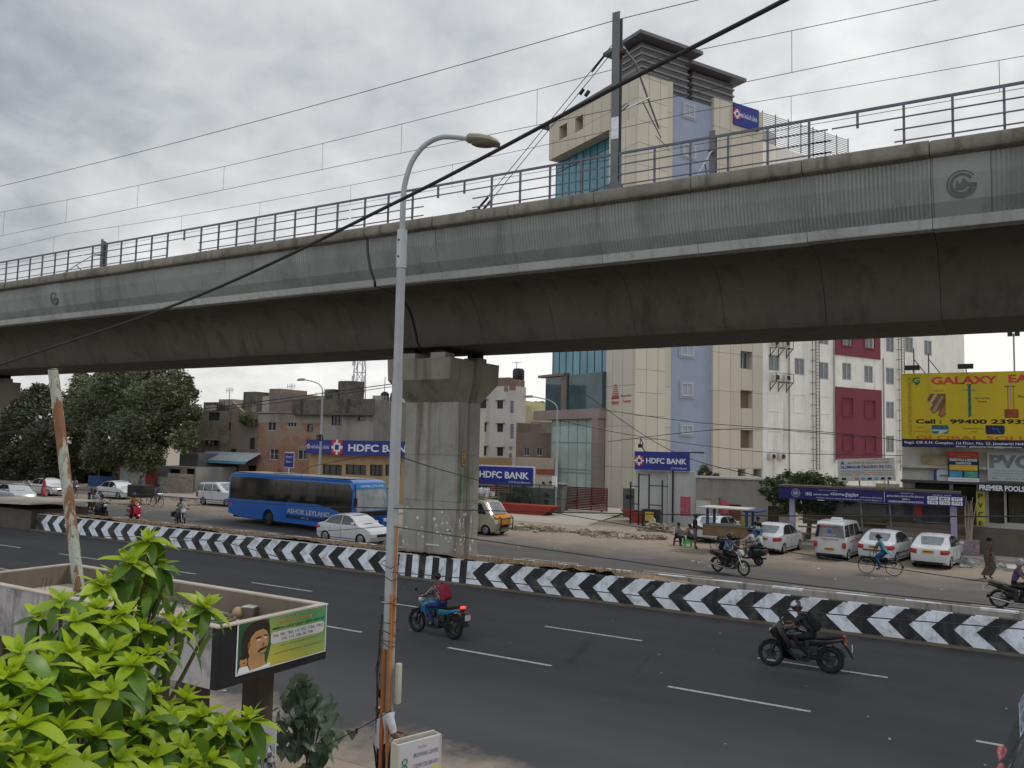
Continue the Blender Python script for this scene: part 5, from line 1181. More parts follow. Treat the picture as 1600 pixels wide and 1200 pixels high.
s7_,W7,H7=sign('small_sign','small pale sign under the tilted aluminium signboard',YF(50),1368,756,1405,764,mat('pale_cream_board',(.40,.38,.30),.7,.1,2),.2,.05); MB().prism([(W7*.05,H7*.2),(W7*.3,H7*.2),(W7*.28,H7*.6),(W7*.12,H7*.8)],-.055,-.0501,'y').build('car_picture',MATS['sign_yellow'],s7_)
# grey house behind the shelter tree
gh=Bld('grey_hut','grey plastered low building behind the bus shelter','building',YF(53.5),1308,1408,762,3,greyp); gh.done()
# ---- bus shelter
Fs=YF(48); zsb=Fs.px(1360,785)[1]; zst=Fs.px(1360,766)[1]; xl=Fs.px(1217,770)[0]; xr=Fs.px(1497,775)[0]
t=thing('bus_shelter','far side bus shelter with long navy blue lettered fascia','bus shelter',(xl,48,.17),R(1.2)); W_=xr-xl; zb_=zsb-.17; H_=zst-zsb
fas=MB().box(0,W_,-.1,0,zb_,zb_+H_).prism([(W_+.001,zb_),(W_+.28,zb_),(W_+.32,zb_+H_*.55),(W_+.15,zb_+H_),(W_+.001,zb_+H_)],-.1,0,'y').build('fascia',mat('shelter_navy',(.012,.012,.10),.5,.06,1),t)
MB().box(-.05,W_+.1,-.12,2.4,zb_+H_+.002,zb_+H_+.1).build('roof',mat('shelter_roof',(.09,.075,.06),.9,.1),t)
def sh_t(s,u0,u1,v,h,bold=.0): txt(t,s,W_*u0,W_*u1,zb_+H_*v,H_*h,signw,-.106,bold)
sh_t('1913',.165,.2,.32,.28,.02); sh_t('அவசர எண்',.21,.3,.36,.2); sh_t('கோகுல இந்திரா',.31,.47,.34,.36,.02); sh_t('தொலைபேசி எண்',.48,.6,.3,.16); sh_t('சென்னை பெருநகர மாநகராட்சி பேருந்து நிறுத்தம் பயணிகள் நிழற்குடை',.23,.6,.1,.14); sh_t('மாநகராட்சி உறுப்பினர் நிதி',.24,.35,.8,.08)
sh_t('எம்.எம்.டி.ஏ',.70,.77,.8,.14); sh_t('அரும்பாக்கம் மெட்ரோ ரயில் நிலையம்',.625,.825,.5,.22,.01); sh_t('MMDA',.71,.75,.34,.1,.01); sh_t('ARUMBAKKAM METRO RAILWAY STATION',.635,.82,.1,.16,.01); sh_t('பேருந்து தட எண்கள்',.87,.965,.76,.14)
MB().box(W_*.612,W_*.614,-.104,-.1001,zb_+.05,zb_+H_-.05).build('divider',signw,t)
mb=MB().torus((W_*.105,-.104,zb_+H_*.5),H_*.34,.02,'y',16,4); mb.torus((W_*.105,-.104,zb_+H_*.5),H_*.2,.014,'y',12,4).box(W_*.105-.13,W_*.105+.13,-.11,-.1001,zb_+H_*.38,zb_+H_*.62); mb.build('crest',mat('crest_grey',(.28,.29,.36),.6,0),t)
for i,row in enumerate((('D70','M70','27C'),('170','17G','77J'))):
    for j,s_ in enumerate(row):
        u=.842+.062*j; v=.44-.34*i; MB().box(W_*u,W_*(u+.055),-.106,-.1001,zb_+H_*v,zb_+H_*(v+.28)).build('route_plate',signw,t); txt(t,s_,W_*(u+.008),W_*(u+.047),zb_+H_*(v+.05),H_*.18,blt,-.11,.02)
lil=mat('lilac_paint',(.30,.27,.40),.8,.12,2,stain=((.4,.38,.4),.4,3)); yl=mat('yellow_base',(.30,.26,.04),.8,.2,3)
for u in (.075,.975): 
    c_=MB().box(W_*u-.14,W_*u+.14,.2,.48,.9,zb_).build('column',lil,t); MB().box(W_*u-.145,W_*u+.145,.195,.485,0,.9).build('column_base',yl,t)
back=MB().box(W_*.1,W_*.75,2.1,2.2,.9,zb_-.15).build('back_panel',mat('shelter_back',(.15,.125,.09),.8,.2,.7,stain=((.24,.23,.22),.5,.8)),t)
MB().box(W_*.1,W_*.75,2.05,2.099,zb_-.8,zb_-.2).build('poster_strip',mat('grey_strip',(.16,.16,.165),.8,.2,1),t)
for k,u in enumerate((.12,.26,.6,.7)): MB().box(W_*u,W_*(u+.045),2.02,2.049,zb_-.75,zb_-.25).build('poster',mat('violet_poster',(.085,.075,.14),.8,.3,3),t)
MB().box(W_*.77,W_*.8,1.6,1.65,zb_-.8,zb_-.1).build('red_notice',mat('red_notice',(.42,.04,.03),.6,.1),t)
MB().box(W_*.77,W_*.8,1.7,1.9,0,zb_).build('rear_column',mat('violet_grey',(.14,.12,.17),.8,.2,2),t)
mb=MB()
for z in (.38,.75,1.15): mb.box(W_*.09,W_*.72,.9+z*.5,.97+z*.5,z,z+.09)
mb.build('bench_rail',mat('bench_grey',(.20,.19,.175),.6,.1),t)
mb=MB()
for u in (.12,.28,.45,.62): mb.box(W_*u,W_*u+.12,.9,1.5,0,.4)
mb.build('bench_leg',greyp,t)
# seated figure-like clutter omitted; bare ladder-like stump on platform
t=thing('bare_branches','bundle of bare pale branches leaning in a mosaic tree tub','plant tub',(GY(1515,850,48.6).x,48.4,.17),0)
MB().box(-.45,.45,-.4,.4,0,.75).build('tub',mat('mosaic_tub',(.22,.17,.19),.8,.45,9),t)
mb=MB()
for k in range(13):
    a=random.uniform(-.3,.3); mb.tube([(a*.3,0,.5),(a*.6+random.uniform(-.1,.1),random.uniform(-.1,.1),1.6),(a+random.uniform(-.12,.2),random.uniform(-.2,.2),random.uniform(2.2,3.1))],[.035,.025,.015],5)
mb.build('branch',mat('pale_bark',(.28,.24,.19),.9,.2,3),t)
# rubble stuff
def rubble(name,label,x0,x1,y0,y1,n,zz,seed,m):
    r=random.Random(seed); mb=MB()
    for k in range(n):
        x,y=r.uniform(x0,x1),r.uniform(y0,y1); s=r.choice((.03,.04,.05,.07,.1,.14))*r.uniform(.7,1.3)*(1 if r.random()<.95 else 2.2)
        y=(y0+y1)/2+(y-(y0+y1)/2)*abs(math.sin(x*.55+seed))**.5*r.uniform(.3,1.1); h=zz*max(0,1-abs((y-(y0+y1)/2)/((y1-y0)/2)))*r.random()*abs(math.sin(x*.8+seed*2))
        mb.cbox((x,y,h+s*.2),(s*r.uniform(.8,1.8),s*r.uniform(.7,1.4),s*r.uniform(.4,.8)),Matrix.Rotation(r.uniform(0,3),3,'Z')@Matrix.Rotation(r.uniform(-.6,.6),3,'X'))
    mb.build(name,m,kind='stuff',label=label,cat='rubble')
rub=mat('pale_rubble',(.29,.24,.19),.95,.45,1.1,fine=.4)
rubble('rubble','broken concrete rubble along the verge before the gate ramp',-31,-17,43.8,47.5,1500,.25,3,rub)
rubble('rubble','rubble heap in front of the grey wall behind the food cart',-20,-9.5,48,52.5,1700,.6,4,rub)
rubble('rubble','loose stones along the left verge by the picket gate',-62,-40,44.6,47.,300,.15,5,rub)
rubble('rubble','trash and stones on the verge at the far right',-2.,6,43.5,46.9,320,.15,6,mat('trash_mix',(.34,.34,.32),.9,.5,1.5))
# ------------------------------------------------------------ street lamps
galv=mat('lamp_galvanised',(.30,.315,.33),.55,.12,1.5,metal=.2,stain=((.16,.15,.14),.4,2),streak=((.16,.14,.12),.4,4))
t=thing('street_lamp','tall near street lamp with curved arm, battens and wires tied round its base','street lamp',(-7.47,9.25,0),0)
MB().lathe([(.088,0),(.085,4.2),(.078,4.25),(.076,6.1)],16).build('lower_pole',galv,t,smooth=40); MB().lathe([(.066,6.1),(.064,7.75)],16).build('middle_pole',galv,t,smooth=40)
MB().lathe([(.074,7.72),(.074,8.28)],16).build('joint_sleeve',mat('sleeve_steel',(.36,.38,.40),.5,.08,2,metal=.2),t,smooth=40); mb=MB()
for z in (7.88,8.12): mb.ball((0,-.074,z),.016,8,6)
mb.build('bolt',blackplastic,t)
arm0=[(0,0,8.2),(0,0,8.85),(0,.03,9.12),(0,.13,9.42),(0,.32,9.66),(0,.56,9.79),(0,.80,9.81),(0,.98,9.80),(0,1.2,9.77)]
arm=[]
P_=[Vector(p) for p in arm0]
for i in range(len(P_)-1):
    p0=P_[max(i-1,0)];p1=P_[i];p2=P_[i+1];p3=P_[min(i+2,len(P_)-1)]
    for k in range(5): u=k/5; arm.append(.5*((2*p1)+(-p0+p2)*u+(2*p0-5*p1+4*p2-p3)*u*u+(-p0+3*p1-3*p2+p3)*u**3))
arm.append(P_[-1])
AR=MB().tube(arm,[.048-.017*i/len(arm) for i in range(len(arm))],14).build('curved_arm',galv,t,smooth=60); AR.rotation_euler=(0,0,R(-52)); AR.scale=(.9,.9,1); AR.location=(0,0,-.1)
lh_=MB(); sec=[(1.02,.05,.06,9.79),(1.06,.11,.09,9.79),(1.2,.15,.10,9.78),(1.35,.15,.095,9.765),(1.47,.12,.065,9.745),(1.52,.07,.03,9.73)]
vs=[];fs=[];n=14
for y,wd,hh_,z in sec:
    for k in range(n):
        a=2*math.pi*k/n; zz=math.sin(a)*hh_*(1.0 if math.sin(a)>0 else .45); vs.append((math.cos(a)*wd,y,z+zz))
for i in range(len(sec)-1):
    for k in range(n): p=i*n+k;q_=i*n+(k+1)%n; fs.append((p,q_,q_+n,p+n))
fs.append(tuple(range(n))); fs.append(tuple(len(vs)-n+k for k in range(n)))
LH=lh_.add(vs,fs).build('lamp_head',mat('olive_grey_cast',(.20,.185,.145),.6,.12,4),t,smooth=40); LH.rotation_euler=(0,0,R(-52)); LH.location=(.08*math.sin(R(-52))*1.6,-.08*math.cos(R(-52))*1.6,-.1)
MB().ball((0,1.28,9.745),.12,14,8,(.95,1.65,.5)).build('lamp_glass',mat('dusty_lens',(.10,.095,.08),.25,.1),LH,smooth=60)
bat=mat('orange_batten',(.33,.14,.045),.85,.2,4,stain=((.18,.08,.03),.4,3)); MB().box(.075,.11,-.10,-.05,.2,3.1).build('batten',bat,t); MB().box(.0,.045,-.145,-.10,.3,2.35).build('batten',mat('red_batten',(.27,.095,.03),.85,.2,4),t); MB().box(.10,.12,-.06,-.03,2.5,4.05).build('batten',bat,t)
tie=MB(); r_=random.Random(2)
for k in range(8):
    z=r_.uniform(1.7,3.6) if k>3 else (3.35,3.0,2.7,2.5)[k]; pts=[(.125*math.cos(a*.785)*r_.uniform(1,1.1),.135*math.sin(a*.785)*r_.uniform(1,1.1)-.02,z+r_.uniform(-.02,.02)+a*r_.uniform(-.01,.01)) for a in range(9)]
    tie.tube(pts,.006,4)
for k in range(7): z0=r_.uniform(1.6,2.6); tie.tube([(-.08+r_.uniform(-.04,.02),-.08,z0),(-.12+r_.uniform(-.04,.04),-.1,z0-.3),(-.08+r_.uniform(-.04,.04),-.11,z0-.6)],.007,4)
tie.tube([(-.09,-.06,2.8),(-.13,-.08,2.0),(-.10,-.08,1.2),(-.10,-.06,.8)],.012,5)
tie.build('wire_ties',mat('rust_wire',(.05,.03,.02),.8,.2,5),t)
MB().box(.115,.19,-.0,.08,1.6,2.15).build('meter_box',mat('cream_box',(.38,.37,.29),.6,.05,3),t,bevel=.015)
def flamp(x,y,h,arm_dx,arm_dy,label,n=10):
    t=thing('street_lamp',label,'street lamp',(x,y,0),0,'far street lamps'); MB().lathe([(.13,0),(.11,h*.45),(.10,h*.45+.02),(.07,h)],n).build('pole',galv,t,smooth=40)
    pts=[(arm_dx*(1-math.cos(a)) ,arm_dy*(1-math.cos(a)),h+.9*math.sin(a)) for a in [k*math.pi/12 for k in range(6)]]+[(arm_dx*1.35,arm_dy*1.35,h+1.05)]
    MB().tube(pts,.045,7).build('curved_arm',galv,t,smooth=60); e=Vector(pts[-1]); d_=Vector((arm_dx,arm_dy,0)).normalized(); MB().add([(*(e+d_*u+Vector((-d_.y,d_.x,0))*v)[:2],e.z+w__) for u,v,w__ in ((-.1,-.12,-.08),(-.1,.12,-.08),(.75,.12,-.1),(.75,-.12,-.1),(0,-.08,.1),(0,.08,.1),(.6,.08,.08),(.6,-.08,.08))],[(0,1,2,3),(7,6,5,4),(0,4,5,1),(1,5,6,2),(2,6,7,3),(3,7,4,0)]).build('lamp_head',mat('lamp_head_grey',(.2,.2,.19),.6,.1),t)
    return t
pl=GY(868,803,57); f1=flamp(pl.x,57,GY(868,640,57).z,-1.7,0,'far street lamp in front of the glass tower beside the red gate'); MB().box(-.2,.15,-.3,-.12,2.1,2.9).build('meter_box',signw,f1)
pl=GY(499,745,50); f2=flamp(pl.x,50,GY(505,612,50).z,-1.6,0,'far street lamp in front of the brick houses behind the bus'); MB().torus((.1,-.1,GY(500,684,50).z),.22,.05,'y',14,6).torus((-.12,-.12,GY(500,684,50).z+.02),.2,.045,'y',14,6).build('cable_coil',rubber,f2)
# rusty pole
rm_,rnt,rb=newmat('rusty_pipe'); q=NB(rnt)
c=q.mix(q.rng(q.noise(1.,7,.7,vec=q.sc((7,7,.55))),.47,.53),(.30,.33,.28),(.17,.075,.03)); c=q.mix(q.rng(q.noise(14,5,.8),.55,.7),c,(.07,.03,.015)); q.lk(c,rb.inputs['Base Color']); rb.inputs['Roughness'].default_value=.85; q.bump(q.noise(20,5,.7),rb,.4,.01)
b0=GY(124,925,8.2); tp_=GY(83,578,8.2)
t=thing('rusty_pole','leaning rust streaked steel pole rising from the near shelter roof','pole',tuple(b0),0); d_=tp_-b0
MB().tube([(0,0,0),d_*.5,d_],[.090,.088,.084],16).build('pipe',rm_,t,smooth=60); mb=MB().torus(tuple(d_+Vector((.1,0,.0))),.11,.006,'z',20,4); mb.build('wire_loop',wire,t)
# ------------------------------------------------------------ near shelter
shw=mat('stained_wall',(.33,.315,.31),.9,.12,1.,stain=((.035,.032,.035),.8,1.2),streak=((.05,.045,.045),.8,3.),fine=.3)
t=thing('bus_shelter','near bus shelter with walled concrete roof and black end face','bus shelter',(-8.38,6.98,0),0)
LX=-6.0; ZT=2.9; ZB=2.16; dp=1.88
MB().box(LX,-.012,0,.1,ZB,ZT).build('front_fascia',shw,t); MB().box(LX,-.012,dp-.1,dp,ZB,ZT).build('back_fascia',mat('brown_stained',(.15,.12,.095),.9,.2,1.,streak=((.07,.055,.04),.6,3),fine=.3),t)
MB().box(-.011,.1,-.0,dp,ZB,ZT).build('end_fascia',mat('black_fascia',(.012,.012,.014),.75,.3,3,stain=((.05,.05,.05),.2,3)),t)
MB().box(LX-.1,LX-.001,0,dp,ZB,ZT).build('left_fascia',MATS['brown_stained'],t)
MB().box(LX,-.012,.101,dp-.101,ZB+.3,ZB+.42).build('roof_slab',mat('dusty_slab',(.36,.325,.28),.95,.14,1.,stain=((.18,.15,.12),.5,1.2),fine=.35,bump=.3),t)
copem=mat('fascia_top',(.36,.32,.27),.9,.15,2,fine=.3)
MB().box(LX-.1,.1,dp-.1,dp+.015,ZT,ZT+.02).box(LX-.1,.1,-.015,.1,ZT,ZT+.02).box(0,.115,.101,dp-.101,ZT,ZT+.02).box(LX-.115,LX,.101,dp-.101,ZT,ZT+.02).build('coping',copem,t)
for x,y in ((-.75,1.45),(-.75,.35),(-5.2,1.45),(-5.2,.35),(-3,1.45)): MB().box(x-.16,x+.16,y-.14,y+.14,0,ZB+.3).build('column',mat('dark_column',(.07,.055,.045),.9,.2,2),t)
# poster (end face) local frame facing +X
ps=thing('poster','green and yellow political poster with a moustached man and route numbers','poster',(-8.38+.104,6.98+.30,ZB+.12),R(90)); PW=1.33; PH=.63; ps.scale=(1.16,1,1)
gp,pgn,pgb=newmat('poster_print'); q=NB(pgn); sep=q.n('ShaderNodeSeparateXYZ'); q.lk(q.o,sep.inputs[0])
c=q.mix(q.rng(q.math('ADD',q.math('MULTIPLY',sep.outputs[0],.5),q.math('MULTIPLY',sep.outputs[2],1.1)),.35,1.1),(.40,.36,.05),(.06,.24,.10)); q.lk(c,pgb.inputs['Base Color']); pgb.inputs['Roughness'].default_value=.45
MB().box(-.015,PW+.015,-.006,0,-.015,PH+.015).build('paper',signw,ps); MB().box(0,PW,-.009,-.0065,0,PH).build('print',gp,ps)
def ell(cx,cz,rx,rz_,n=22,a0=0,rot=0):
    o=[]
    for i in range(n): a=2*math.pi*i/n; u,v=rx*math.cos(a),rz_*math.sin(a); o.append((cx+u*math.cos(rot)-v*math.sin(rot),cz+u*math.sin(rot)+v*math.cos(rot)))
    return o
pskin=mat('print_skin',(.36,.20,.09),.5,.12,8); phair=mat('print_hair',(.025,.018,.014),.5,.2,8); pshad=mat('print_skin_dark',(.20,.10,.045),.5,.1)
def pf(polys,m,nm,y): 
    mb=MB()
    for i_,p in enumerate(polys): mb.prism(p,-y-i_*.00012,-.0092,'y')
    mb.build(nm,m,ps)
pf([[(0,0),(.40,0),(.47,.3),(.42,PH),(0,PH)]],mat('print_dark_green',(.02,.07,.035),.5,.2,4),'portrait_ground',.0098)
pf([ell(.24,.40,.19,.21),ell(.14,.33,.1,.2)],phair,'portrait_hair',.0104); pf([[(.10,.40),(.14,.55),(.24,.62),(.36,.62),(.43,.54),(.44,.40),(.41,.46),(.34,.50),(.24,.485),(.17,.42),(.14,.25),(.10,.2)]],phair,'portrait_fringe',.0113)
pf([ell(.28,.33,.145,.20,rot=-.15),ell(.26,.13,.12,.11),[(.16,0),(.42,0),(.36,.14),(.18,.14)]],pskin,'portrait_face',.011)
pf([ell(.345,.245,.075,.016,rot=.25),ell(.30,.235,.035,.014,rot=.7),ell(.28,.40,.045,.012,rot=.15),ell(.38,.41,.03,.010,rot=-.1)],phair,'portrait_moustache',.0118)
pf([ell(.285,.37,.022,.009),ell(.375,.385,.018,.008)],signw,'portrait_eye',.0118); pf([ell(.35,.30,.02,.03),ell(.15,.33,.02,.04),ell(.34,.19,.045,.01,rot=.2)],pshad,'portrait_nose',.0116)
pf([ell(.08,.14,.05,.075)],pskin,'small_portrait_face',.0122); pf([ell(.08,.2,.05,.03),ell(.085,.125,.025,.006)],phair,'small_portrait_hair',.0128); pf([[(0,0),(.17,0),(.14,.08),(.03,.08)]],signw,'small_portrait_shirt',.0125)
pf([[(.0,0),(.45,.0),(.47,.05),(.42,.04),(.3,.02)]],signw,'portrait_shirt',.0121)
pf([[(.49,.27),(1.27,.27),(1.3,.3),(1.3,.39),(1.27,.42),(.49,.42),(.46,.39),(.46,.3)]],mat('route_panel',(.45,.45,.45),.5,0),'route_panel',.0105)
gdk=mat('print_deep_green',(.03,.06,.02),.5,0); oran=mat('print_hot_orange',(.55,.16,.03),.5,0)
for s_,x0,x1,z,h,m_,bo in (('அண்ணன் அவர்களின் வருகை இனிய நல்வாழ்த்துக்கள்',.5,1.28,.575,.03,oran,0),('தலைவர்',.55,1.1,.5,.06,oran,.02),('MMDA பேருந்து நிலையம்',.48,1.30,.435,.05,gdk,.02),('70A, 70C, 70D, 111, 27C, 170A, 170C,',.49,1.28,.35,.04,blt,0),('570, 114, 12B, 70, 77B.',.62,1.12,.29,.04,blt,0),('நிழற்குடை அமைத்து தந்த தலைவருக்கு நன்றி',.6,1.2,.22,.02,gdk,0),('பகுதி கழக செயலாளர் மற்றும் நிர்வாகிகள்',.5,.95,.13,.022,gdk,0),('வட்டம் 106 சென்னை',.98,1.28,.13,.022,gdk,0)):
    txt(ps,s_,x0,x1,z,h,m_,-.0125,bo)
# things on the roof
t=thing('ball','round ochre ball lying on the shelter roof','ball',tuple(GZ(372,957,2.66)),0); MB().ball((0,0,.0),.083,18,12).build('ball_shell',mat('ochre_ball',(.33,.24,.13),.8,.15,6,stain=((.18,.13,.07),.4,6)),t,smooth=60)
t=thing('concrete_block','small white edged concrete block beside the ball','block',tuple(GZ(389,965,2.58)),R(15)); MB().box(-.07,.13,-.1,.12,0,.16).build('block_body',mat('block_side',(.12,.09,.07),.9,.2,4),t,bevel=.01); MB().box(-.07,.13,-.1,.12,.161,.175).build('block_top',mat('pale_block',(.42,.42,.40),.8,.1,5),t)
t=thing('old_tyre','thin old bicycle tyre lying on the shelter roof behind leaves','tyre',tuple(GZ(333,967,2.6)),0); MB().torus((0,0,0),.30,.028,'z',30,8).torus((.03,.02,.02),.2,.015,'z',24,6).build('tyre_ring',mat('dusty_tyre',(.12,.10,.08),.9,.2,4),t,smooth=60)
t=thing('roof_debris','dry twigs and scraps scattered on the shelter roof','debris',(-9.5,8,2.58),0); tag(t,kind='stuff'); mb=MB()
for k in range(60): x,y=random.uniform(-4.4,.8),random.uniform(-.8,.75); a=random.uniform(0,3); l=random.uniform(.03,.18); mb.tube([(x,y,.01),(x+l*math.cos(a)*.5,y+l*math.sin(a)*.5,.03),(x+l*math.cos(a),y+l*math.sin(a),.012)],.006,4)
for k in range(22): x,y=random.uniform(.2,1.0),random.uniform(.3,.7); mb.ball((x,y,.02),random.uniform(.01,.03),5,4)
for k in range(3): mb.tube([(-4.5-k*.12,.2,0),(-4.45-k*.12,.2,.2)],.005,4)
o=mb.build('twigs',mat('dark_twig',(.06,.045,.035),.9,.2),None); o.parent=t
# ------------------------------------------------------------ cables near the viewer
def cab(name,label,pts,r,m=wire,grp=None,res=24):
    """smooth catenary through given 3-D points"""
    P_=[Vector(p) for p in pts]; out=[]
    for i in range(len(P_)-1):
        p0=P_[max(i-1,0)];p1=P_[i];p2=P_[i+1];p3=P_[min(i+2,len(P_)-1)]
        for k in range(res):
            u=k/res; out.append(.5*((2*p1)+(-p0+p2)*u+(2*p0-5*p1+4*p2-p3)*u*u+(-p0+3*p1-3*p2+p3)*u**3))
    out.append(P_[-1]); o=out[0].copy()
    ob=MB().tube([p-o for p in out],r,8).build(name,m,None,smooth=60); ob.location=o; return tag(ob,label,'cable',grp)
cab('power_cable','thick black cable crossing the whole view diagonally',[AT(-180,632,9.5),AT(0,570,8.2),AT(300,466,7.0),AT(625,313,5.7),AT(960,137,4.6),AT(1230,-2,3.9),AT(1420,-110,3.4)],.0125)
g_='thin wires strung across the road'
Yw=9.2
def wl(label,pts,r=.006): cab('thin_wire',label,[GY(x,y,Yy) for x,y,Yy in pts],r,wire,g_,12)
wl('paired thin wire rising from the left frame edge to the lamp post, upper one',[(-60,680,9),(0,676,9),(300,641,9.1),(620,599,9.2)],.0065)
wl('paired thin wire rising to the lamp post, lower one',[(-60,684,9.2),(0,678,9.2),(330,642,9.2),(622,603,9.25)],.005)
wl('thin wire sagging from the lamp post across the pier to the tower',[(605,706,9.25),(700,737,14),(850,775,22),(1010,800,33)],.009)
wl('thin wire curving down left from the lamp post over the bus roof',[(612,706,9.2),(520,722,12),(480,732,18),(470,745,26)],.007)
wl('nearly level thin wire crossing at the height of the gate',[(-60,752,9.2),(0,755,9.2),(400,786,9.2),(610,794,9.2),(1000,803,9.2),(1300,806.5,9.2),(1700,807,9.2)],.0065)
wl('thin wire crossing just below the bus wheels',[(-60,838,9.2),(300,845,9.2),(440,835,9.2),(610,822,9.2)],.004)
wl('thin wire sloping across the far road to the right',[(610,822,9.2),(740,842,9.2),(1060,888,9.2),(1300,919,9.2),(1700,962,9.2)],.006)
wl('thin wire lying over the chevron wall',[(-60,834,9.2),(120,838,9.2),(320,843,9.2),(480,880,9.2),(740,905,9.2),(1060,937,9.2),(1280,958,9.2),(1700,991,9.2)],.006)
wl('thin pale wire over the parked cars on the right',[(860,800,9.2),(1000,824,9.2),(1300,873,9.2),(1540,909,9.2),(1720,932,9.2)],.0045)
wl('knotted wire from the lamp post to the dark leaved plant',[(612,1110,9.1),(556,1141,8.9),(508,1166,8.7)],.006)
MB().ball(GY(557,1142,8.9),.025,6,5,(1,.7,1.6)).build('cloth_knot',rubber,None,label='small knot of cloth tied on the wire beside the lamp post',cat='knot')
for k,pts in enumerate(([(865,655,56),(1000,682,60),(1190,706,70),(1420,712,60)],[(880,590,56),(1040,700,50),(1190,745,50)],[(940,640,58),(1090,660,60),(1300,676,58),(1420,690,52)],[(950,690,58),(1150,670,60),(1350,683,55)])):
    cab('thin_wire','service wire slung in front of the tower, '+('highest','steeply falling','middle','lowest')[k]+' one',[GY(*p) for p in pts],.022,wire,'service wires before the tower',10)
# ------------------------------------------------------------ trees
def leafmat(name,col,col2,rough=.55,trans=.25):
    m,nt,b=newmat(name); q=NB(nt)
    oi=q.n('ShaderNodeNewGeometry'); c=q.mix(oi.outputs['Random Per Island'],col,col2); c=q.mix(q.rng(q.noise(.5,3),.35,.65,0,.5),c,tuple(x*.6 for x in col)); q.lk(c,b.inputs['Base Color']); b.inputs['Roughness'].default_value=rough
    tl_=nt.nodes.new('ShaderNodeBsdfTranslucent'); q.lk(c,tl_.inputs[0]); ms=nt.nodes.new('ShaderNodeMixShader'); ms.inputs[0].default_value=trans; q.lk(b.outputs[0],ms.inputs[1]); q.lk(tl_.outputs[0],ms.inputs[2])
    q.lk(ms.outputs[0],[n for n in nt.nodes if n.type=='OUTPUT_MATERIAL'][0].inputs[0]); return m
def leaves_np(centres,size,rngl,flat=.5):
    n=len(centres); u=rngl.normal(size=(n,3)); u[:,2]*=flat; u/=np.linalg.norm(u,axis=1)[:,None]; v=rngl.normal(size=(n,3)); v-= (v*u).sum(1)[:,None]*u; v/=np.linalg.norm(v,axis=1)[:,None]
    s=size*rngl.uniform(.6,1.3,(n,1)); a=centres-u*s; b=centres+v*s*.45; c=centres+u*s; d=centres-v*s*.45
    V=np.stack([a,b,c,d],1).reshape(-1,3); return V,n
def quadmesh(name,V,n,m,parent,loc=None,**kw):
    me=bpy.data.meshes.new(name); me.vertices.add(len(V)); me.vertices.foreach_set('co',V.astype(np.float32).ravel()); me.loops.add(4*n); me.loops.foreach_set('vertex_index',np.arange(4*n,dtype=np.int32)); me.polygons.add(n); me.polygons.foreach_set('loop_start',np.arange(0,4*n,4,dtype=np.int32)); me.polygons.foreach_set('loop_total',np.full(n,4,dtype=np.int32)); me.update(); me.materials.append(m)
    o=bpy.data.objects.new(name,me); COL.objects.link(o); 
    if parent: o.parent=parent
    return tag(o,**kw)
barkm=mat('bark',(.12,.09,.065),.95,.3,3,bump=.5)
def tree(label,base,clumps,nl,size,lm_,name='tree',trunk_h=3,tr=.3,seed=1,flat=.6):
    r=np.random.default_rng(seed); t=thing(name,label,'tree',base,0)
    mb=MB(); mb.tube([(0,0,0),(.1,.05,trunk_h*.5),(0,0,trunk_h)],[tr*1.3,tr,tr*.8],10)
    for c in clumps:
        p=Vector(c[:3]); mid=Vector((p.x*.45,p.y*.45,trunk_h+(p.z-trunk_h)*.55)); mb.tube([(0,0,trunk_h*.85),mid,p],[tr*.5,tr*.28,tr*.08],6)
    mb.build('trunk',barkm,t,smooth=60)
    tot=sum(c[3]**2 for c in clumps); C_=[]
    for c in clumps:
        n=int(nl*c[3]**2/tot); k=max(3,n//60); sc=r.normal(size=(k,3)); sc/=np.linalg.norm(sc,axis=1)[:,None]; sc=sc*(r.uniform(.35,1,(k,1))**.4)*c[3]*np.array([1,1,.8])
        for s_ in sc: C_.append(np.array(c[:3])+s_+r.normal(size=(n//k,3))*c[3]*.13)
    V,n=leaves_np(np.concatenate(C_),size,r,flat); quadmesh('crown',V,n,lm_,t); return t
lt=leafmat('dusty_leaf',(.09,.108,.05),(.21,.225,.12),.6,.2); lt2=leafmat('dark_leaf',(.055,.064,.036),(.12,.13,.075),.6,.2)
def clp(base,L_): # (px,py,Y,radius)
    o=[]
    for x,y,Y,r_ in L_: p=GY(x,y,Y); o.append((p.x-base[0],p.y-base[1],p.z-base[2],r_))
    return o
bA=tuple(GY(200,770,52)); bA=(bA[0],52,0)
tree('big dusty green tree left of the brown house',bA,clp(bA,[(200,610,52,3.4),(250,625,51,2.9),(275,602,52,1.7),(155,640,52,3.),(230,670,50,3.),(180,690,50.5,2.8),(270,668,52,2.2),(140,615,53,2.2),(285,690,50,1.3),(225,712,49,1.8),(160,715,51,1.9),(250,590,52,1.6),(175,585,52,2.),(298,612,51,.8),(302,665,50,.7),(236,583,51,1.1),(130,592,53,1.0),(120,660,52,2.2),(293,640,52,1.5)]),62000,.19,lt,trunk_h=3.2,tr=.4,seed=3)
bB=(GY(60,770,54).x,54,0)
tree('dark dense tree at the left frame edge behind the rusty pole',bB,clp(bB,[(60,650,54,3.4),(20,690,54,3.4),(90,690,53,3.2),(45,630,54,2.),(120,640,54,2.4),(30,728,53,3.),(100,728,53,2.6),(-20,660,54,3.5),(70,615,55,1.6),(140,700,54,2.)]),46000,.2,lt2,trunk_h=2.8,tr=.4,seed=5)
bP=(GY(842,660,118).x,118,0)
t=thing('palm_tree','distant palm top between the yellow house and the glass tower','palm tree',bP,0); zP=GY(842,634,118).z; MB().tube([(0,0,0),(.3,0,zP*.5),(0,0,zP)],[.25,.18,.15],7).build('trunk',barkm,t); mb=MB(); r_=random.Random(4)
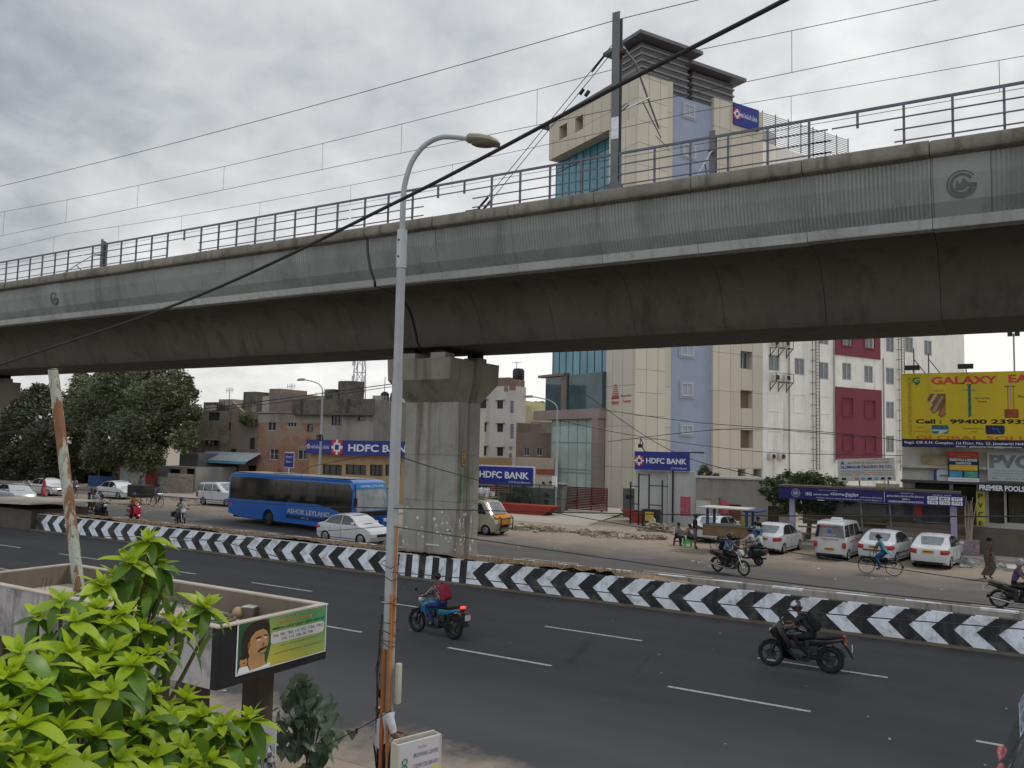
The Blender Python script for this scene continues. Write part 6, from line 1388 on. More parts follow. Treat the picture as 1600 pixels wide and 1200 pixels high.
for k in range(20):
    a=r_.uniform(0,6.28); e=r_.uniform(-.1,1.2); L_=2.6; pr=[]
    for i in range(7): u=i/6; pr.append(Vector((math.cos(a)*L_*u*math.cos(e),math.sin(a)*L_*u*math.cos(e),zP+L_*u*math.sin(e)-1.6*u*u)))
    for i in range(6):
        for sg_ in (-1,1):
            d_=(pr[i+1]-pr[i]).normalized(); sd_=d_.cross(Vector((0,0,1))).normalized()*sg_*.55+Vector((0,0,-.25)); mb.quad(pr[i],pr[i+1],pr[i+1]+sd_*.8,pr[i]+sd_)
mb.build('frond',lt,t)
ls=leafmat('shade_leaf',(.055,.085,.025),(.10,.135,.04),.5,.3)
bS=(GY(1262,850,50.3).x,50.3,0)
tS=tree('spreading low green tree right behind the bus shelter roof',bS,clp(bS,[(1262,757,50.3,1.0),(1232,757,50.5,.95),(1292,763,50,.95),(1212,768,50.5,.8),(1318,776,50,.7),(1250,775,50,1.1),(1285,783,50,.9),(1200,752,50.5,.4),(1240,745,50.5,.45),(1272,746,50.5,.45),(1225,790,50.5,.7)]),15000,.10,ls,trunk_h=2.,tr=.13,seed=8,flat=.25)
bU=(GY(1103,742,56).x,56,GY(1103,758,56).z); tree('small bush growing on top of the grey wall',bU,[(0,0,.7,.75),(.5,0,.4,.5),(-.4,0,.3,.45)],1800,.12,lt,name='bush',trunk_h=.3,tr=.06,seed=9)
bU=(GY(382,654,57.5).x,57.9,GY(382,664,57.9).z); tree('small wild bush growing on the brick gable roof','' or bU,[(0,0,.8,.9),(.9,0,.2,.6),(-.5,0,1.0,.6)],2200,.12,lt,name='bush',trunk_h=.3,tr=.06,seed=10)
bU=(GY(815,795,56.5).x,56.6,.7); tree('low creeper bush inside the railing fence',bU,[(0,0,.5,.7),(1.,0,.2,.4),(-1.1,0,.25,.45),(.2,0,1.0,.35)],1500,.10,ls,name='bush',trunk_h=.2,tr=.05,seed=12)
for x,y,lb in ((847,757,'left'),(858,756,'right')): bU=(GY(x,y,61.9).x,62.1,GY(x,y+1,62.1).z-.2); tree('tiny potted bush on the cream wall, '+lb+' one',bU,[(0,0,.35,.3)],260,.08,lt2,name='bush',trunk_h=.2,tr=.03,seed=13)
# ------------------------------------------------------------ foreground plants
def leafshape(L_,W_,droop,fold,nseg=6,curl=0):
    """one leaf along +x, midrib folded; returns verts, faces"""
    vs=[];fs=[]
    for i in range(nseg+1):
        u=i/nseg; w_=W_*math.sin(math.pi*min(1,u**.8*1.0))**.75*(1-.15*u) if 0<i<nseg else .0; x=L_*u; z=-droop*L_*u*u
        wv_=.06*W_*math.sin(u*9+curl)
        vs+=[(x,w_,z+w_*fold+wv_),(x,0,z),(x,-w_,z+w_*fold-wv_)]
    for i in range(nseg):
        a=i*3; fs+=[(a,a+1,a+4,a+3),(a+1,a+2,a+5,a+4)]
    return vs,fs
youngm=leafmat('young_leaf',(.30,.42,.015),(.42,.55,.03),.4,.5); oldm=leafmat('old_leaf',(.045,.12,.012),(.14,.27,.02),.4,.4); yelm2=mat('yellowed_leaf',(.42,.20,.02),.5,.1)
stemm=mat('green_brown_stem',(.10,.085,.045),.8,.15,8)
LY=MB(); ST=MB(); rp_=random.Random(11)
def rosette(c,sz,tilt=(0,0),n=15,old=0):
    c=Vector(c); base=Matrix.Translation(c)@Matrix.Rotation(tilt[0],4,'X')@Matrix.Rotation(tilt[1],4,'Y')
    for i in range(n):
        u=i/(n-1); az=i*2.399+rp_.uniform(-.25,.25); el=R(80-128*u**.9+rp_.uniform(-12,12)); L_=sz*(.38+.62*min(1,u*1.7))*rp_.uniform(.85,1.12)
        vs,fs=leafshape(L_,L_*rp_.uniform(.20,.27),rp_.uniform(.12,.4)*(.4+u),rp_.uniform(.15,.45),6,rp_.uniform(0,6))
        M=base@Matrix.Rotation(az,4,'Z')@Matrix.Translation((0,0,-.03*u*sz*3))@Matrix.Rotation(-el,4,'Y')@Matrix.Rotation(rp_.uniform(-.3,.3),4,'X')
        LY.m(0 if u+old<.72+rp_.uniform(-.15,.15) else (2 if rp_.random()<.02 else 1)).add(vs,fs,M)
ros=[ # px,py,Z depth,size(px of leaf)
 (232,835,3.7,58),(205,868,3.6,56),(252,875,3.8,58),(158,905,3.5,55),(235,905,3.8,50),(95,932,3.3,58),(150,942,3.4,60),(118,962,3.2,60),(190,950,3.4,55),(320,940,3.9,62),(275,968,3.7,60),(225,975,3.6,62),(170,1010,3.2,70),(110,1010,3.1,66),(228,1015,3.4,62),
 (30,1012,2.8,72),(75,1030,2.9,70),(10,1050,2.7,70),(145,1045,3.0,70),(200,1045,3.2,64),(60,1070,2.7,74),(120,1085,2.9,74),(180,1090,3.1,70),(240,1075,3.3,66),(290,1085,3.4,66),(0,1100,2.6,74),(40,1125,2.6,80),(95,1130,2.7,80),(150,1140,2.8,76),(215,1130,3.,74),(265,1120,3.1,70),(315,1110,3.3,66),(390,1115,3.4,70),(385,1135,3.4,66),
 (20,1170,2.5,84),(75,1180,2.5,84),(130,1185,2.6,82),(185,1180,2.8,80),(240,1175,2.9,78),(290,1160,3.,72),(340,1140,3.2,64),(330,1180,3.,66),(290,1195,2.9,70),(-30,1080,2.6,80),(-20,1160,2.4,84),(50,1215,2.4,84),(160,1220,2.5,84),(240,1215,2.7,80)]
ex=[]
for (x,y,Z,s_) in ros:
    s2=s_*((.80 if y<1000 else .86)*rp_.uniform(.85,1.12)); ex.append((x,y,Z,s2))
    for j in range(0 if (y<1000 and x>260) else (1 if (y<1000 or rp_.random()<.55) else 0)): ex.append((x+rp_.uniform(-38,38),y+rp_.uniform(8,40),Z+rp_.uniform(-.12,.15),s2*rp_.uniform(.75,1.05)))
ros=ex
for k,(x,y,Z,s_) in enumerate(ros):
    c=AT(x,y+8,Z); rosette(c,s_*Z/CAM_F*(1.1 if y<1000 else .98),(rp_.uniform(-.35,.35),rp_.uniform(-.35,.35)),n=rp_.randint(11,16))
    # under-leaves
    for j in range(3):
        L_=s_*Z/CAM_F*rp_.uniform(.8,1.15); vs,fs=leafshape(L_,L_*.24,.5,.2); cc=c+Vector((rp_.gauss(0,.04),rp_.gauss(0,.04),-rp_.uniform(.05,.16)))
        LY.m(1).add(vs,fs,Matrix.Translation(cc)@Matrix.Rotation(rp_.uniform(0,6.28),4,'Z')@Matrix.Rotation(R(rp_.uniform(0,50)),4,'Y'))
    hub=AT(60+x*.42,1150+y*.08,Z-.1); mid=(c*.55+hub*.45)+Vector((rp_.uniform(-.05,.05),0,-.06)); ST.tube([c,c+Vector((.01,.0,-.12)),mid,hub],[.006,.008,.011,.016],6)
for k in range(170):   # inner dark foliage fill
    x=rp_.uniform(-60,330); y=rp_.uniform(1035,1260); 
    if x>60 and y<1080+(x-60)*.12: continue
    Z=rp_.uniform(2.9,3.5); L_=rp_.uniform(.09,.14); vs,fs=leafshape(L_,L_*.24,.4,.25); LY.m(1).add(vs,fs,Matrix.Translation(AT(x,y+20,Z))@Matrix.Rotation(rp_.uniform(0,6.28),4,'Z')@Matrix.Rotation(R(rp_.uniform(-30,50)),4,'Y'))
gb0=AT(80,1240,2.9)
for k in range(7): ST.tube([gb0+Vector((rp_.uniform(-.2,.2),rp_.uniform(-.15,.15),0)),Vector((gb0.x+rp_.uniform(-.2,.2),gb0.y+rp_.uniform(-.2,.2),1.5)),Vector((gb0.x,gb0.y,0))],[.018,.025,.035],7)
t=thing('leafy_shrub','bright yellow green leafy shrub filling the lower left foreground','shrub',(gb0.x,gb0.y,0),0)
for mbx,nm,ms_ in ((LY,'foliage',[youngm,oldm,yelm2]),(ST,'stem',[stemm])):
    o=mbx.build(nm,ms_,None,smooth=50 if nm=='stem' else 80); o.parent=t; o.matrix_parent_inverse=Matrix.Translation(-Vector(t.location))
# dark heart-leaved plant
hm=leafmat('heart_leaf',(.045,.08,.045),(.24,.32,.22),.45,.2); mb=MB(); sm=MB(); r_=random.Random(5); pb0=Vector((-9.05,8.6,0)); Zp=13.3
def hleaf(L_):
    pts=[(0,0),(.12,.42),(.35,.5),(.62,.36),(1,0),(.62,-.36),(.35,-.5),(.12,-.42)]; return [(x*L_,y*L_*.95,-.3*L_*x*x+.12*abs(y)*L_) for x,y in pts]+[(.45*L_,0,-.05*L_)]
cl_=[(470,1065,20),(455,1085,30),(490,1085,28),(450,1110,36),(480,1105,34),(510,1098,24),(438,1125,24),(470,1125,32),(500,1120,30),(480,1145,34),(505,1150,30),(520,1145,22),(465,1160,26),(495,1170,32),(455,1165,20),(480,1078,24),(490,1205,26),(500,1225,26)]
for x,y,rr_ in cl_:
    Z=12.3; c=AT(x,y,Z)
    for k in range(13):
        p=AT(x+r_.gauss(0,rr_*.38),y+r_.gauss(0,rr_*.34),Z+r_.uniform(-.35,.35)); v=hleaf(r_.uniform(.13,.25)); mb.add(v,[(i,(i+1)%8,8) for i in range(8)],Matrix.Translation(p)@Matrix.Rotation(r_.uniform(0,6.28),4,'Z')@Matrix.Rotation(R(r_.uniform(20,85)),4,'Y'))
    sm.tube([c,AT(486,1185,Z)+Vector((r_.uniform(-.05,.05),0,0))],.009,5)
for k in range(4): q0=AT(486+k*4-6,1175,12.3); sm.tube([q0,Vector((q0.x+.02*k,q0.y,.0))],.018,6)
q0=AT(486,1175,12.3); t=thing('dark_leaved_plant','dark green heart leaved sapling beside the lamp post','plant',(q0.x,q0.y,0),0)
for mbx,nm,ms_ in ((mb,'foliage',hm),(sm,'stem',stemm)): o=mbx.build(nm,ms_,None); o.parent=t; o.matrix_parent_inverse=Matrix.Translation(-Vector(t.location))
# photocopy A-board at the bottom
t=thing('shop_board','white two sided photocopy shop board at the bottom, right of the lamp post','sign board',(-6.38,8.55,0),R(72)); H_=1.52
bw=.62; MB().box(-bw/2,bw/2,-.03,0,.5,H_).build('front_board',mat('board_print',(.45,.44,.46),.5,.05,2),t); MB().box(-bw/2,bw/2,.09,.12,.5,H_+.02).build('rear_board',mat('cream_frame',(.40,.38,.32),.6,.05),t); MB().box(-bw/2-.02,-bw/2,-.035,.125,.0,H_).box(bw/2,bw/2+.02,-.035,.125,0,H_).build('board_frame',MATS['cream_frame'],t)
MB().box(bw*.28,bw/2,-.034,-.0305,.5,H_-.35).build('yellow_strip',mat('cream_yellow',(.48,.44,.20),.5,0),t)
for k,s_ in enumerate('XEROX'): txt(t,s_,bw*.31,bw*.48,H_-.55-k*.2,.14,blt,-.036,.02)
bi=mat('board_ink',(.03,.04,.16),.5,0)
for s_,x0,x1,z,h in (('BROWSING CENTRE',-.3,.9,H_-.2,.05),('COMPUTER SERVICE',-.3,.9,H_-.33,.05),('COLOUR & BLACK',-.45,.45,H_-.46,.06),('Sri Sai',-.1,.3,H_-.1,.03)): txt(t,s_,bw/2*x0,bw/2*x1,z,h,bi,-.034,.0)
MB().torus((-bw*.36,-.034,H_-.22),.035,.007,'y',14,5).torus((-bw*.36,-.034,H_-.3),.035,.007,'y',14,5).build('scroll_logo',MATS['print_green'],t)
# tilted white board behind the shrub with lettering
t=thing('white_board','plain pale board with black capitals half hidden behind the shrub','sign board',tuple(GZ(345,1200,1.0))[:2]+(0,),R(20)); pz=GZ(345,1200,1.0)
MB().box(-.75,.75,-.03,0,.3,1.62).build('panel',mat('grey_white_panel',(.40,.41,.42),.5,.05,2),t); txt(t,'SAGAR',-.6,.5,.95,.12,blt,-.034,.01); MB().box(-.7,-.66,.0,.04,0,.5).box(.66,.7,0,.04,0,.5).build('leg',steel,t)
# ------------------------------------------------------------ vehicles
carw=mat('car_white',(.55,.565,.58),.28,.04,1,coat=.6); carsil=mat('car_silver',(.42,.45,.48),.25,.04,1,metal=.2,coat=.6); under=mat('underbody',(.01,.01,.01),.9,0)
cabin=mat('cabin_glass',(.02,.024,.026),.05,.15,1.5,spec=.8); cabinl=mat('windscreen_glass',(.16,.18,.19),.07,.45,1.2,spec=.9)
plate_y=mat('plate_yellow',(.55,.30,.02),.5,.05); plate_w=mat('plate_white',(.5,.5,.5),.5,.05)
def arcpts(cx,r,z0,n=8): return [(cx-r*math.cos(math.pi*i/n),z0+r*math.sin(math.pi*i/n)) for i in range(n+1)]
def cutmesh(poly,W,fn,xs,zs,name,m,parent,smooth=32,ys=None):
    bm=bmesh.new(); a=[bm.verts.new((x,-1,z)) for x,z in poly]; b=[bm.verts.new((x,1,z)) for x,z in poly]; n=len(poly)
    bm.faces.new(a); bm.faces.new(list(reversed(b)))
    for i in range(n): bm.faces.new((a[i],a[(i+1)%n],b[(i+1)%n],b[i]))
    for x in xs: bmesh.ops.bisect_plane(bm,geom=bm.verts[:]+bm.edges[:]+bm.faces[:],plane_co=(x,0,0),plane_no=(1,0,0))
    for z in zs: bmesh.ops.bisect_plane(bm,geom=bm.verts[:]+bm.edges[:]+bm.faces[:],plane_co=(0,0,z),plane_no=(0,0,1))
    for y in (-.8,-.4,0,.4,.8): bmesh.ops.bisect_plane(bm,geom=bm.verts[:]+bm.edges[:]+bm.faces[:],plane_co=(0,y,0),plane_no=(0,1,0))
    for v in bm.verts:
        y=v.co.y; v.co.y=y*W*fn(v.co.x,v.co.z)
        # crown: round edges of roof and bonnet and bow the ends
        v.co.z-=.035*abs(y)**4*(1 if v.co.z>.8 else 0); v.co.x-= (.10*abs(y)**3.5)*(v.co.x/abs(v.co.x or 1)) if abs(v.co.x)>fn.end else 0
    bmesh.ops.recalc_face_normals(bm,faces=bm.faces); me=bpy.data.meshes.new(name); bm.to_mesh(me); bm.free(); me.materials.append(m)
    me.shade_smooth(); me.set_sharp_from_angle(angle=R(smooth)); o=bpy.data.objects.new(name,me); COL.objects.link(o); o.parent=parent; return o
def sidepanel(poly,W,fn,sg,name,m,parent,off=.006):
    """panel following the body side: triangulated fine polygon"""
    bm=bmesh.new(); f=bm.faces.new([bm.verts.new((x,0,z)) for x,z in poly]); 
    z0,z1=min(p[1] for p in poly),max(p[1] for p in poly)
    xa,xb=min(p[0] for p in poly),max(p[0] for p in poly); nx_=int((xb-xa)/.5)
    for k in range(1,nx_+1): bmesh.ops.bisect_plane(bm,geom=bm.verts[:]+bm.edges[:]+bm.faces[:],plane_co=(xa+(xb-xa)*k/(nx_+1),0,0),plane_no=(1,0,0))
    for k in (.2,.4,.6,.8): bmesh.ops.bisect_plane(bm,geom=bm.verts[:]+bm.edges[:]+bm.faces[:],plane_co=(0,0,z0+(z1-z0)*k),plane_no=(0,0,1))
    r_=bmesh.ops.extrude_face_region(bm,geom=bm.faces[:]); 
    ex=[v for v in r_['geom'] if isinstance(v,bmesh.types.BMVert)]; exs=set(ex)
    for v in bm.verts: v.co.y=sg*(W*fn(v.co.x,v.co.z)+(off if v in exs else -.02))
    bmesh.ops.recalc_face_normals(bm,faces=bm.faces); me=bpy.data.meshes.new(name); bm.to_mesh(me); bm.free(); me.materials.append(m); o=bpy.data.objects.new(name,me); COL.objects.link(o); o.parent=parent; return o
def endpanel(p0,p1,w0,w1,name,m,parent,off=.008,bow=.04,n=8):
    """glass between profile points p0 (low) and p1 (high) across the body"""
    mb=MB(); d=Vector((p1[0]-p0[0],0,p1[1]-p0[1])).normalized(); nr=Vector((-d.z,0,d.x)); 
    if nr.x*(p0[0])<0: nr=-nr
    if nr.x==0: nr=Vector((1,0,0))
    vs=[]
    for i in range(n+1):
        u=-1+2*i/n
        for (p,w_) in ((p0,w0),(p1,w1)): vs.append((p[0]+nr.x*off-(bow*abs(u)**3)*(1 if p0[0]>0 else -1),u*w_,p[1]+nr.z*off-.03*abs(u)**4))
    mb.add(vs,[(i*2,i*2+2,i*2+3,i*2+1) for i in range(n)]); 
    mb.add([(x-nr.x*.02,y,z-nr.z*.02) for x,y,z in vs],[(i*2+1,i*2+3,i*2+2,i*2) for i in range(n)])
    return mb.build(name,m,parent)
def wheel(parent,x,y,r,w_,sg,rim=rimm,spokes=7):
    g=MB().torus((x,y,r),r*.80,r*.20,'y',26,8,sx=w_/(r*.4)*.9).build('wheel',rubber,parent,smooth=50)
    mb=MB(); M=Matrix.Translation((x,y+sg*w_*.28,r))@Matrix.Rotation(R(-90)*sg,4,'X')
    mb.lathe([(r*.64,0),(r*.62,.03),(r*.55,.035),(r*.52,.0)],20,M)
    for k in range(spokes):
        a=2*math.pi*k/spokes; mb.bar((x,y+sg*(w_*.3+.01),r),(x+r*.56*math.cos(a),y+sg*(w_*.3),r+r*.56*math.sin(a)),r*.17,.03)
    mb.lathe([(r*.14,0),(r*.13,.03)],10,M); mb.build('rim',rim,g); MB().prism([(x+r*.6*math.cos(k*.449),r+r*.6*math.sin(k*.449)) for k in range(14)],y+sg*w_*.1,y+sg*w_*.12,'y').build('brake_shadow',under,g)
    return g
def car(kind,label,loc,rz,body=None,plate=plate_y,group=None,lamps=True,name='parked_car',cat='car',roofrack=False):
    t=thing(name,label,cat,loc,rz,group); body=body or carw
    if kind=='sedan':
        L2=2.0; W=.84; top=[(-2.0,.62),(-1.97,.90),(-1.88,.97),(-1.38,1.02),(-.93,1.38),(-.55,1.475),(-.1,1.50),(.3,1.46),(.62,1.32),(1.08,.99),(1.6,.87),(1.9,.74),(2.0,.58)]; r=.30; wx=(-1.22,1.25); belt=.93
        wins=[[(-1.22,1.0),(-.90,1.31),(-.62,1.40),(-.16,1.425),(-.16,.97)],[(-.08,.97),(-.08,1.425),(.25,1.40),(.55,1.27),(.93,.985)]]; ws=((1.06,1.0),(.36,1.445)); rw=((-1.36,1.03),(-.93,1.385))
    elif kind=='hatch':
        L2=1.85; W=.84; top=[(-1.85,.6),(-1.8,1.),(-1.55,1.4),(-1.2,1.5),(-.2,1.54),(.3,1.48),(.55,1.36),(1.05,1.0),(1.5,.88),(1.8,.72),(1.86,.55)]; r=.29; wx=(-1.15,1.15); belt=.94
        wins=[[(-1.5,1.02),(-1.4,1.36),(-.3,1.45),(-.3,.98)],[(-.22,.98),(-.22,1.45),(.2,1.41),(.5,1.3),(.9,1.0)]]; ws=((1.03,1.01),(.32,1.475)); rw=((-1.8,1.03),(-1.55,1.4))
    elif kind=='suv':
        L2=2.2; W=.83; top=[(-2.18,.6),(-2.16,1.05),(-2.05,1.65),(-1.9,1.78),(-.2,1.82),(.15,1.76),(.85,1.16),(1.9,1.02),(2.1,.9),(2.15,.6)]; r=.34; wx=(-1.35,1.35); belt=1.1
        wins=[[(-2.0,1.14),(-1.92,1.6),(-1.42,1.65),(-1.42,1.14)],[(-1.30,1.14),(-1.30,1.66),(-.42,1.68),(-.42,1.14)],[(-.33,1.14),(-.33,1.68),(.0,1.66),(.6,1.14)]]; ws=((.82,1.18),(.18,1.74)); rw=((-2.165,1.12),(-2.05,1.62))
    else:  # microvan
        L2=1.85; W=.76; top=[(-1.85,.5),(-1.83,1.1),(-1.74,1.75),(-1.6,1.86),(-.2,1.88),(.75,1.83),(1.02,1.74),(1.5,1.08),(1.8,.92),(1.86,.7),(1.86,.5)]; r=.28; wx=(-1.2,1.15); belt=1.08
        wins=[[(-1.66,1.14),(-1.6,1.68),(-1.05,1.7),(-1.05,1.14)],[(-.95,1.14),(-.95,1.7),(-.05,1.7),(-.05,1.14)],[(.08,1.1),(.08,1.7),(.8,1.66),(1.18,1.12)]]; ws=((1.5,1.12),(1.04,1.75)); rw=((-1.825,1.12),(-1.745,1.7))
    Hm=max(z for x,z in top)
    poly=[(-L2+.02,.32),(-L2,.5)]+top+[(L2-.01,.4),(L2-.12,.2)]
    bot=[]
    for cx in (wx[1],wx[0]): bot+=[(cx+ (r+.055),.18)]+[(x,z) for x,z in reversed(arcpts(cx,r+.055,.24))]+[(cx-(r+.055),.18)]
    poly+=bot+[(-L2+.2,.2)]
    def fn(x,z):
        k=1-.10*abs(x/L2)**5
        if z<.6: k*=1-.05*((.6-z)/.4)**2
        if z>belt: k*=1-(.27 if kind in('sedan','hatch') else .13)*((z-belt)/(Hm-belt))**1.2
        return k
    fn.end=L2*.82
    cutmesh(poly,W,fn,[-L2*.93,-L2*.8,-1.3,-.8,-.2,.4,.9,1.3,L2*.8,L2*.93],[.45,.7,belt,belt+.15,(belt+Hm)/2,Hm-.12],'body',body,t)
    MB().box(-L2+.3,L2-.3,-W+.1,W-.1,.15,.5).build('underbody',under,t)
    for sg in (-1,1):
        for q_ in wins: sidepanel(q_,W,fn,sg,'side_window',cabin,t)
        for cx in wx:
            g=wheel(t,cx,sg*(W-.10),r,.2,sg)
            mb=MB(); pts=arcpts(cx,r+.045,.25,10); mb.prism(pts+[(cx+r,.2),(cx-r,.2)],sg*(W-.26),sg*(W-.24),'y'); mb.build('wheel_well',under,t)
        for xh in ((-.55,.42) if kind!='van' else (.2,)): MB().box(xh-.08,xh+.08,sg*(W*fn(xh,.9)-.01),sg*(W*fn(xh,.9)+.025),belt-.08,belt-.05).build('door_handle',blackplastic if kind!='sedan' else body,t)
        mx_=.78 if kind in('sedan','hatch') else (.5 if kind=='suv' else 1.05)
        MB().cbox((mx_,sg*(W+.06),belt+.12),(.10,.2,.14)).build('door_mirror',blackplastic if kind!='sedan' else body,t,bevel=.03)
        if kind in('sedan','hatch'):
            MB().add([(-L2+.01,sg*.50,.66),(-L2+.01,sg*.50,.86),(-L2+.12,sg*.775,.9),(-L2+.10,sg*.79,.68),(-L2+.42,sg*.835,.84),(-L2+.36,sg*.845,.72),(-L2+.2,sg*.45,.66),(-L2+.2,sg*.45,.86)],[(0,1,2,3),(3,2,4,5),(0,6,7,1),(1,7,4,2),(0,3,5,6),(6,5,4,7)]).build('tail_light',redl,t,bevel=.02)
            MB().add([(L2-.06,sg*.42,.60),(L2-.14,sg*.42,.74),(L2-.2,sg*.70,.77),(L2-.12,sg*.74,.60),(L2-.62,sg*.79,.86),(L2-.42,sg*.825,.70),(L2-.4,sg*.4,.6),(L2-.4,sg*.4,.74)],[(0,1,2,3),(3,2,4,5),(0,6,7,1),(1,7,4,2),(0,3,5,6),(6,5,4,7)]).build('headlight',lens,t,bevel=.02)
        else:
            MB().box(-L2-.01,-L2+.12,sg*(W-.17),sg*(W-.015),.62,.98 if kind=='suv' else .9).build('tail_light',redl,t,bevel=.01); MB().box(L2-.12,L2+.0,sg*.42,sg*.72,.62,.82).build('headlight',lens,t,bevel=.02)
    endpanel(ws[0],ws[1],W*.91 if kind in('sedan','hatch') else W*.9,W*.74 if kind in('sedan','hatch') else W*.8,'windscreen',cabinl,t)
    endpanel(rw[0],rw[1],W*.90,W*.735 if kind in('sedan','hatch') else W*.78,'rear_window',cabin if kind!='sedan' else cabinl,t)
    MB().box(-L2-.03,-L2+.02,-.24,.24,.5 if kind!='sedan' else .72,.62 if kind!='sedan' else .84).build('number_plate',plate,t); MB().box(-L2-.034,-L2-.031,-.18,.18,.54 if kind!='sedan' else .76,.58 if kind!='sedan' else .8).build('plate_digits',blackp,t)
    MB().box(-L2-.01,-L2+.02,-.62,.62,.3,.33).box(-L2+.005,-L2+.05,-.6,.6,.22,.29).build('bumper_groove',blackplastic,t)
    for sg in (-1,1):
        for xs_ in ((-.88,-.12,.98) if kind in ('sedan','hatch') else (-1.36,-.37,.75)): sidepanel([(xs_,.30),(xs_,belt-.02),(xs_+.016,belt-.02),(xs_+.016,.30)],W,fn,sg,'door_seam',under,t,.003)
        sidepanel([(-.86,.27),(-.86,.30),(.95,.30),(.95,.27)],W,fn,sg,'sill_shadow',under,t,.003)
    MB().box(L2-.03,L2+.015,-.35,.35,.42,.56).build('grille',blackplastic,t)
    if kind=='sedan': MB().box(-.72,-.68,-.01,.01,1.49,1.56).build('roof_aerial',blackplastic,t)
    return t
gR='white cars parked nose in on the right'
def heading(az): return R(90-az)
def place(x,y,dx,dy,rz,z=0): # put body point (dx,dy local) at pixel ground
    p=GZ(x,y,z); c,s=math.cos(rz),math.sin(rz); return (p.x-(dx*c-dy*s),p.y-(dx*s+dy*c),z)
rz=heading(6)
car('sedan','white taxi sedan with yellow plate parked right of the food cart',place(1223,866,-1.22,-.74,rz),rz,group=gR)
rz=heading(9); sd2=car('sedan','white sedan with maroon tail lamps parked between the ambulance and the rightmost sedan',place(1399,881,-1.22,-.74,rz),rz,group=gR)
MB().box(-2.03,-1.9,-.5,.5,.60,.66).build('bumper_strip',blackplastic,sd2); MB().box(-1.3,1.3,-.85,-.83,.48,.53).build('side_moulding',blackplastic,sd2)
rz=heading(7); car('sedan','rightmost white sedan with orange plate parked before the steps',place(1484,889,-1.22,-.74,rz),rz,group=gR)
rz=heading(4); am_=car('van','white ambulance van with dark rear window and yellow plate',place(1325,876,-1.2,-.7,rz),rz,group=gR,cat='ambulance',name='ambulance')
am_t=thing('x','x','x'); bpy.data.objects.remove(am_t)
rlet=mat('ambulance_red',(.45,.04,.03),.5,0)
def reartxt(t,s,y0,y1,z,h,m,x,bold=.0):
    o=txt(t,s,y0,y1,z,h,m,0,bold); o.rotation_euler=(0,0,R(-90)); o.location=(x,0,0)
reartxt(am_,'AMBULANCE',-.42,.42,.98,.08,rlet,-1.865,.02); reartxt(am_,'AMBULANCE',-.45,.45,1.56,.07,rlet,-1.80,.02); reartxt(am_,'24 HOURS',-.3,.3,1.2,.05,signw,-1.85,.02)
MB().ball((-1.80,0,1.4),.09,10,7,(.3,1,1)).build('blue_star',mat('star_blue',(.03,.12,.5),.5,0),am_); MB().box(-.5,-.2,-.25,.25,1.87,1.97).build('beacon_box',signw,am_,bevel=.02)
for sg in (-1,1): MB().box(-1.0,1.0,sg*.762,sg*.768,.88,.93).build('side_stripe',rlet,am_)
rz=heading(10); car('sedan','white sedan standing behind the food cart',(GZ(1135,838).x+.2,47.6,0),rz,group=gR)
rz=R(-2); car('sedan','white sedan driving in front of the blue bus beside the chevron wall',place(509,846,-1.22,-.74,rz),rz,name='car',plate=plate_w)
rz=R(1); car('sedan','long white sedan at far left behind the woman in red',place(49,773,-1.22,-.74,rz)[:2]+(0,),rz,group='white cars along the left kerb',plate=plate_w)
car('sedan','white sedan in front of the poster wall, half hidden by the cart',place(157,778,-1.22,-.74,rz),0,group='white cars along the left kerb',plate=plate_w)
car('suv','white utility wagon with roof rails parked left of the blue bus',place(318,789,-1.35,-.74,0),0,group='white cars along the left kerb',plate=plate_w)
rz=R(-6); car('sedan','grey sedan cut by the left frame edge above the concrete box',place(14,788,.9,-.74,rz),rz,body=carsil,name='car',plate=plate_w)
# cream van with roof load
cv=mat('van_cream',(.36,.33,.24),.4,.08,1.2,coat=.3); rz=R(-9)
vn=car('van','cream and orange van with loaded roof rack and bull bar, right of the pier',place(757,836,1.15,-.68,rz),rz,body=cv,name='van',cat='van')
vn.scale=(1.12,1.05,1.08)
MB().prism([(1.42,1.07),(1.48,1.10),(1.82,.95),(1.79,.9)],-.62,.62,'y').build('orange_bonnet',mat('van_orange',(.50,.20,.02),.4,.1,2),vn); MB().box(1.86,1.875,-.5,.5,.6,.85).build('orange_front',MATS['van_orange'],vn)
mb=MB()
for y in (-.5,.5): mb.tube([(1.95,y,.3),(2.02,y,.5),(2.02,y,.95),(1.88,y,1.02)],.03,7)
mb.tube([(2.02,-.5,.9),(2.02,.5,.9)],.025,6).tube([(1.98,-.6,.38),(1.98,.6,.38)],.03,6).tube([(2.02,-.5,.6),(2.02,.5,.6)],.02,6); mb.build('bull_bar',blackplastic,vn)
mb=MB()
for y in (-.62,.62): mb.bar((-1.6,y,1.98),(1.0,y,1.98),.04).bar((-1.6,y,2.15),(1.0,y,2.15),.03)
for x in np.linspace(-1.5,.9,8): mb.bar((x,-.62,1.86),(x,-.62,2.16),.03).bar((x,.62,1.86),(x,.62,2.16),.03).bar((x,-.62,1.97),(x,.62,1.97),.03)
mb.build('roof_rack',mat('rack_wood',(.25,.17,.09),.7,.2,3),vn)
mb=MB(); 
ldt=thing('roof_load','white bottles and cartons heaped on the cream van roof','luggage',tuple(vn.location),0); ldt.rotation_euler=vn.rotation_euler
for k in range(26): x,y=random.uniform(-1.4,.85),random.uniform(-.45,.45); mb.cbox((x,y,2.3),(random.uniform(.15,.35),random.uniform(.15,.3),random.uniform(.2,.34)),Matrix.Rotation(random.uniform(-.3,.3),3,'Z'))
mb.build('carton',mat('load_white',(.46,.47,.48),.6,.15,5),ldt)
mb=MB()
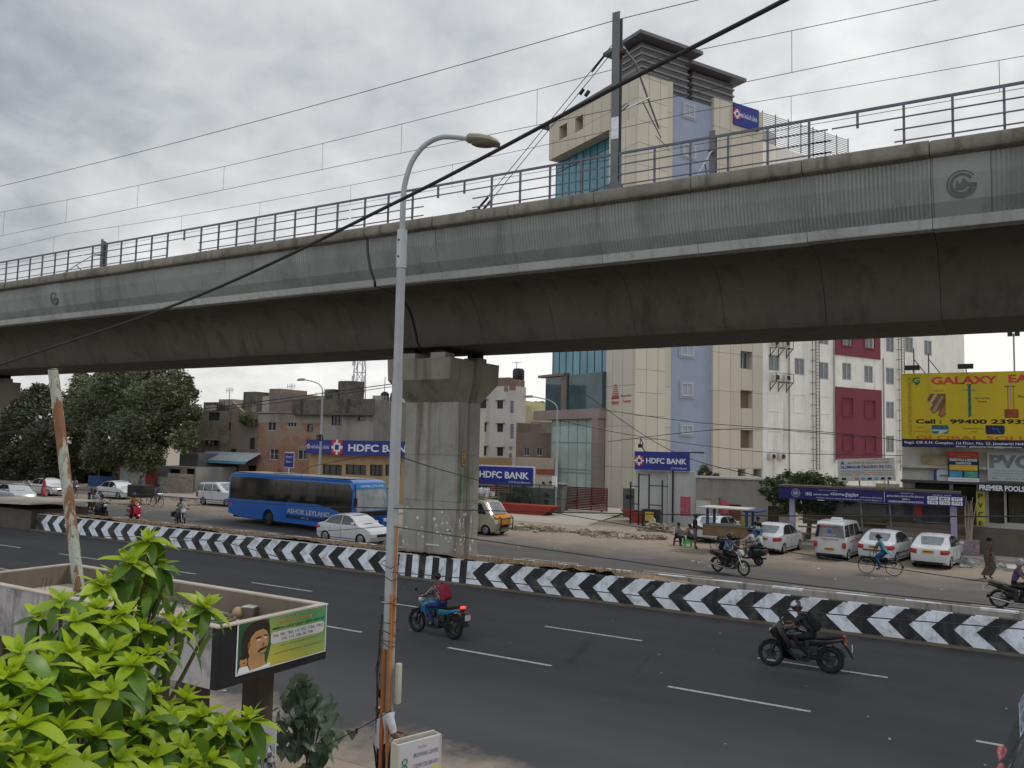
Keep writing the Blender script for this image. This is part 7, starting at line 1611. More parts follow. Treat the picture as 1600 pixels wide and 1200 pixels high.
for k in range(40): x,y=random.uniform(-1.4,.85),random.uniform(-.5,.5); mb.lathe([(.05,0),(.055,.2),(.02,.26),(.02,.3)],7,Matrix.Translation((x,y,2.38)))
mb.build('bottle',mat('bottle_white',(.50,.53,.56),.4,.1,5),ldt)
# ---- bus
bb_=mat('bus_blue',(.008,.11,.42),.3,.08,.6,coat=.5); rzb=heading(98.4)
ax=R(0); bp0=GZ(419,822); c_,s_=math.cos(rzb),math.sin(rzb); dx,dy=-1.8,-1.2
bt=thing('bus','long blue bus with dark window band turning out between pier and houses','bus',(bp0.x-(dx*c_-dy*s_),bp0.y-(dx*s_+dy*c_),0),rzb)
BL=6.35; BW=1.25; rr_=.48; bwx=(-1.8,4.0)
poly=[(-BL,.55),(-BL,2.0),(-BL+.06,2.95),(-BL+.3,3.1),(0,3.14),(BL-.7,3.1),(BL-.28,2.95),(BL-.05,1.5),(BL,1.2),(BL,.4)]
bot=[]
for cx in (bwx[1],bwx[0]): bot+=[(cx+rr_+.1,.36)]+list(reversed(arcpts(cx,rr_+.1,.48)))+[(cx-rr_-.1,.36)]
poly+=[(BL-.05,.34)]+bot+[(-BL+1.7,.36)]
def fb(x,z): return 1-.03*max(0,(z-1.3)/1.8)**2-.05*abs(x/BL)**14-(.10*((z-2.9)/.24)**2 if z>2.9 else 0)
fb.end=BL*.94
cutmesh(poly,BW,fb,[-6.2,-5.9,-4.5,-3,-1.5,0,1.5,3,4.5,5.4,5.9,6.2],[.7,1.3,2.0,2.6,2.9,3.02],'body',bb_,bt,smooth=28)
MB().box(-BL+.5,BL-.4,-1.05,1.05,.3,.6).build('underbody',under,bt)
for sg in (-1,1):
    sidepanel([(-BL+.30,1.46),(-BL+.30,2.86),(BL-.75,2.86),(BL-.42,2.5),(BL-.42,1.0),(5.0,1.28),(3.8,1.52),(2.8,1.6)],BW,fb,sg,'window_band',mat('bus_glass',(.012,.014,.015),.08,.3,1.5,spec=.6),bt,.01)
    for x in (-4.1,-2.6,-1.1,.4,1.9,3.4,4.5): sidepanel([(x,1.62),(x,2.72),(x+.05,2.72),(x+.05,1.62)],BW,fb,sg,'window_pillar',mat('pillar_black',(.004,.004,.005),.4,0),bt,.014)
    for x in (-4.3,-1.3,.2,1.7): sidepanel([(x+.15,1.75),(x+.15,2.55),(x+1.1,2.55),(x+1.1,1.75)],BW,fb,sg,'painted_see_through',mat('seen_through',(.02,.02,.018),.2,.5,1.5,spec=.6),bt,.0125)  # paler panels paint the light seen through the bus windows
    for cx in bwx:
        wheel(bt,cx,sg*1.08,rr_,.28,sg,rim=mat('bus_rim',(.06,.06,.055),.6,.2),spokes=8); pts=arcpts(cx,rr_+.09,.5,10); MB().prism(pts+[(cx+rr_,.3),(cx-rr_,.3)],sg*(.8),sg*(.82),'y').build('wheel_well',under,bt)
    sidepanel([(-BL+.35,.98),(-BL+.35,1.16),(-BL+.62,1.16),(-BL+.62,.98)],BW,fb,sg,'reflector',mat('amber_reflector',(.35,.12,.03),.4,.1),bt,.01)
    sidepanel([(.0,.62),(.0,.84),(4.1,.84),(4.1,.62)],BW,fb,sg,'navy_strip',mat('bus_navy',(.006,.02,.10),.4,0),bt,.008)
    MB().box(-BL-.01,-BL+.06,sg*.95,sg*1.15,.9,1.5).build('tail_light',redl,bt); MB().box(BL-.08,BL+.02,sg*.75,sg*1.12,.75,.95).build('headlight',lens,bt,bevel=.03)
    MB().tube([(BL-.3,sg*1.2,2.6),(BL+.15,sg*1.45,2.5),(BL+.18,sg*1.45,2.0)],.025,6).box(BL+.1,BL+.2,sg*1.36,sg*1.56,1.7,2.15).build('mirror',blackplastic,bt)
o=txt(bt,'ASHOK LEYLAND',.1,4.1,.93,.28,mat('silver_letter',(.42,.44,.46),.4,0,metal=.2),-BW-.012,.03)
txt(bt,'www.  com',1.5,2.2,.68,.1,MATS['silver_letter'],-BW-.016,.0)
endpanel((BL-.045,1.42),(BL-.27,2.9),1.14,1.06,'windscreen',mat('bus_windscreen',(.20,.23,.25),.08,.5,1.,spec=.9),bt,.015,.06); endpanel((BL-.21,2.62),(BL-.27,2.92),1.1,1.06,'sun_strip',mat('strip_blue',(.03,.22,.50),.4,0),bt,.022,.06)
o=txt(bt,'ASHOK LEYLAND',-.85,.85,2.70,.13,signw,0,.03); o.rotation_euler=(0,0,R(90)); o.location=(BL-.19,0,0)
MB().box(BL-.02,BL+.02,-1.0,1.0,1.12,1.38).build('black_cowl',blackplastic,bt); mb=MB()
for k in range(4): mb.box(BL-.0,BL+.025,-.62,.62,.66+k*.11,.71+k*.11)
mb.build('grille',MATS['bus_navy'],bt); MB().box(-2.5,-1.0,-.5,.5,3.13,3.2).build('roof_hatch',mat('dusty_blue',(.16,.2,.26),.6,.1),bt)
# dusty roof
MB().box(-BL+.5,BL-1.,-.95,.95,3.128,3.142).build('roof_skin',mat('roof_dust',(.22,.235,.24),.7,.15,.6),bt)
# ------------------------------------------------------------ two wheelers (forward = +x)
def spoked(parent,x,r,w_,tyre=rubber,style='cast'):
    g=MB().torus((x,0,r),r-w_*.45,w_*.5,'y',28,8).build('wheel',tyre,parent,smooth=50); mb=MB().torus((x,0,r),r*.80,.014 if style=='cast' else .010,'y',24,5)
    if style=='cast':
        for k in range(5): a=2*math.pi*k/5+.3; mb.bar((x,0,r),(x+r*.8*math.cos(a),0,r+r*.8*math.sin(a)),.028,.03)
        mb.lathe([(.10,-.04),(.10,.04)],12,Matrix.Translation((x,0,r))@Matrix.Rotation(R(90),4,'X')); mb.torus((x,.05,r),.11,.01,'y',16,4)
    else:
        for k in range(18): a=2*math.pi*k/18; mb.tube([(x,(-1)**k*.025,r),(x+r*.8*math.cos(a),0,r+r*.8*math.sin(a))],.004 if style=='wire' else .003,4)
        mb.lathe([(.035,-.05),(.035,.05)],10,Matrix.Translation((x,0,r))@Matrix.Rotation(R(90),4,'X'))
    mb.build('rim',rimm if style!='cast' else mat('rim_dark',(.05,.05,.055),.4,0,metal=.4),g); return g
def motorbike(label,loc,rz,style='naked',body=None,group='motorcycles on the road',brake=False,plate=plate_w,lean=0,name='motorcycle'):
    t=thing(name,label,'motorcycle',loc,rz,group); t.rotation_euler=(lean,0,rz); body=body or mat('bike_black',(.010,.010,.012),.25,.0,coat=.5)
    wire_=style=='commuter'; r=.31; fx,rx=.68,-.66; eng=mat('engine_grey',(.045,.045,.048),.5,.2,8,metal=.4)
    spoked(t,fx,r,.10 if not wire_ else .08,style='wire' if wire_ else 'cast'); spoked(t,rx,r,.14 if not wire_ else .09,style='wire' if wire_ else 'cast')
    for sg in (-1,1): MB().tube([(fx,sg*.075,r),(fx-.24,sg*.075,.86)],.026,8).build('fork_leg',chrome if wire_ else blackplastic,t,smooth=50)
    MB().tube([(fx-.2,0,.80),(.3,0,.55),(.15,0,.35),(-.15,0,.30),(-.25,0,.5),(fx-.23,0,.84)],.025,6).tube([(-.25,.06,.5),(-.9,.08,.84)],.018,6).tube([(-.25,-.06,.5),(-.9,-.08,.84)],.018,6).build('frame',blackplastic,t)
    for sg in (-1,1): MB().bar((-.2,sg*.09,.36),(rx,sg*.09,r),.045).build('swing_arm',blackplastic,t); 
    for sg in (-1,1): MB().tube([(rx+.05,sg*.1,r+.08),(-.5,sg*.1,.74)],.026,7).build('shock',chrome if wire_ else blackplastic,t)
    MB().box(-.22,.26,-.14,.14,.22,.50).box(-.05,.24,-.13,.13,.50,.70).box(-.4,-.1,-.10,.10,.42,.74).lathe([(.11,-.15),(.11,.15)],12,Matrix.Translation((-.05,0,.36))@Matrix.Rotation(R(90),4,'X')).build('engine',eng,t,bevel=.02)
    MB().tube([(.2,-.1,.5),(.26,-.13,.34),(.1,-.16,.24),(-.3,-.17,.25),(-.9,-.19,.36)],[.02,.02,.025,.035,.05],10).build('exhaust',chrome if wire_ else mat('exhaust_dark',(.05,.05,.05),.35,0,metal=.6),t,smooth=50)
    # tank
    sec=[(.40,.05,.76,.86),(.32,.15,.68,.95),(.12,.185,.66,.985),(-.1,.16,.68,.93),(-.24,.09,.70,.84)]
    vs=[];fs=[];n=12
    for x,wd,z0,z1 in sec:
        for k in range(n): a=2*math.pi*k/n; vs.append((x,math.cos(a)*wd,(z0+z1)/2+math.sin(a)*(z1-z0)/2))
    for i in range(len(sec)-1):
        for k in range(n): p=i*n+k;q_=i*n+(k+1)%n; fs.append((p,q_,q_+n,p+n))
    fs+=[tuple(range(n)),tuple(len(vs)-n+k for k in range(n))]; MB().add(vs,fs).build('fuel_tank',body,t,smooth=50)
    if style=='naked': 
        for sg in (-1,1): MB().prism([(.42,.86),(.05,.84),(.02,.72),(.2,.55),(.42,.62)],sg*.13,sg*.155,'y').build('tank_shroud',body,t,bevel=.01)
    z=.80 if not wire_ else .78
    MB().prism([(-.15,z-.05),(-.15,z+.02),(-.45,z-.01),(-.62,z+.07),(-.95,z+.12),(-.92,z+.04),(-.6,z-.04)],-.13,.13,'y').build('seat',mat('seat_black',(.015,.014,.014),.7,.1,6),t,bevel=.02)
    for sg in (-1,1): MB().prism([(-.2,z-.06),(-.95,z+.06),(-1.0,z-.0),(-.5,z-.16),(-.2,z-.2)],sg*.09,sg*.125,'y').build('side_cover',body,t,bevel=.01)
    mb=MB()
    if style=='commuter':
        for fxx in ((fx,.34),(rx,.34)):
            P_=[(fxx[0]+fxx[1]*math.cos(a),0,r+fxx[1]*math.sin(a)) for a in [R(q_) for q_ in (range(30,170,20) if fxx[0]>0 else range(20,190,20))]]
            g1=MB()
            for i in range(len(P_)-1): g1.bar(P_[i],P_[i+1],.11,.012)
            g1.build('mudguard',body,t)
        MB().tube([(-.45,-.14,z+.05),(-.98,-.14,z+.14),(-1.03,0,z+.15),(-.98,.14,z+.14),(-.45,.14,z+.05)],.012,6).build('grab_rail',chrome,t)
    else:
        mb.prism([(fx+.2,r+.27),(fx-.02,r+.36),(fx-.24,r+.30),(fx-.22,r+.27),(fx-.02,r+.33),(fx+.18,r+.24)],-.06,.06,'y')
        mb.prism([(-.92,.84),(-1.08,.62),(-1.18,.42),(-1.15,.40),(-1.02,.6),(-.88,.8)],-.05,.05,'y').prism([(rx-.05,r+.36),(rx-.28,r+.27),(rx-.36,r+.1),(rx-.32,r+.1),(rx-.25,r+.24),(rx-.05,r+.33)],-.07,.07,'y')
    if mb.v: mb.build('mudguard',blackplastic,t)
    MB().tube([(.36,-.36,1.04),(.40,-.2,1.03),(.42,0,.98),(.40,.2,1.03),(.36,.36,1.04)],.014,7).build('handlebar',blackplastic,t)
    for sg in (-1,1): MB().tube([(.39,sg*.26,1.04),(.42,sg*.32,1.2)],.006,5).ball((.43,sg*.34,1.23),.055,9,6,(.35,1.1,.7)).build('mirror',blackplastic,t)
    if style=='sport':
        MB().prism([(.62,.72),(.72,.86),(.58,1.02),(.42,1.12),(.36,1.0),(.30,.8),(.18,.6),(.30,.3),(.05,.28),(.0,.24),(.36,.24),(.44,.5),(.5,.66)],-.16,.16,'y').build('fairing',body,t,bevel=.04); MB().prism([(.56,1.02),(.42,1.2),(.39,1.18),(.46,1.02)],-.1,.1,'y').build('windshield',cabin,t,bevel=.01)
        MB().ball((.69,0,.86),.07,10,6,(.6,1.6,.7)).build('headlight',lens,t)
    elif style=='naked': MB().ball((.53,0,.92),.10,12,8,(.8,1.,1.)).build('headlight',lens,t); MB().box(.42,.5,-.09,.09,1.0,1.08).build('console',blackplastic,t)
    else: MB().prism([(.60,.80),(.66,.90),(.58,1.04),(.42,1.06),(.40,.84)],-.13,.13,'y').build('headlight_cowl',mat('cowl_silver',(.35,.36,.37),.3,0,coat=.4),t,bevel=.03); MB().ball((.63,0,.88),.08,10,6,(.5,1,1)).build('headlight',lens,t)
    MB().box(-1.02,-.94,-.07,.07,z+.05,z+.11).build('tail_light',lit_red if brake else redl,t,bevel=.01)
    for sg in (-1,1): MB().bar((-.98,0,.74),(-1.02,sg*.15,.74),.012).ball((-1.02,sg*.17,.74),.03,7,5).build('indicator',MATS['amber_reflector'],t)
    MB().box(-1.16,-1.145,-.1,.1,.56,.70).build('number_plate',plate,t); 
    for sg in (-1,1): MB().bar((-.1,sg*.1,.34),(-.1,sg*.26,.33),.025).build('foot_peg',blackplastic,t)
    MB().tube([(-.66,.0,.4),(-.1,.13,.38)],.02,5).build('chain',blackplastic,t)
    return t
def scooter(label,loc,rz,body,name='scooter',group=None):
    t=thing(name,label,'scooter',loc,rz,group); r=.22; spoked(t,.6,r,.09); spoked(t,-.55,r,.1)
    MB().prism([(-.95,.62),(-.9,.78),(-.5,.80),(-.12,.72),(-.1,.34),(-.3,.28),(-.42,.42),(-.7,.44),(-.86,.46)],-.19,.19,'y').build('rear_body',body,t,bevel=.05)
    MB().prism([(.38,.3),(.62,.42),(.56,.85),(.42,1.0),(.36,.98),(.40,.6)],-.2,.2,'y').build('leg_shield',body,t,bevel=.04); MB().prism([(.42,.40),(.55,.47),(.75,.42),(.86,.26),(.8,.25),(.7,.36),(.5,.42)],-.09,.09,'y').build('front_mudguard',body,t,bevel=.02)
    MB().box(-.15,.42,-.17,.17,.27,.33).build('floor_board',blackplastic,t,bevel=.02); MB().prism([(-.92,.79),(-.88,.87),(-.4,.84),(-.1,.78),(-.14,.73)],-.14,.14,'y').build('seat',MATS['seat_black'],t,bevel=.03)
    MB().prism([(.34,.95),(.52,.93),(.50,1.06),(.38,1.1)],-.14,.14,'y').build('headset',body,t,bevel=.03); MB().tube([(.34,-.33,1.06),(.4,0,1.03),(.34,.33,1.06)],.016,6).build('handlebar',blackplastic,t); MB().ball((.54,0,.99),.07,9,6,(.4,1.2,.8)).build('headlight',lens,t)
    for sg in (-1,1): MB().tube([(.38,sg*.22,1.06),(.42,sg*.28,1.22)],.006,5).ball((.43,sg*.3,1.24),.05,8,6,(.35,1.1,.8)).build('mirror',blackplastic,t)
    MB().box(-.97,-.9,-.1,.1,.66,.73).build('tail_light',redl,t); MB().box(-.99,-.975,-.1,.1,.45,.56).build('number_plate',plate_w,t); MB().tube([(-.2,-.18,.25),(-.85,-.2,.32)],.04,8).build('exhaust',blackplastic,t); return t
def bicycle(label,loc,rz,col=None,name='bicycle',group='bicycles'):
    t=thing(name,label,'bicycle',loc,rz,group); col=col or mat('cycle_black',(.02,.02,.025),.5,0); r=.35; spoked(t,.55,r,.032,style='cycle'); spoked(t,-.55,r,.032,style='cycle')
    MB().tube([(-.55,0,r),(-.05,0,.30),(-.18,0,.85),(-.55,0,r)],.016,6).tube([(-.05,0,.30),(.40,0,.80),(-.17,0,.80)],.016,6).tube([(.55,0,r),(.42,0,.70),(.38,0,.98)],.016,6).build('frame',col,t)
    MB().tube([(.15,-.26,.98),(.36,-.24,1.),(.38,0,1.0),(.36,.24,1.),(.15,.26,.98)],.012,6).build('handlebar',chrome,t); MB().ball((-.2,0,.92),.12,9,6,(1.1,.7,.35)).build('saddle',rubber,t)
    MB().torus((-.05,-.04,.3),.1,.008,'y',16,4).bar((-.05,-.06,.3),(.08,-.12,.2),.02).bar((-.05,.06,.3),(-.18,.12,.4),.02).build('crank',chrome,t)
    mb=MB(); 
    for x in (.55,-.55):
        P_=[(x+.38*math.cos(R(a)),0,r+.38*math.sin(R(a))) for a in range(20,190,20)]
        for i in range(len(P_)-1): mb.bar(P_[i],P_[i+1],.05,.006)
    mb.build('mudguard',col,t); MB().box(-.85,-.4,-.07,.07,.74,.76).bar((-.8,.06,.74),(-.56,.06,r),.012).bar((-.8,-.06,.74),(-.56,-.06,r),.012).build('carrier',col,t); return t
# ------------------------------------------------------------ people
PE=0
def plaid(name,c1,c2,c3):
    m,nt,b=newmat(name); q=NB(nt); ch=q.n('ShaderNodeTexChecker'); ch.inputs['Scale'].default_value=16; q.lk(q.o,ch.inputs[0]); ch.inputs[1].default_value=(*c1,1); ch.inputs[2].default_value=(*c2,1)
    ch2=q.n('ShaderNodeTexChecker'); ch2.inputs['Scale'].default_value=9; q.lk(q.o,ch2.inputs[0]); ch2.inputs[1].default_value=(*c3,1); ch2.inputs[2].default_value=(*c2,1)
    q.lk(q.mix(.45,ch.outputs[0],ch2.outputs[0]),b.inputs['Base Color']); b.inputs['Roughness'].default_value=.9; return m
def person(label,loc,rz,J,shirt,trouser,shoe=None,sleeve='short',hair='short',helmet=None,skirt=None,scale=1.,name='person',sk=None,extra=None,group=None,bare_legs=False):
    """J: joint dict in local metres, x forward, y left. Body is one skinned surface."""
    shoe=shoe or blackplastic; sk=sk or skin
    t=thing(name,label,'person',loc,rz,group); t.scale=(scale,)*3
    V=lambda k:Vector(J[k]); S={}
    def mir(k,s):  # per-side joints fall back to mirrored
        if k+('L' if s>0 else 'R') in J: return Vector(J[k+('L' if s>0 else 'R')])
        v=Vector(J[k]); return Vector((v.x,v.y*s,v.z))
    pel,chest,neck,head=V('pel'),V('chest'),V('neck'),V('head')
    verts=[];rad=[];edges=[];mi=[]
    def av(p,r_,m): verts.append(p);rad.append(r_);mi.append(m); return len(verts)-1
    P0=av(pel,(.145,.115),1); waist=av(pel.lerp(chest,.45),(.125,.10),0); C0=av(chest,(.15,.115),0); N0=av(neck,(.058,.058),2); H1=av(neck.lerp(head,.45),(.06,.06),2)
    edges+=[(P0,waist),(waist,C0),(C0,N0),(N0,H1)]
    hd=(head-neck).normalized()
    H2=av(head+Vector((.015,0,-.02)),(.088,.078),2); H3=av(head+hd*.06,(.075,.072),2); edges+=[(H1,H2),(H2,H3)]
    for s in (1,-1):
        sh,el,wr=mir('sh',s),mir('el',s),mir('wr',s); a=av(sh,(.062,.058),0); b=av(sh.lerp(el,.5),(.05,.05),0); c=av(el,(.04,.04),0 if sleeve=='long' else 2); d=av(el.lerp(wr,.5),(.036,.034),0 if sleeve=='long' else 2); e=av(wr,(.025,.03),2)
        hv=(wr-el).normalized(); f=av(wr+hv*.07,(.022,.042),2); edges+=[(C0,a),(a,b),(b,c),(c,d),(d,e),(e,f)]
        hp,kn,an,to=mir('hip',s),mir('kn',s),mir('an',s),mir('to',s); m_l=2 if bare_legs else 1
        a=av(hp,(.095,.09),1); b=av(hp.lerp(kn,.5),(.078,.075),1); c=av(kn,(.058,.058),m_l); d=av(kn.lerp(an,.35),(.056,.052),m_l); e=av(an,(.036,.036),m_l); f=av(an.lerp(to,.5)+Vector((0,0,-.02)),(.038,.04),3); g_=av(to,(.028,.04),3); edges+=[(P0,a),(a,b),(b,c),(c,d),(d,e),(e,f),(f,g_)]
    me=bpy.data.meshes.new('body'); me.from_pydata([tuple(v) for v in verts],edges,[]); ob=bpy.data.objects.new('tmp',me); COL.objects.link(ob)
    sm_=ob.modifiers.new('s','SKIN'); sm_.use_smooth_shade=True
    for i,sv in enumerate(me.skin_vertices[0].data): sv.radius=tuple(v_*1.1 for v_ in rad[i]) if mi[i]!=2 else rad[i]; sv.use_root=(i==0)
    ss=ob.modifiers.new('u','SUBSURF'); ss.levels=ss.render_levels=1
    dg=bpy.context.evaluated_depsgraph_get(); m2=bpy.data.meshes.new_from_object(ob.evaluated_get(dg)); bpy.data.objects.remove(ob); bpy.data.meshes.remove(me)
    m2.name='body'
    for m_ in (shirt,trouser,sk,shoe): m2.materials.append(m_)
    A=np.array([tuple(v) for v in verts]); E=np.array(edges); 
    for p in m2.polygons:
        c=np.array(p.center); a=A[E[:,0]]; b=A[E[:,1]]; ab=b-a; u=np.clip(((c-a)*ab).sum(1)/(ab*ab).sum(1),0,1); dd=np.linalg.norm(a+ab*u[:,None]-c,axis=1); k=int(dd.argmin()); 
        ma,mb_=mi[E[k,0]],mi[E[k,1]]; p.material_index= ma if u[k]<.5 else mb_
        if ma==1 and mb_==0: p.material_index=1 if u[k]<.35 else 0
    # fingers, merged into the same mesh
    bm=bmesh.new(); bm.from_mesh(m2); fb_=MB()
    for s in (1,-1):
        el,wr=mir('el',s),mir('wr',s); hv=(wr-el).normalized(); sd=hv.cross(Vector((0,0,1))).normalized(); dn=Vector((0,0,-1)); pb=wr+hv*.075
        for k in range(4): q0=pb+sd*(k-1.5)*.019; L_=(.07,.078,.072,.058)[k]; fb_.tube([q0-hv*.02,q0+hv*L_*.45+dn*.008,q0+hv*L_*.75+dn*.03,q0+hv*L_*.7+dn*.055],[.009,.0085,.008,.006],5)
        q0=wr+hv*.03-sd*s*.03; fb_.tube([q0,q0-sd*s*.025+hv*.03+dn*.01,q0-sd*s*.02+hv*.055+dn*.03],[.011,.01,.008],5)
    tm=bpy.data.meshes.new('f'); tm.from_pydata(fb_.v,[],fb_.f); n0=len(bm.faces); bm.from_mesh(tm); bm.faces.ensure_lookup_table()
    for f in bm.faces[n0:]: f.material_index=2
    # face: nose, ears, brow
    fb_=MB(); fwd=Vector(J.get('look',(1,0,0))).normalized(); sd=Vector((0,0,1)).cross(fwd).normalized(); fc=head+fwd*.083
    fb_.tube([fc+Vector((0,0,.02)),fc+fwd*.022+Vector((0,0,-.02)),fc+fwd*.005+Vector((0,0,-.03))],[.008,.014,.008],6)
    for s in (1,-1): fb_.ball(tuple(head+sd*.082*s),.022,6,5,(1,.5,1.3))
    tm.clear_geometry(); tm.from_pydata(fb_.v,[],fb_.f); n0=len(bm.faces); bm.from_mesh(tm); bm.faces.ensure_lookup_table()
    for f in bm.faces[n0:]: f.material_index=2
    bm.to_mesh(m2); bm.free(); bpy.data.meshes.remove(tm); m2.shade_smooth()
    o=bpy.data.objects.new('body',m2); COL.objects.link(o); o.parent=t
    ey=MB()
    for s in (1,-1): ey.ball(tuple(fc+sd*.03*s+Vector((0,0,.022))-fwd*.006),.010,6,5)
    ey.build('eyes',blackp,t); MB().tube([fc+sd*.022+Vector((0,0,-.05))-fwd*.004,fc-sd*.022+Vector((0,0,-.05))-fwd*.004],.005,5).build('mouth',mat('lip',(.08,.03,.025),.6,0),t)
    if helmet:
        mb=MB(); mb.ball(tuple(head+Vector((-.005,0,.035))),.135,16,10,(1.08,.92,1.)); h=mb.build('helmet',helmet,t,smooth=60)
        MB().ball(tuple(head+fwd*.045+Vector((0,0,.015))),.108,14,8,(1.,.9,.62)).build('visor',cabin,h,smooth=60)
    elif hair=='short': MB().ball(tuple(head-fwd*.012+Vector((0,0,.035))),.100,14,9,(1.03,.93,.95)).build('hair',hairm,t,smooth=60)
    elif hair=='bun': MB().ball(tuple(head-fwd*.015+Vector((0,0,.03))),.102,14,9,(1.03,.95,1.)).ball(tuple(head-fwd*.12-Vector((0,0,.02))),.05,8,6).build('hair',hairm,t,smooth=60)
    elif hair=='cap': MB().ball(tuple(head-fwd*.01+Vector((0,0,.045))),.103,14,9,(1.05,.95,.8)).build('cap',extra or white,t,smooth=60)
    if skirt:  # lofted cloth from waist to ankles
        k0=(mir('kn',1)+mir('kn',-1))/2; a0=(mir('an',1)+mir('an',-1))/2; lv=[(pel+Vector((0,0,.08)),.15,.13),(pel,.19,.17),(k0,.20 ,.20),(a0+Vector((0,0,.05)),.21,.24)]; vs=[];fs=[];n=16
        for c,rx_,ry in lv:
            for k in range(n): a=2*math.pi*k/n; w_=1+.08*math.sin(k*5); vs.append((c.x+rx_*math.cos(a)*w_,c.y+ry*math.sin(a)*w_,c.z))
        for i in range(3):
            for k in range(n): p=i*n+k;q_=i*n+(k+1)%n; fs.append((p,q_,q_+n,p+n))
        MB().add(vs,fs).build('skirt',skirt,t,smooth=60)
    return t
ride=dict(pel=(-.25,0,.90),chest=(-.12,0,1.22),neck=(-.07,0,1.41),head=(-.02,0,1.56),sh=(-.09,.19,1.33),el=(.10,.27,1.12),wr=(.31,.31,1.06),hip=(-.22,.09,.86),kn=(.20,.19,.80),an=(-.06,.17,.40),to=(.08,.18,.34))
sport=dict(pel=(-.33,0,.90),chest=(-.08,0,1.17),neck=(.02,0,1.33),head=(.09,0,1.46),sh=(-.01,.19,1.27),el=(.16,.27,1.06),wr=(.33,.30,1.03),hip=(-.3,.09,.86),kn=(.14,.2,.78),an=(-.18,.17,.42),to=(-.04,.18,.35))
pill=dict(pel=(-.68,0,1.0),chest=(-.60,0,1.30),neck=(-.57,0,1.48),head=(-.53,0,1.62),sh=(-.59,.18,1.40),el=(-.42,.24,1.18),wr=(-.22,.17,1.12),hip=(-.66,.09,.95),kn=(-.28,.24,.86),an=(-.42,.2,.48),to=(-.28,.21,.43))
scoo=dict(pel=(-.35,0,.92),chest=(-.25,0,1.24),neck=(-.2,0,1.42),head=(-.16,0,1.56),sh=(-.22,.18,1.34),el=(.0,.26,1.14),wr=(.26,.29,1.08),hip=(-.32,.09,.88),kn=(.08,.15,.76),an=(.12,.12,.40),to=(.26,.12,.36))
walk=dict(pel=(0,0,.92),chest=(.02,0,1.25),neck=(.03,0,1.44),head=(.05,0,1.58),sh=(.02,.18,1.37),elL=(.10,.23,1.1),wrL=(.22,.22,.9),elR=(-.08,-.23,1.1),wrR=(-.06,-.24,.85),hip=(0,.09,.88),knL=(.12,.1,.48),anL=(.02,.1,.10),toL=(.15,.11,.04),knR=(.03,-.1,.48),anR=(-.22,-.1,.13),toR=(-.12,-.11,.04))
stand=dict(pel=(0,0,.92),chest=(.0,0,1.25),neck=(.0,0,1.44),head=(.02,0,1.58),sh=(0,.18,1.37),el=(.06,.24,1.12),wr=(.26,.16,1.05),hip=(0,.09,.88),kn=(.02,.1,.48),an=(0,.11,.09),to=(.13,.13,.04))
sit=dict(pel=(0,0,.50),chest=(.04,0,.82),neck=(.07,0,1.0),head=(.11,0,1.14),sh=(.05,.18,.93),el=(.14,.24,.70),wr=(.34,.14,.68),hip=(0,.09,.48),kn=(.40,.14,.48),an=(.36,.14,.09),to=(.5,.15,.04))
cyc=dict(pel=(-.2,0,1.0),chest=(-.04,0,1.30),neck=(.02,0,1.47),head=(.07,0,1.61),sh=(0,.18,1.40),el=(.14,.23,1.18),wr=(.18,.25,1.03),hip=(-.18,.09,.95),knL=(.16,.1,.78),anL=(-.06,.12,.44),toL=(.08,.12,.40),knR=(.10,-.1,.62),anR=(.05,-.12,.26),toR=(.2,-.12,.22))
def on(bike,J,label,**k): 
    p=person(label,tuple(bike.location),bike.rotation_euler[2],J,**k); return p
def cloth(name,c,v=.15): return mat(name,c,.9,v,6)
c_navy=cloth('navy_cloth',(.012,.014,.03)); c_black=cloth('black_cloth',(.010,.010,.011)); c_jean=cloth('blue_jeans',(.012,.03,.11)); c_white=cloth('white_cloth',(.42,.43,.46),.1); c_sky=cloth('sky_blue_shirt',(.13,.21,.36)); c_purple=cloth('purple_shirt',(.085,.06,.15)); c_grey=cloth('grey_cloth',(.10,.10,.105)); c_red=cloth('red_cloth',(.42,.06,.06)); c_char=cloth('charcoal_shirt',(.02,.025,.03)); c_check=plaid('check_shirt',(.35,.34,.33),(.05,.03,.03),(.16,.05,.05))
h_black=mat('helmet_black',(.012,.012,.014),.25,0,coat=.6); h_blue=mat('helmet_blue',(.02,.04,.12),.3,0,coat=.5); h_sil=mat('helmet_silver',(.25,.26,.27),.3,0,coat=.4)
hw,hnt,hb_=newmat('helmet_pattern'); q=NB(hnt); nn=q.noise(6,2,.5); q.lk(q.mix(q.rng(nn,.48,.52),q.mix(q.rng(q.noise(4,1),.5,.53),(.45,.45,.46),(.35,.03,.03)),(.03,.03,.04)),hb_.inputs['Base Color']); hb_.inputs['Roughness'].default_value=.3
def wpair(xr,yr,xf,yf,fx=.68,rx=-.66): # bike location and heading from rear & front contact pixels
    a,b=GZ(xr,yr),GZ(xf,yf); d=(b-a); rz=math.atan2(d.y,d.x); dn=d.normalized(); mid=a+dn*(-rx)*1.0; return (mid.x,mid.y,0),rz
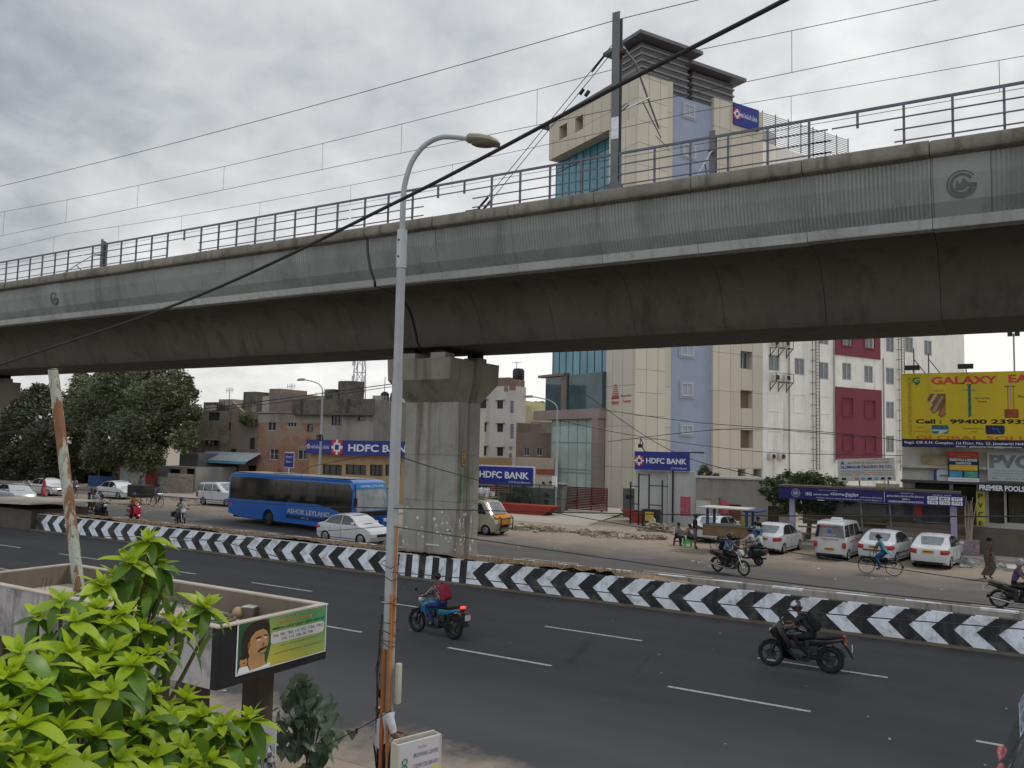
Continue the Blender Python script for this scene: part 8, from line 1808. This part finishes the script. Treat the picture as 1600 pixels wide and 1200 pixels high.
def backpack(p,J,m,w_=.17,h=.42,label='backpack'):
    c=Vector(J['chest'])+Vector((-.21,0,-.03)); ax=(Vector(J['neck'])-Vector(J['pel'])).normalized(); an=math.atan2(ax.x,ax.z)
    M=Matrix.Translation(c)@Matrix.Rotation(an,4,'Y'); b=MB().box(-.10,.09,-w_,w_,-h/2,h/2,M).build('backpack',m,p,bevel=.06); MB().box(-.135,-.09,-w_*.7,w_*.7,-h/2+.04,-.02,M).build('backpack_pocket',m,b,bevel=.03)
    mb=MB()
    for s in (1,-1): n_=Vector(J['neck']); mb.tube([c+Vector((.05,s*.1,.2)),Vector((n_.x-.01,s*.11,n_.z-.0)),Vector((n_.x+.09,s*.12,n_.z-.15)),Vector((n_.x+.02,s*.15,n_.z-.36))],.018,5)
    mb.build('strap',m,b)
# 1 blue street bike, heading away left
pos,rz=wpair(708,999,652,987); rz=rz; 
bk1=motorbike('teal blue naked motorcycle with lit tail lamp beside the lamp post',pos,rz,'naked',mat('bike_teal',(.01,.13,.22),.25,.05,coat=.6),brake=True)
pr=on(bk1,ride,'rider in check shirt and jeans with red backpack on the blue motorcycle',shirt=c_check,trouser=c_jean,shoe=mat('white_sole_shoe',(.10,.11,.13),.7,.2),sleeve='long',hair='short'); backpack(pr,ride,cloth('crimson_bag',(.22,.018,.04)))
# 2 black sport bike
pos,rz=wpair(1297,1052,1213,1041); bk2=motorbike('black faired sport motorcycle in the near lane at right',pos,rz,'sport')
pr=on(bk2,sport,'rider in dark clothes with patterned helmet and backpack on the sport motorcycle',shirt=c_char,trouser=c_black,helmet=hw); backpack(pr,sport,c_black)
# 3 commuter bike heading right
pos,rz=wpair(1121,893,1170,901); bk3=motorbike('black commuter motorcycle with silver cowl and spoked wheels in the far lane',pos,rz,'commuter')
pr=on(bk3,ride,'rider in sky blue shirt with black backpack on the silver cowled motorcycle',shirt=c_sky,trouser=c_black,helmet=h_black); backpack(pr,ride,c_black,.2,.5)
# 4 scooter behind heading left with two riders
pos=(GZ(1170,882).x-.1,GZ(1170,882).y,0); sc4=scooter('black scooter heading left behind the silver cowled motorcycle',pos,R(176),mat('scooter_black',(.02,.02,.024),.3,0,coat=.4),group='scooters')
on(sc4,scoo,'helmeted rider in pale shirt steering the black scooter',shirt=c_white,trouser=cloth('khaki_cloth',(.20,.18,.15)),helmet=h_black,sleeve='long')
ch=dict(pill); on(sc4,{k:(v[0],v[1],v[2]*.86+.08) for k,v in pill.items()},'child in white top riding pillion on the black scooter',shirt=c_white,trouser=c_navy)
# 5 right edge commuter
pos,rz=wpair(1562,950,1612,956); bk5=motorbike('dark commuter motorcycle leaving at the right frame edge',pos,rz,'commuter'); on(bk5,ride,'rider in purple shirt and helmet at the right frame edge',shirt=c_purple,trouser=c_black,helmet=h_sil)
# left group
pos,rz=wpair(150,809,166,813); pos=(GZ(158,812).x-.0,GZ(158,812).y,0); bk6=motorbike('black motorcycle carrying a child in front, leftmost cluster on the far lane',pos,R(-12),'naked'); on(bk6,{k:(v[0]+.0,v[1],v[2]*.88+.08) for k,v in ride.items()},'small rider in white shirt on the front motorcycle of the left cluster',shirt=c_white,trouser=c_grey)
pos=(GZ(140,805).x,GZ(140,805).y+.3,0); bk7=motorbike('dark motorcycle behind in the left cluster, with two riders',pos,R(-10),'commuter'); on(bk7,ride,'rider with face scarf and pale blue shirt in the left cluster',shirt=cloth('pale_blue_cloth',(.32,.36,.45)),trouser=c_grey,helmet=h_black,sleeve='long'); on(bk7,pill,'pillion rider in navy top at the back of the left cluster',shirt=c_navy,trouser=c_navy,helmet=h_blue)
pos=(GZ(209,813).x,GZ(209,813).y,0); sc8=scooter('bright red scooter on the far lane',pos,R(-16),mat('scooter_red',(.40,.012,.03),.3,.05,coat=.5),group='scooters'); on(sc8,scoo,'helmeted woman in orange top on the red scooter',shirt=cloth('orange_cloth',(.40,.19,.07)),trouser=c_black,helmet=h_blue)
pos=(GZ(281,822).x,GZ(281,822).y,0); bk9=motorbike('black motorcycle with side bags ridden left of the blue bus',pos,R(-22),'commuter'); on(bk9,ride,'rider in pale green shirt and dark helmet left of the blue bus',shirt=cloth('pale_green_cloth',(.30,.38,.31)),trouser=c_grey,helmet=h_blue,sleeve='long'); MB().box(-.95,-.6,-.3,-.14,.5,.8).box(-.95,-.6,.14,.3,.5,.8).build('side_bag',rubber,bk9,bevel=.03)
# bicycles
by1=bicycle('black bicycle ridden by the woman in blue sari before the white sedans',(GZ(1375,898).x,GZ(1375,898).y,0),R(176)); sari=cloth('teal_sari',(.05,.19,.26),.3); wn=on(by1,cyc,'woman in teal blue sari riding a bicycle past the parked sedans',shirt=sari,trouser=cloth('deep_blue_sari',(.02,.10,.22),.3),hair='bun')
MB().add([(-.02,.2,1.43),(-.12,.22,1.2),(-.34,.24,.98),(-.5,.1,.80),(-.46,-.16,.84),(-.26,-.22,1.08),(-.08,-.2,1.36),(-.1,0,1.42)],[(0,1,2,3,4,5,6,7)]).build('sari_drape',sari,wn)
by2=bicycle('bicycle ridden at far left in front of the long white sedan',(GZ(40,779).x,GZ(40,779).y,0),R(-30)); on(by2,cyc,'cyclist in white shirt at the far left',shirt=c_white,trouser=c_grey)
by3=bicycle('bicycle ridden just right of the rusty pole',(GZ(115,778).x,GZ(115,778).y,0),R(-12)); on(by3,cyc,'cyclist in lilac shirt with yellow bag right of the rusty pole',shirt=cloth('lilac_cloth',(.28,.26,.38)),trouser=c_navy)
by4=bicycle('bicycle ahead of the dark tricycle cart by the poster wall',(GZ(245,792).x,GZ(245,792).y,0),R(-5)); on(by4,cyc,'cyclist in grey blue shirt by the poster wall',shirt=cloth('slate_cloth',(.10,.13,.18)),trouser=c_grey)
# dark cart
t=thing('hand_cart','dark loaded tricycle cart before the poster wall','cart',(GZ(222,788).x,GZ(222,788).y,0),R(-4))
MB().box(-1.2,.8,-.6,.5,.55,1.5).build('load',mat('dark_load',(.035,.035,.03),.9,.4,1.5,bump=.5),t,bevel=.05); spoked(t,-.5,.33,.05,style='cycle'); spoked(t,.9,.33,.05,style='cycle'); person('man in grey shirt sitting on top of the dark cart',(t.location.x-.4,t.location.y,1.0),R(-10),sit,c_grey,c_grey,scale=.95)
# pedestrians
pp=person('woman in red sari walking beside the long white sedan',tuple(GZ(68,777)),R(-100),walk,c_red,c_red,skirt=cloth('pink_red_sari',(.45,.09,.09),.2),hair='bun')
wm=person('woman in brown patterned sari walking on the verge at right',tuple(GZ(1546,905)),R(10),walk,cloth('brown_print',(.10,.07,.05),.5) if 0 else plaid('brown_print_cloth',(.13,.09,.05),(.04,.03,.025),(.09,.08,.05)),c_black,skirt=MATS['brown_print_cloth'],hair='bun',scale=1.05)
# near people at the bottom
person('man in white shirt standing behind the lamp post at the bottom',(GZ(601,1108,1.5).x,GZ(601,1108,1.5).y,0),R(60),stand,c_white,c_black,scale=1.06)
person('person in black and white check shirt under the shrub',(-8.0,7.35,0),R(120),stand,plaid('bw_check',(.45,.45,.46),(.02,.02,.02),(.2,.2,.2)),c_black,scale=1.02)
# ---- food cart
cp=GZ(1108,861); t=thing('food_cart','wooden food cart on bicycle wheels with blue posts and pale roof','food cart',(cp.x+.9,cp.y+.55,0),R(-3))
MB().box(-1.25,1.2,-.55,.55,.78,1.32).build('counter',mat('cart_wood',(.20,.125,.08),.75,.2,2),t); MB().box(-1.3,1.25,-.6,.6,1.325,1.36).build('counter_top',steel,t)
cb_=mat('cart_blue',(.02,.05,.16),.6,.2,2)
for x in (-1.0,1.05):
    for y in (-.5,.5): MB().box(x-.06,x+.06,y-.05,y+.05,1.36,2.2).build('roof_post',cb_,t)
MB().box(-1.4,1.1,-.8,.8,2.2,2.26).build('roof',mat('cart_roof',(.45,.43,.38),.7,.1,1),t); MB().box(.9,1.7,-.7,.7,2.1,2.19).build('blue_roof_flap',cb_,t); MB().box(1.21,1.62,-.35,.35,.7,1.25).build('blue_tin',mat('tin_blue',(.04,.12,.26),.5,.3,4),t)
for y in (-.45,.45): g=MB().torus((-.55,y,.35),.33,.02,'y',26,6).build('wheel',rubber,t); mb=MB().tube([(-.55+0,-.45,.35),(-.55,.45,.35)],.015,5)
for k in range(14): a=k*.449; mb.tube([(-.55,-.45,.35),(-.55+.32*math.cos(a),-.45,.35+.32*math.sin(a))],.004,4)
mb.build('axle_and_spokes',steel,t); MB().bar((1.,-.4,.78),(1.,-.4,0),.05).bar((1.,.4,.78),(1.,.4,0),.05).build('prop_leg',frameb,t)
t2=thing('yellow_canister','yellow plastic canister standing on the food cart counter','canister',(t.location.x+.75,t.location.y-.1,1.362),0); MB().lathe([(.14,0),(.16,.1),(.16,.3),(.08,.38),(.06,.42)],12).build('canister_body',mat('canister_yellow',(.50,.42,.05),.5,.1,5),t2,smooth=50)
person('vendor in mustard shirt behind the food cart',(t.location.x-.15,t.location.y+1.1,0),R(-90),stand,cloth('mustard_cloth',(.30,.24,.10)),c_black,scale=.97)
person('dark clothed customer at the right end of the food cart',(t.location.x+1.15,t.location.y+1.2,0),R(-120),stand,c_black,c_black,scale=1.05)
person('standing man in navy shirt and checked lungi left of the food cart',tuple(GZ(1086,858)),R(15),stand,c_navy,plaid('lungi',(.25,.26,.30),(.04,.04,.05),(.1,.1,.12)),scale=1.08,bare_legs=True)
def stool(label,loc,m):
    s=thing('stool',label,'stool',loc,R(10),'plastic stools by the food cart'); MB().box(-.15,.15,-.15,.15,.42,.45).build('seat',m,s,bevel=.01)
    for a in (-1,1):
        for b in (-1,1): MB().add([(a*.12-.03,b*.12-.02,.42),(a*.12+.03,b*.12-.02,.42),(a*.12+.03,b*.12+.02,.42),(a*.12-.03,b*.12+.02,.42),(a*.18-.025,b*.18-.02,0),(a*.18+.025,b*.18-.02,0),(a*.18+.025,b*.18+.02,0),(a*.18-.025,b*.18+.02,0)],[(0,1,2,3),(7,6,5,4),(0,4,5,1),(1,5,6,2),(2,6,7,3),(3,7,4,0)]).build('leg',m,s)
    MB().box(-.155,.155,-.155,-.145,.2,.26).build('apron',m,s); return s
p=GZ(1075,855); stool('bright green plastic stool left of the food cart',tuple(p),mat('green_plastic',(.03,.55,.06),.4,.05)); p2=GZ(1058,852); stool('dark red plastic stool left of the green one',tuple(p2),mat('dark_red_plastic',(.10,.02,.015),.5,.1))
person('man in grey shirt sitting on the green stool by the food cart',(p.x,p.y+.0,0),R(20),sit,c_grey,c_black,scale=.98); person('man in pale check shirt sitting on the dark red stool',(p2.x,p2.y,0),R(-20),sit,plaid('pale_check',(.35,.35,.36),(.12,.10,.1),(.2,.2,.2)),c_navy,scale=.98)
# ---- vehicle at the bottom right corner (front faces left)
gt=mat('corner_glass',(.05,.065,.06),.06,.4,2.5,spec=.9); t=thing('minibus','minibus front with lettered windscreen cut off at the lower right corner','minibus',(.05,12.75,0),R(180))
Lb=.0; prof_=[(.22,.45),(.24,.95),(.20,1.15),(-.22,2.2),(-.5,2.45),(-5,2.5),(-5,.4)]
MB().prism(prof_,-.95,.95,'y').build('body',mat('minibus_dark',(.05,.06,.065),.35,.1,coat=.4),t,bevel=.05)
endpanel((.215,1.17),(-.215,2.18),.88,.78,'windscreen',gt,t,.03,.05); o=txt(t,'SRI SAI',-.6,.6,1.98,.16,mat('screen_letter',(.05,.12,.28),.5,0),0,.03); o.rotation_euler=(0,R(-22),R(90)); o.rotation_mode='XYZ'
bpy.data.objects.remove(o)
ob=MB(); 
e0=Vector((.215+.045,0,1.17)); e1=Vector((-.215+.045,0,2.18)); dv=(e1-e0).normalized()
sband=MB().quad(*[tuple(e0+dv*u+Vector((.012,v,0))) for u,v in ((.72,-.8),(.72,.8),(1.03,.76),(1.03,-.76))]); sband.build('sun_strip',signw,t)
cu=bpy.data.curves.new('t','FONT'); cu.body='SRI SAI TRAVELS'; cu.offset=.02; tmpo=bpy.data.objects.new('t',cu); me=bpy.data.meshes.new_from_object(tmpo); bpy.data.objects.remove(tmpo)
vv=np.empty(len(me.vertices)*3); me.vertices.foreach_get('co',vv); vv=vv.reshape(-1,3); mxx=vv[:,0].max(); nv=[]
for a_,b_,_ in vv: u=.76+b_*.27; v=-.72+1.44*a_/mxx; pnt=e0+dv*u+Vector((.02,v,0)); nv.append(tuple(pnt))
me.vertices.foreach_set('co',np.array(nv).ravel()); me.materials.clear(); me.materials.append(MATS['screen_letter']); me.name='lettering'; o=bpy.data.objects.new('lettering',me); COL.objects.link(o); o.parent=t
MB().tube([(.2,.95,1.2),(.35,1.15,1.15),(.36,1.18,.95)],.02,6).box(.3,.42,1.08,1.3,.85,1.2).build('mirror',blackplastic,t,bevel=.02)
for sg in (-1,1): wheel(t,-.9,sg*.85,.33,.2,sg); MB().box(.2,.26,sg*.6,sg*.88,.7,.9).build('headlight',lens,t,bevel=.02)
mb=MB(); 
mb.tube([(.2+random.uniform(-.02,.02),-.5+k*.13,1.24+.06*math.sin(k*1.3)) for k in range(10)],[.045+.02*math.sin(k*2) for k in range(10)],7)
mb.build('dashboard_garland',mat('garland_pink',(.40,.12,.14),.7,.4,12),t)
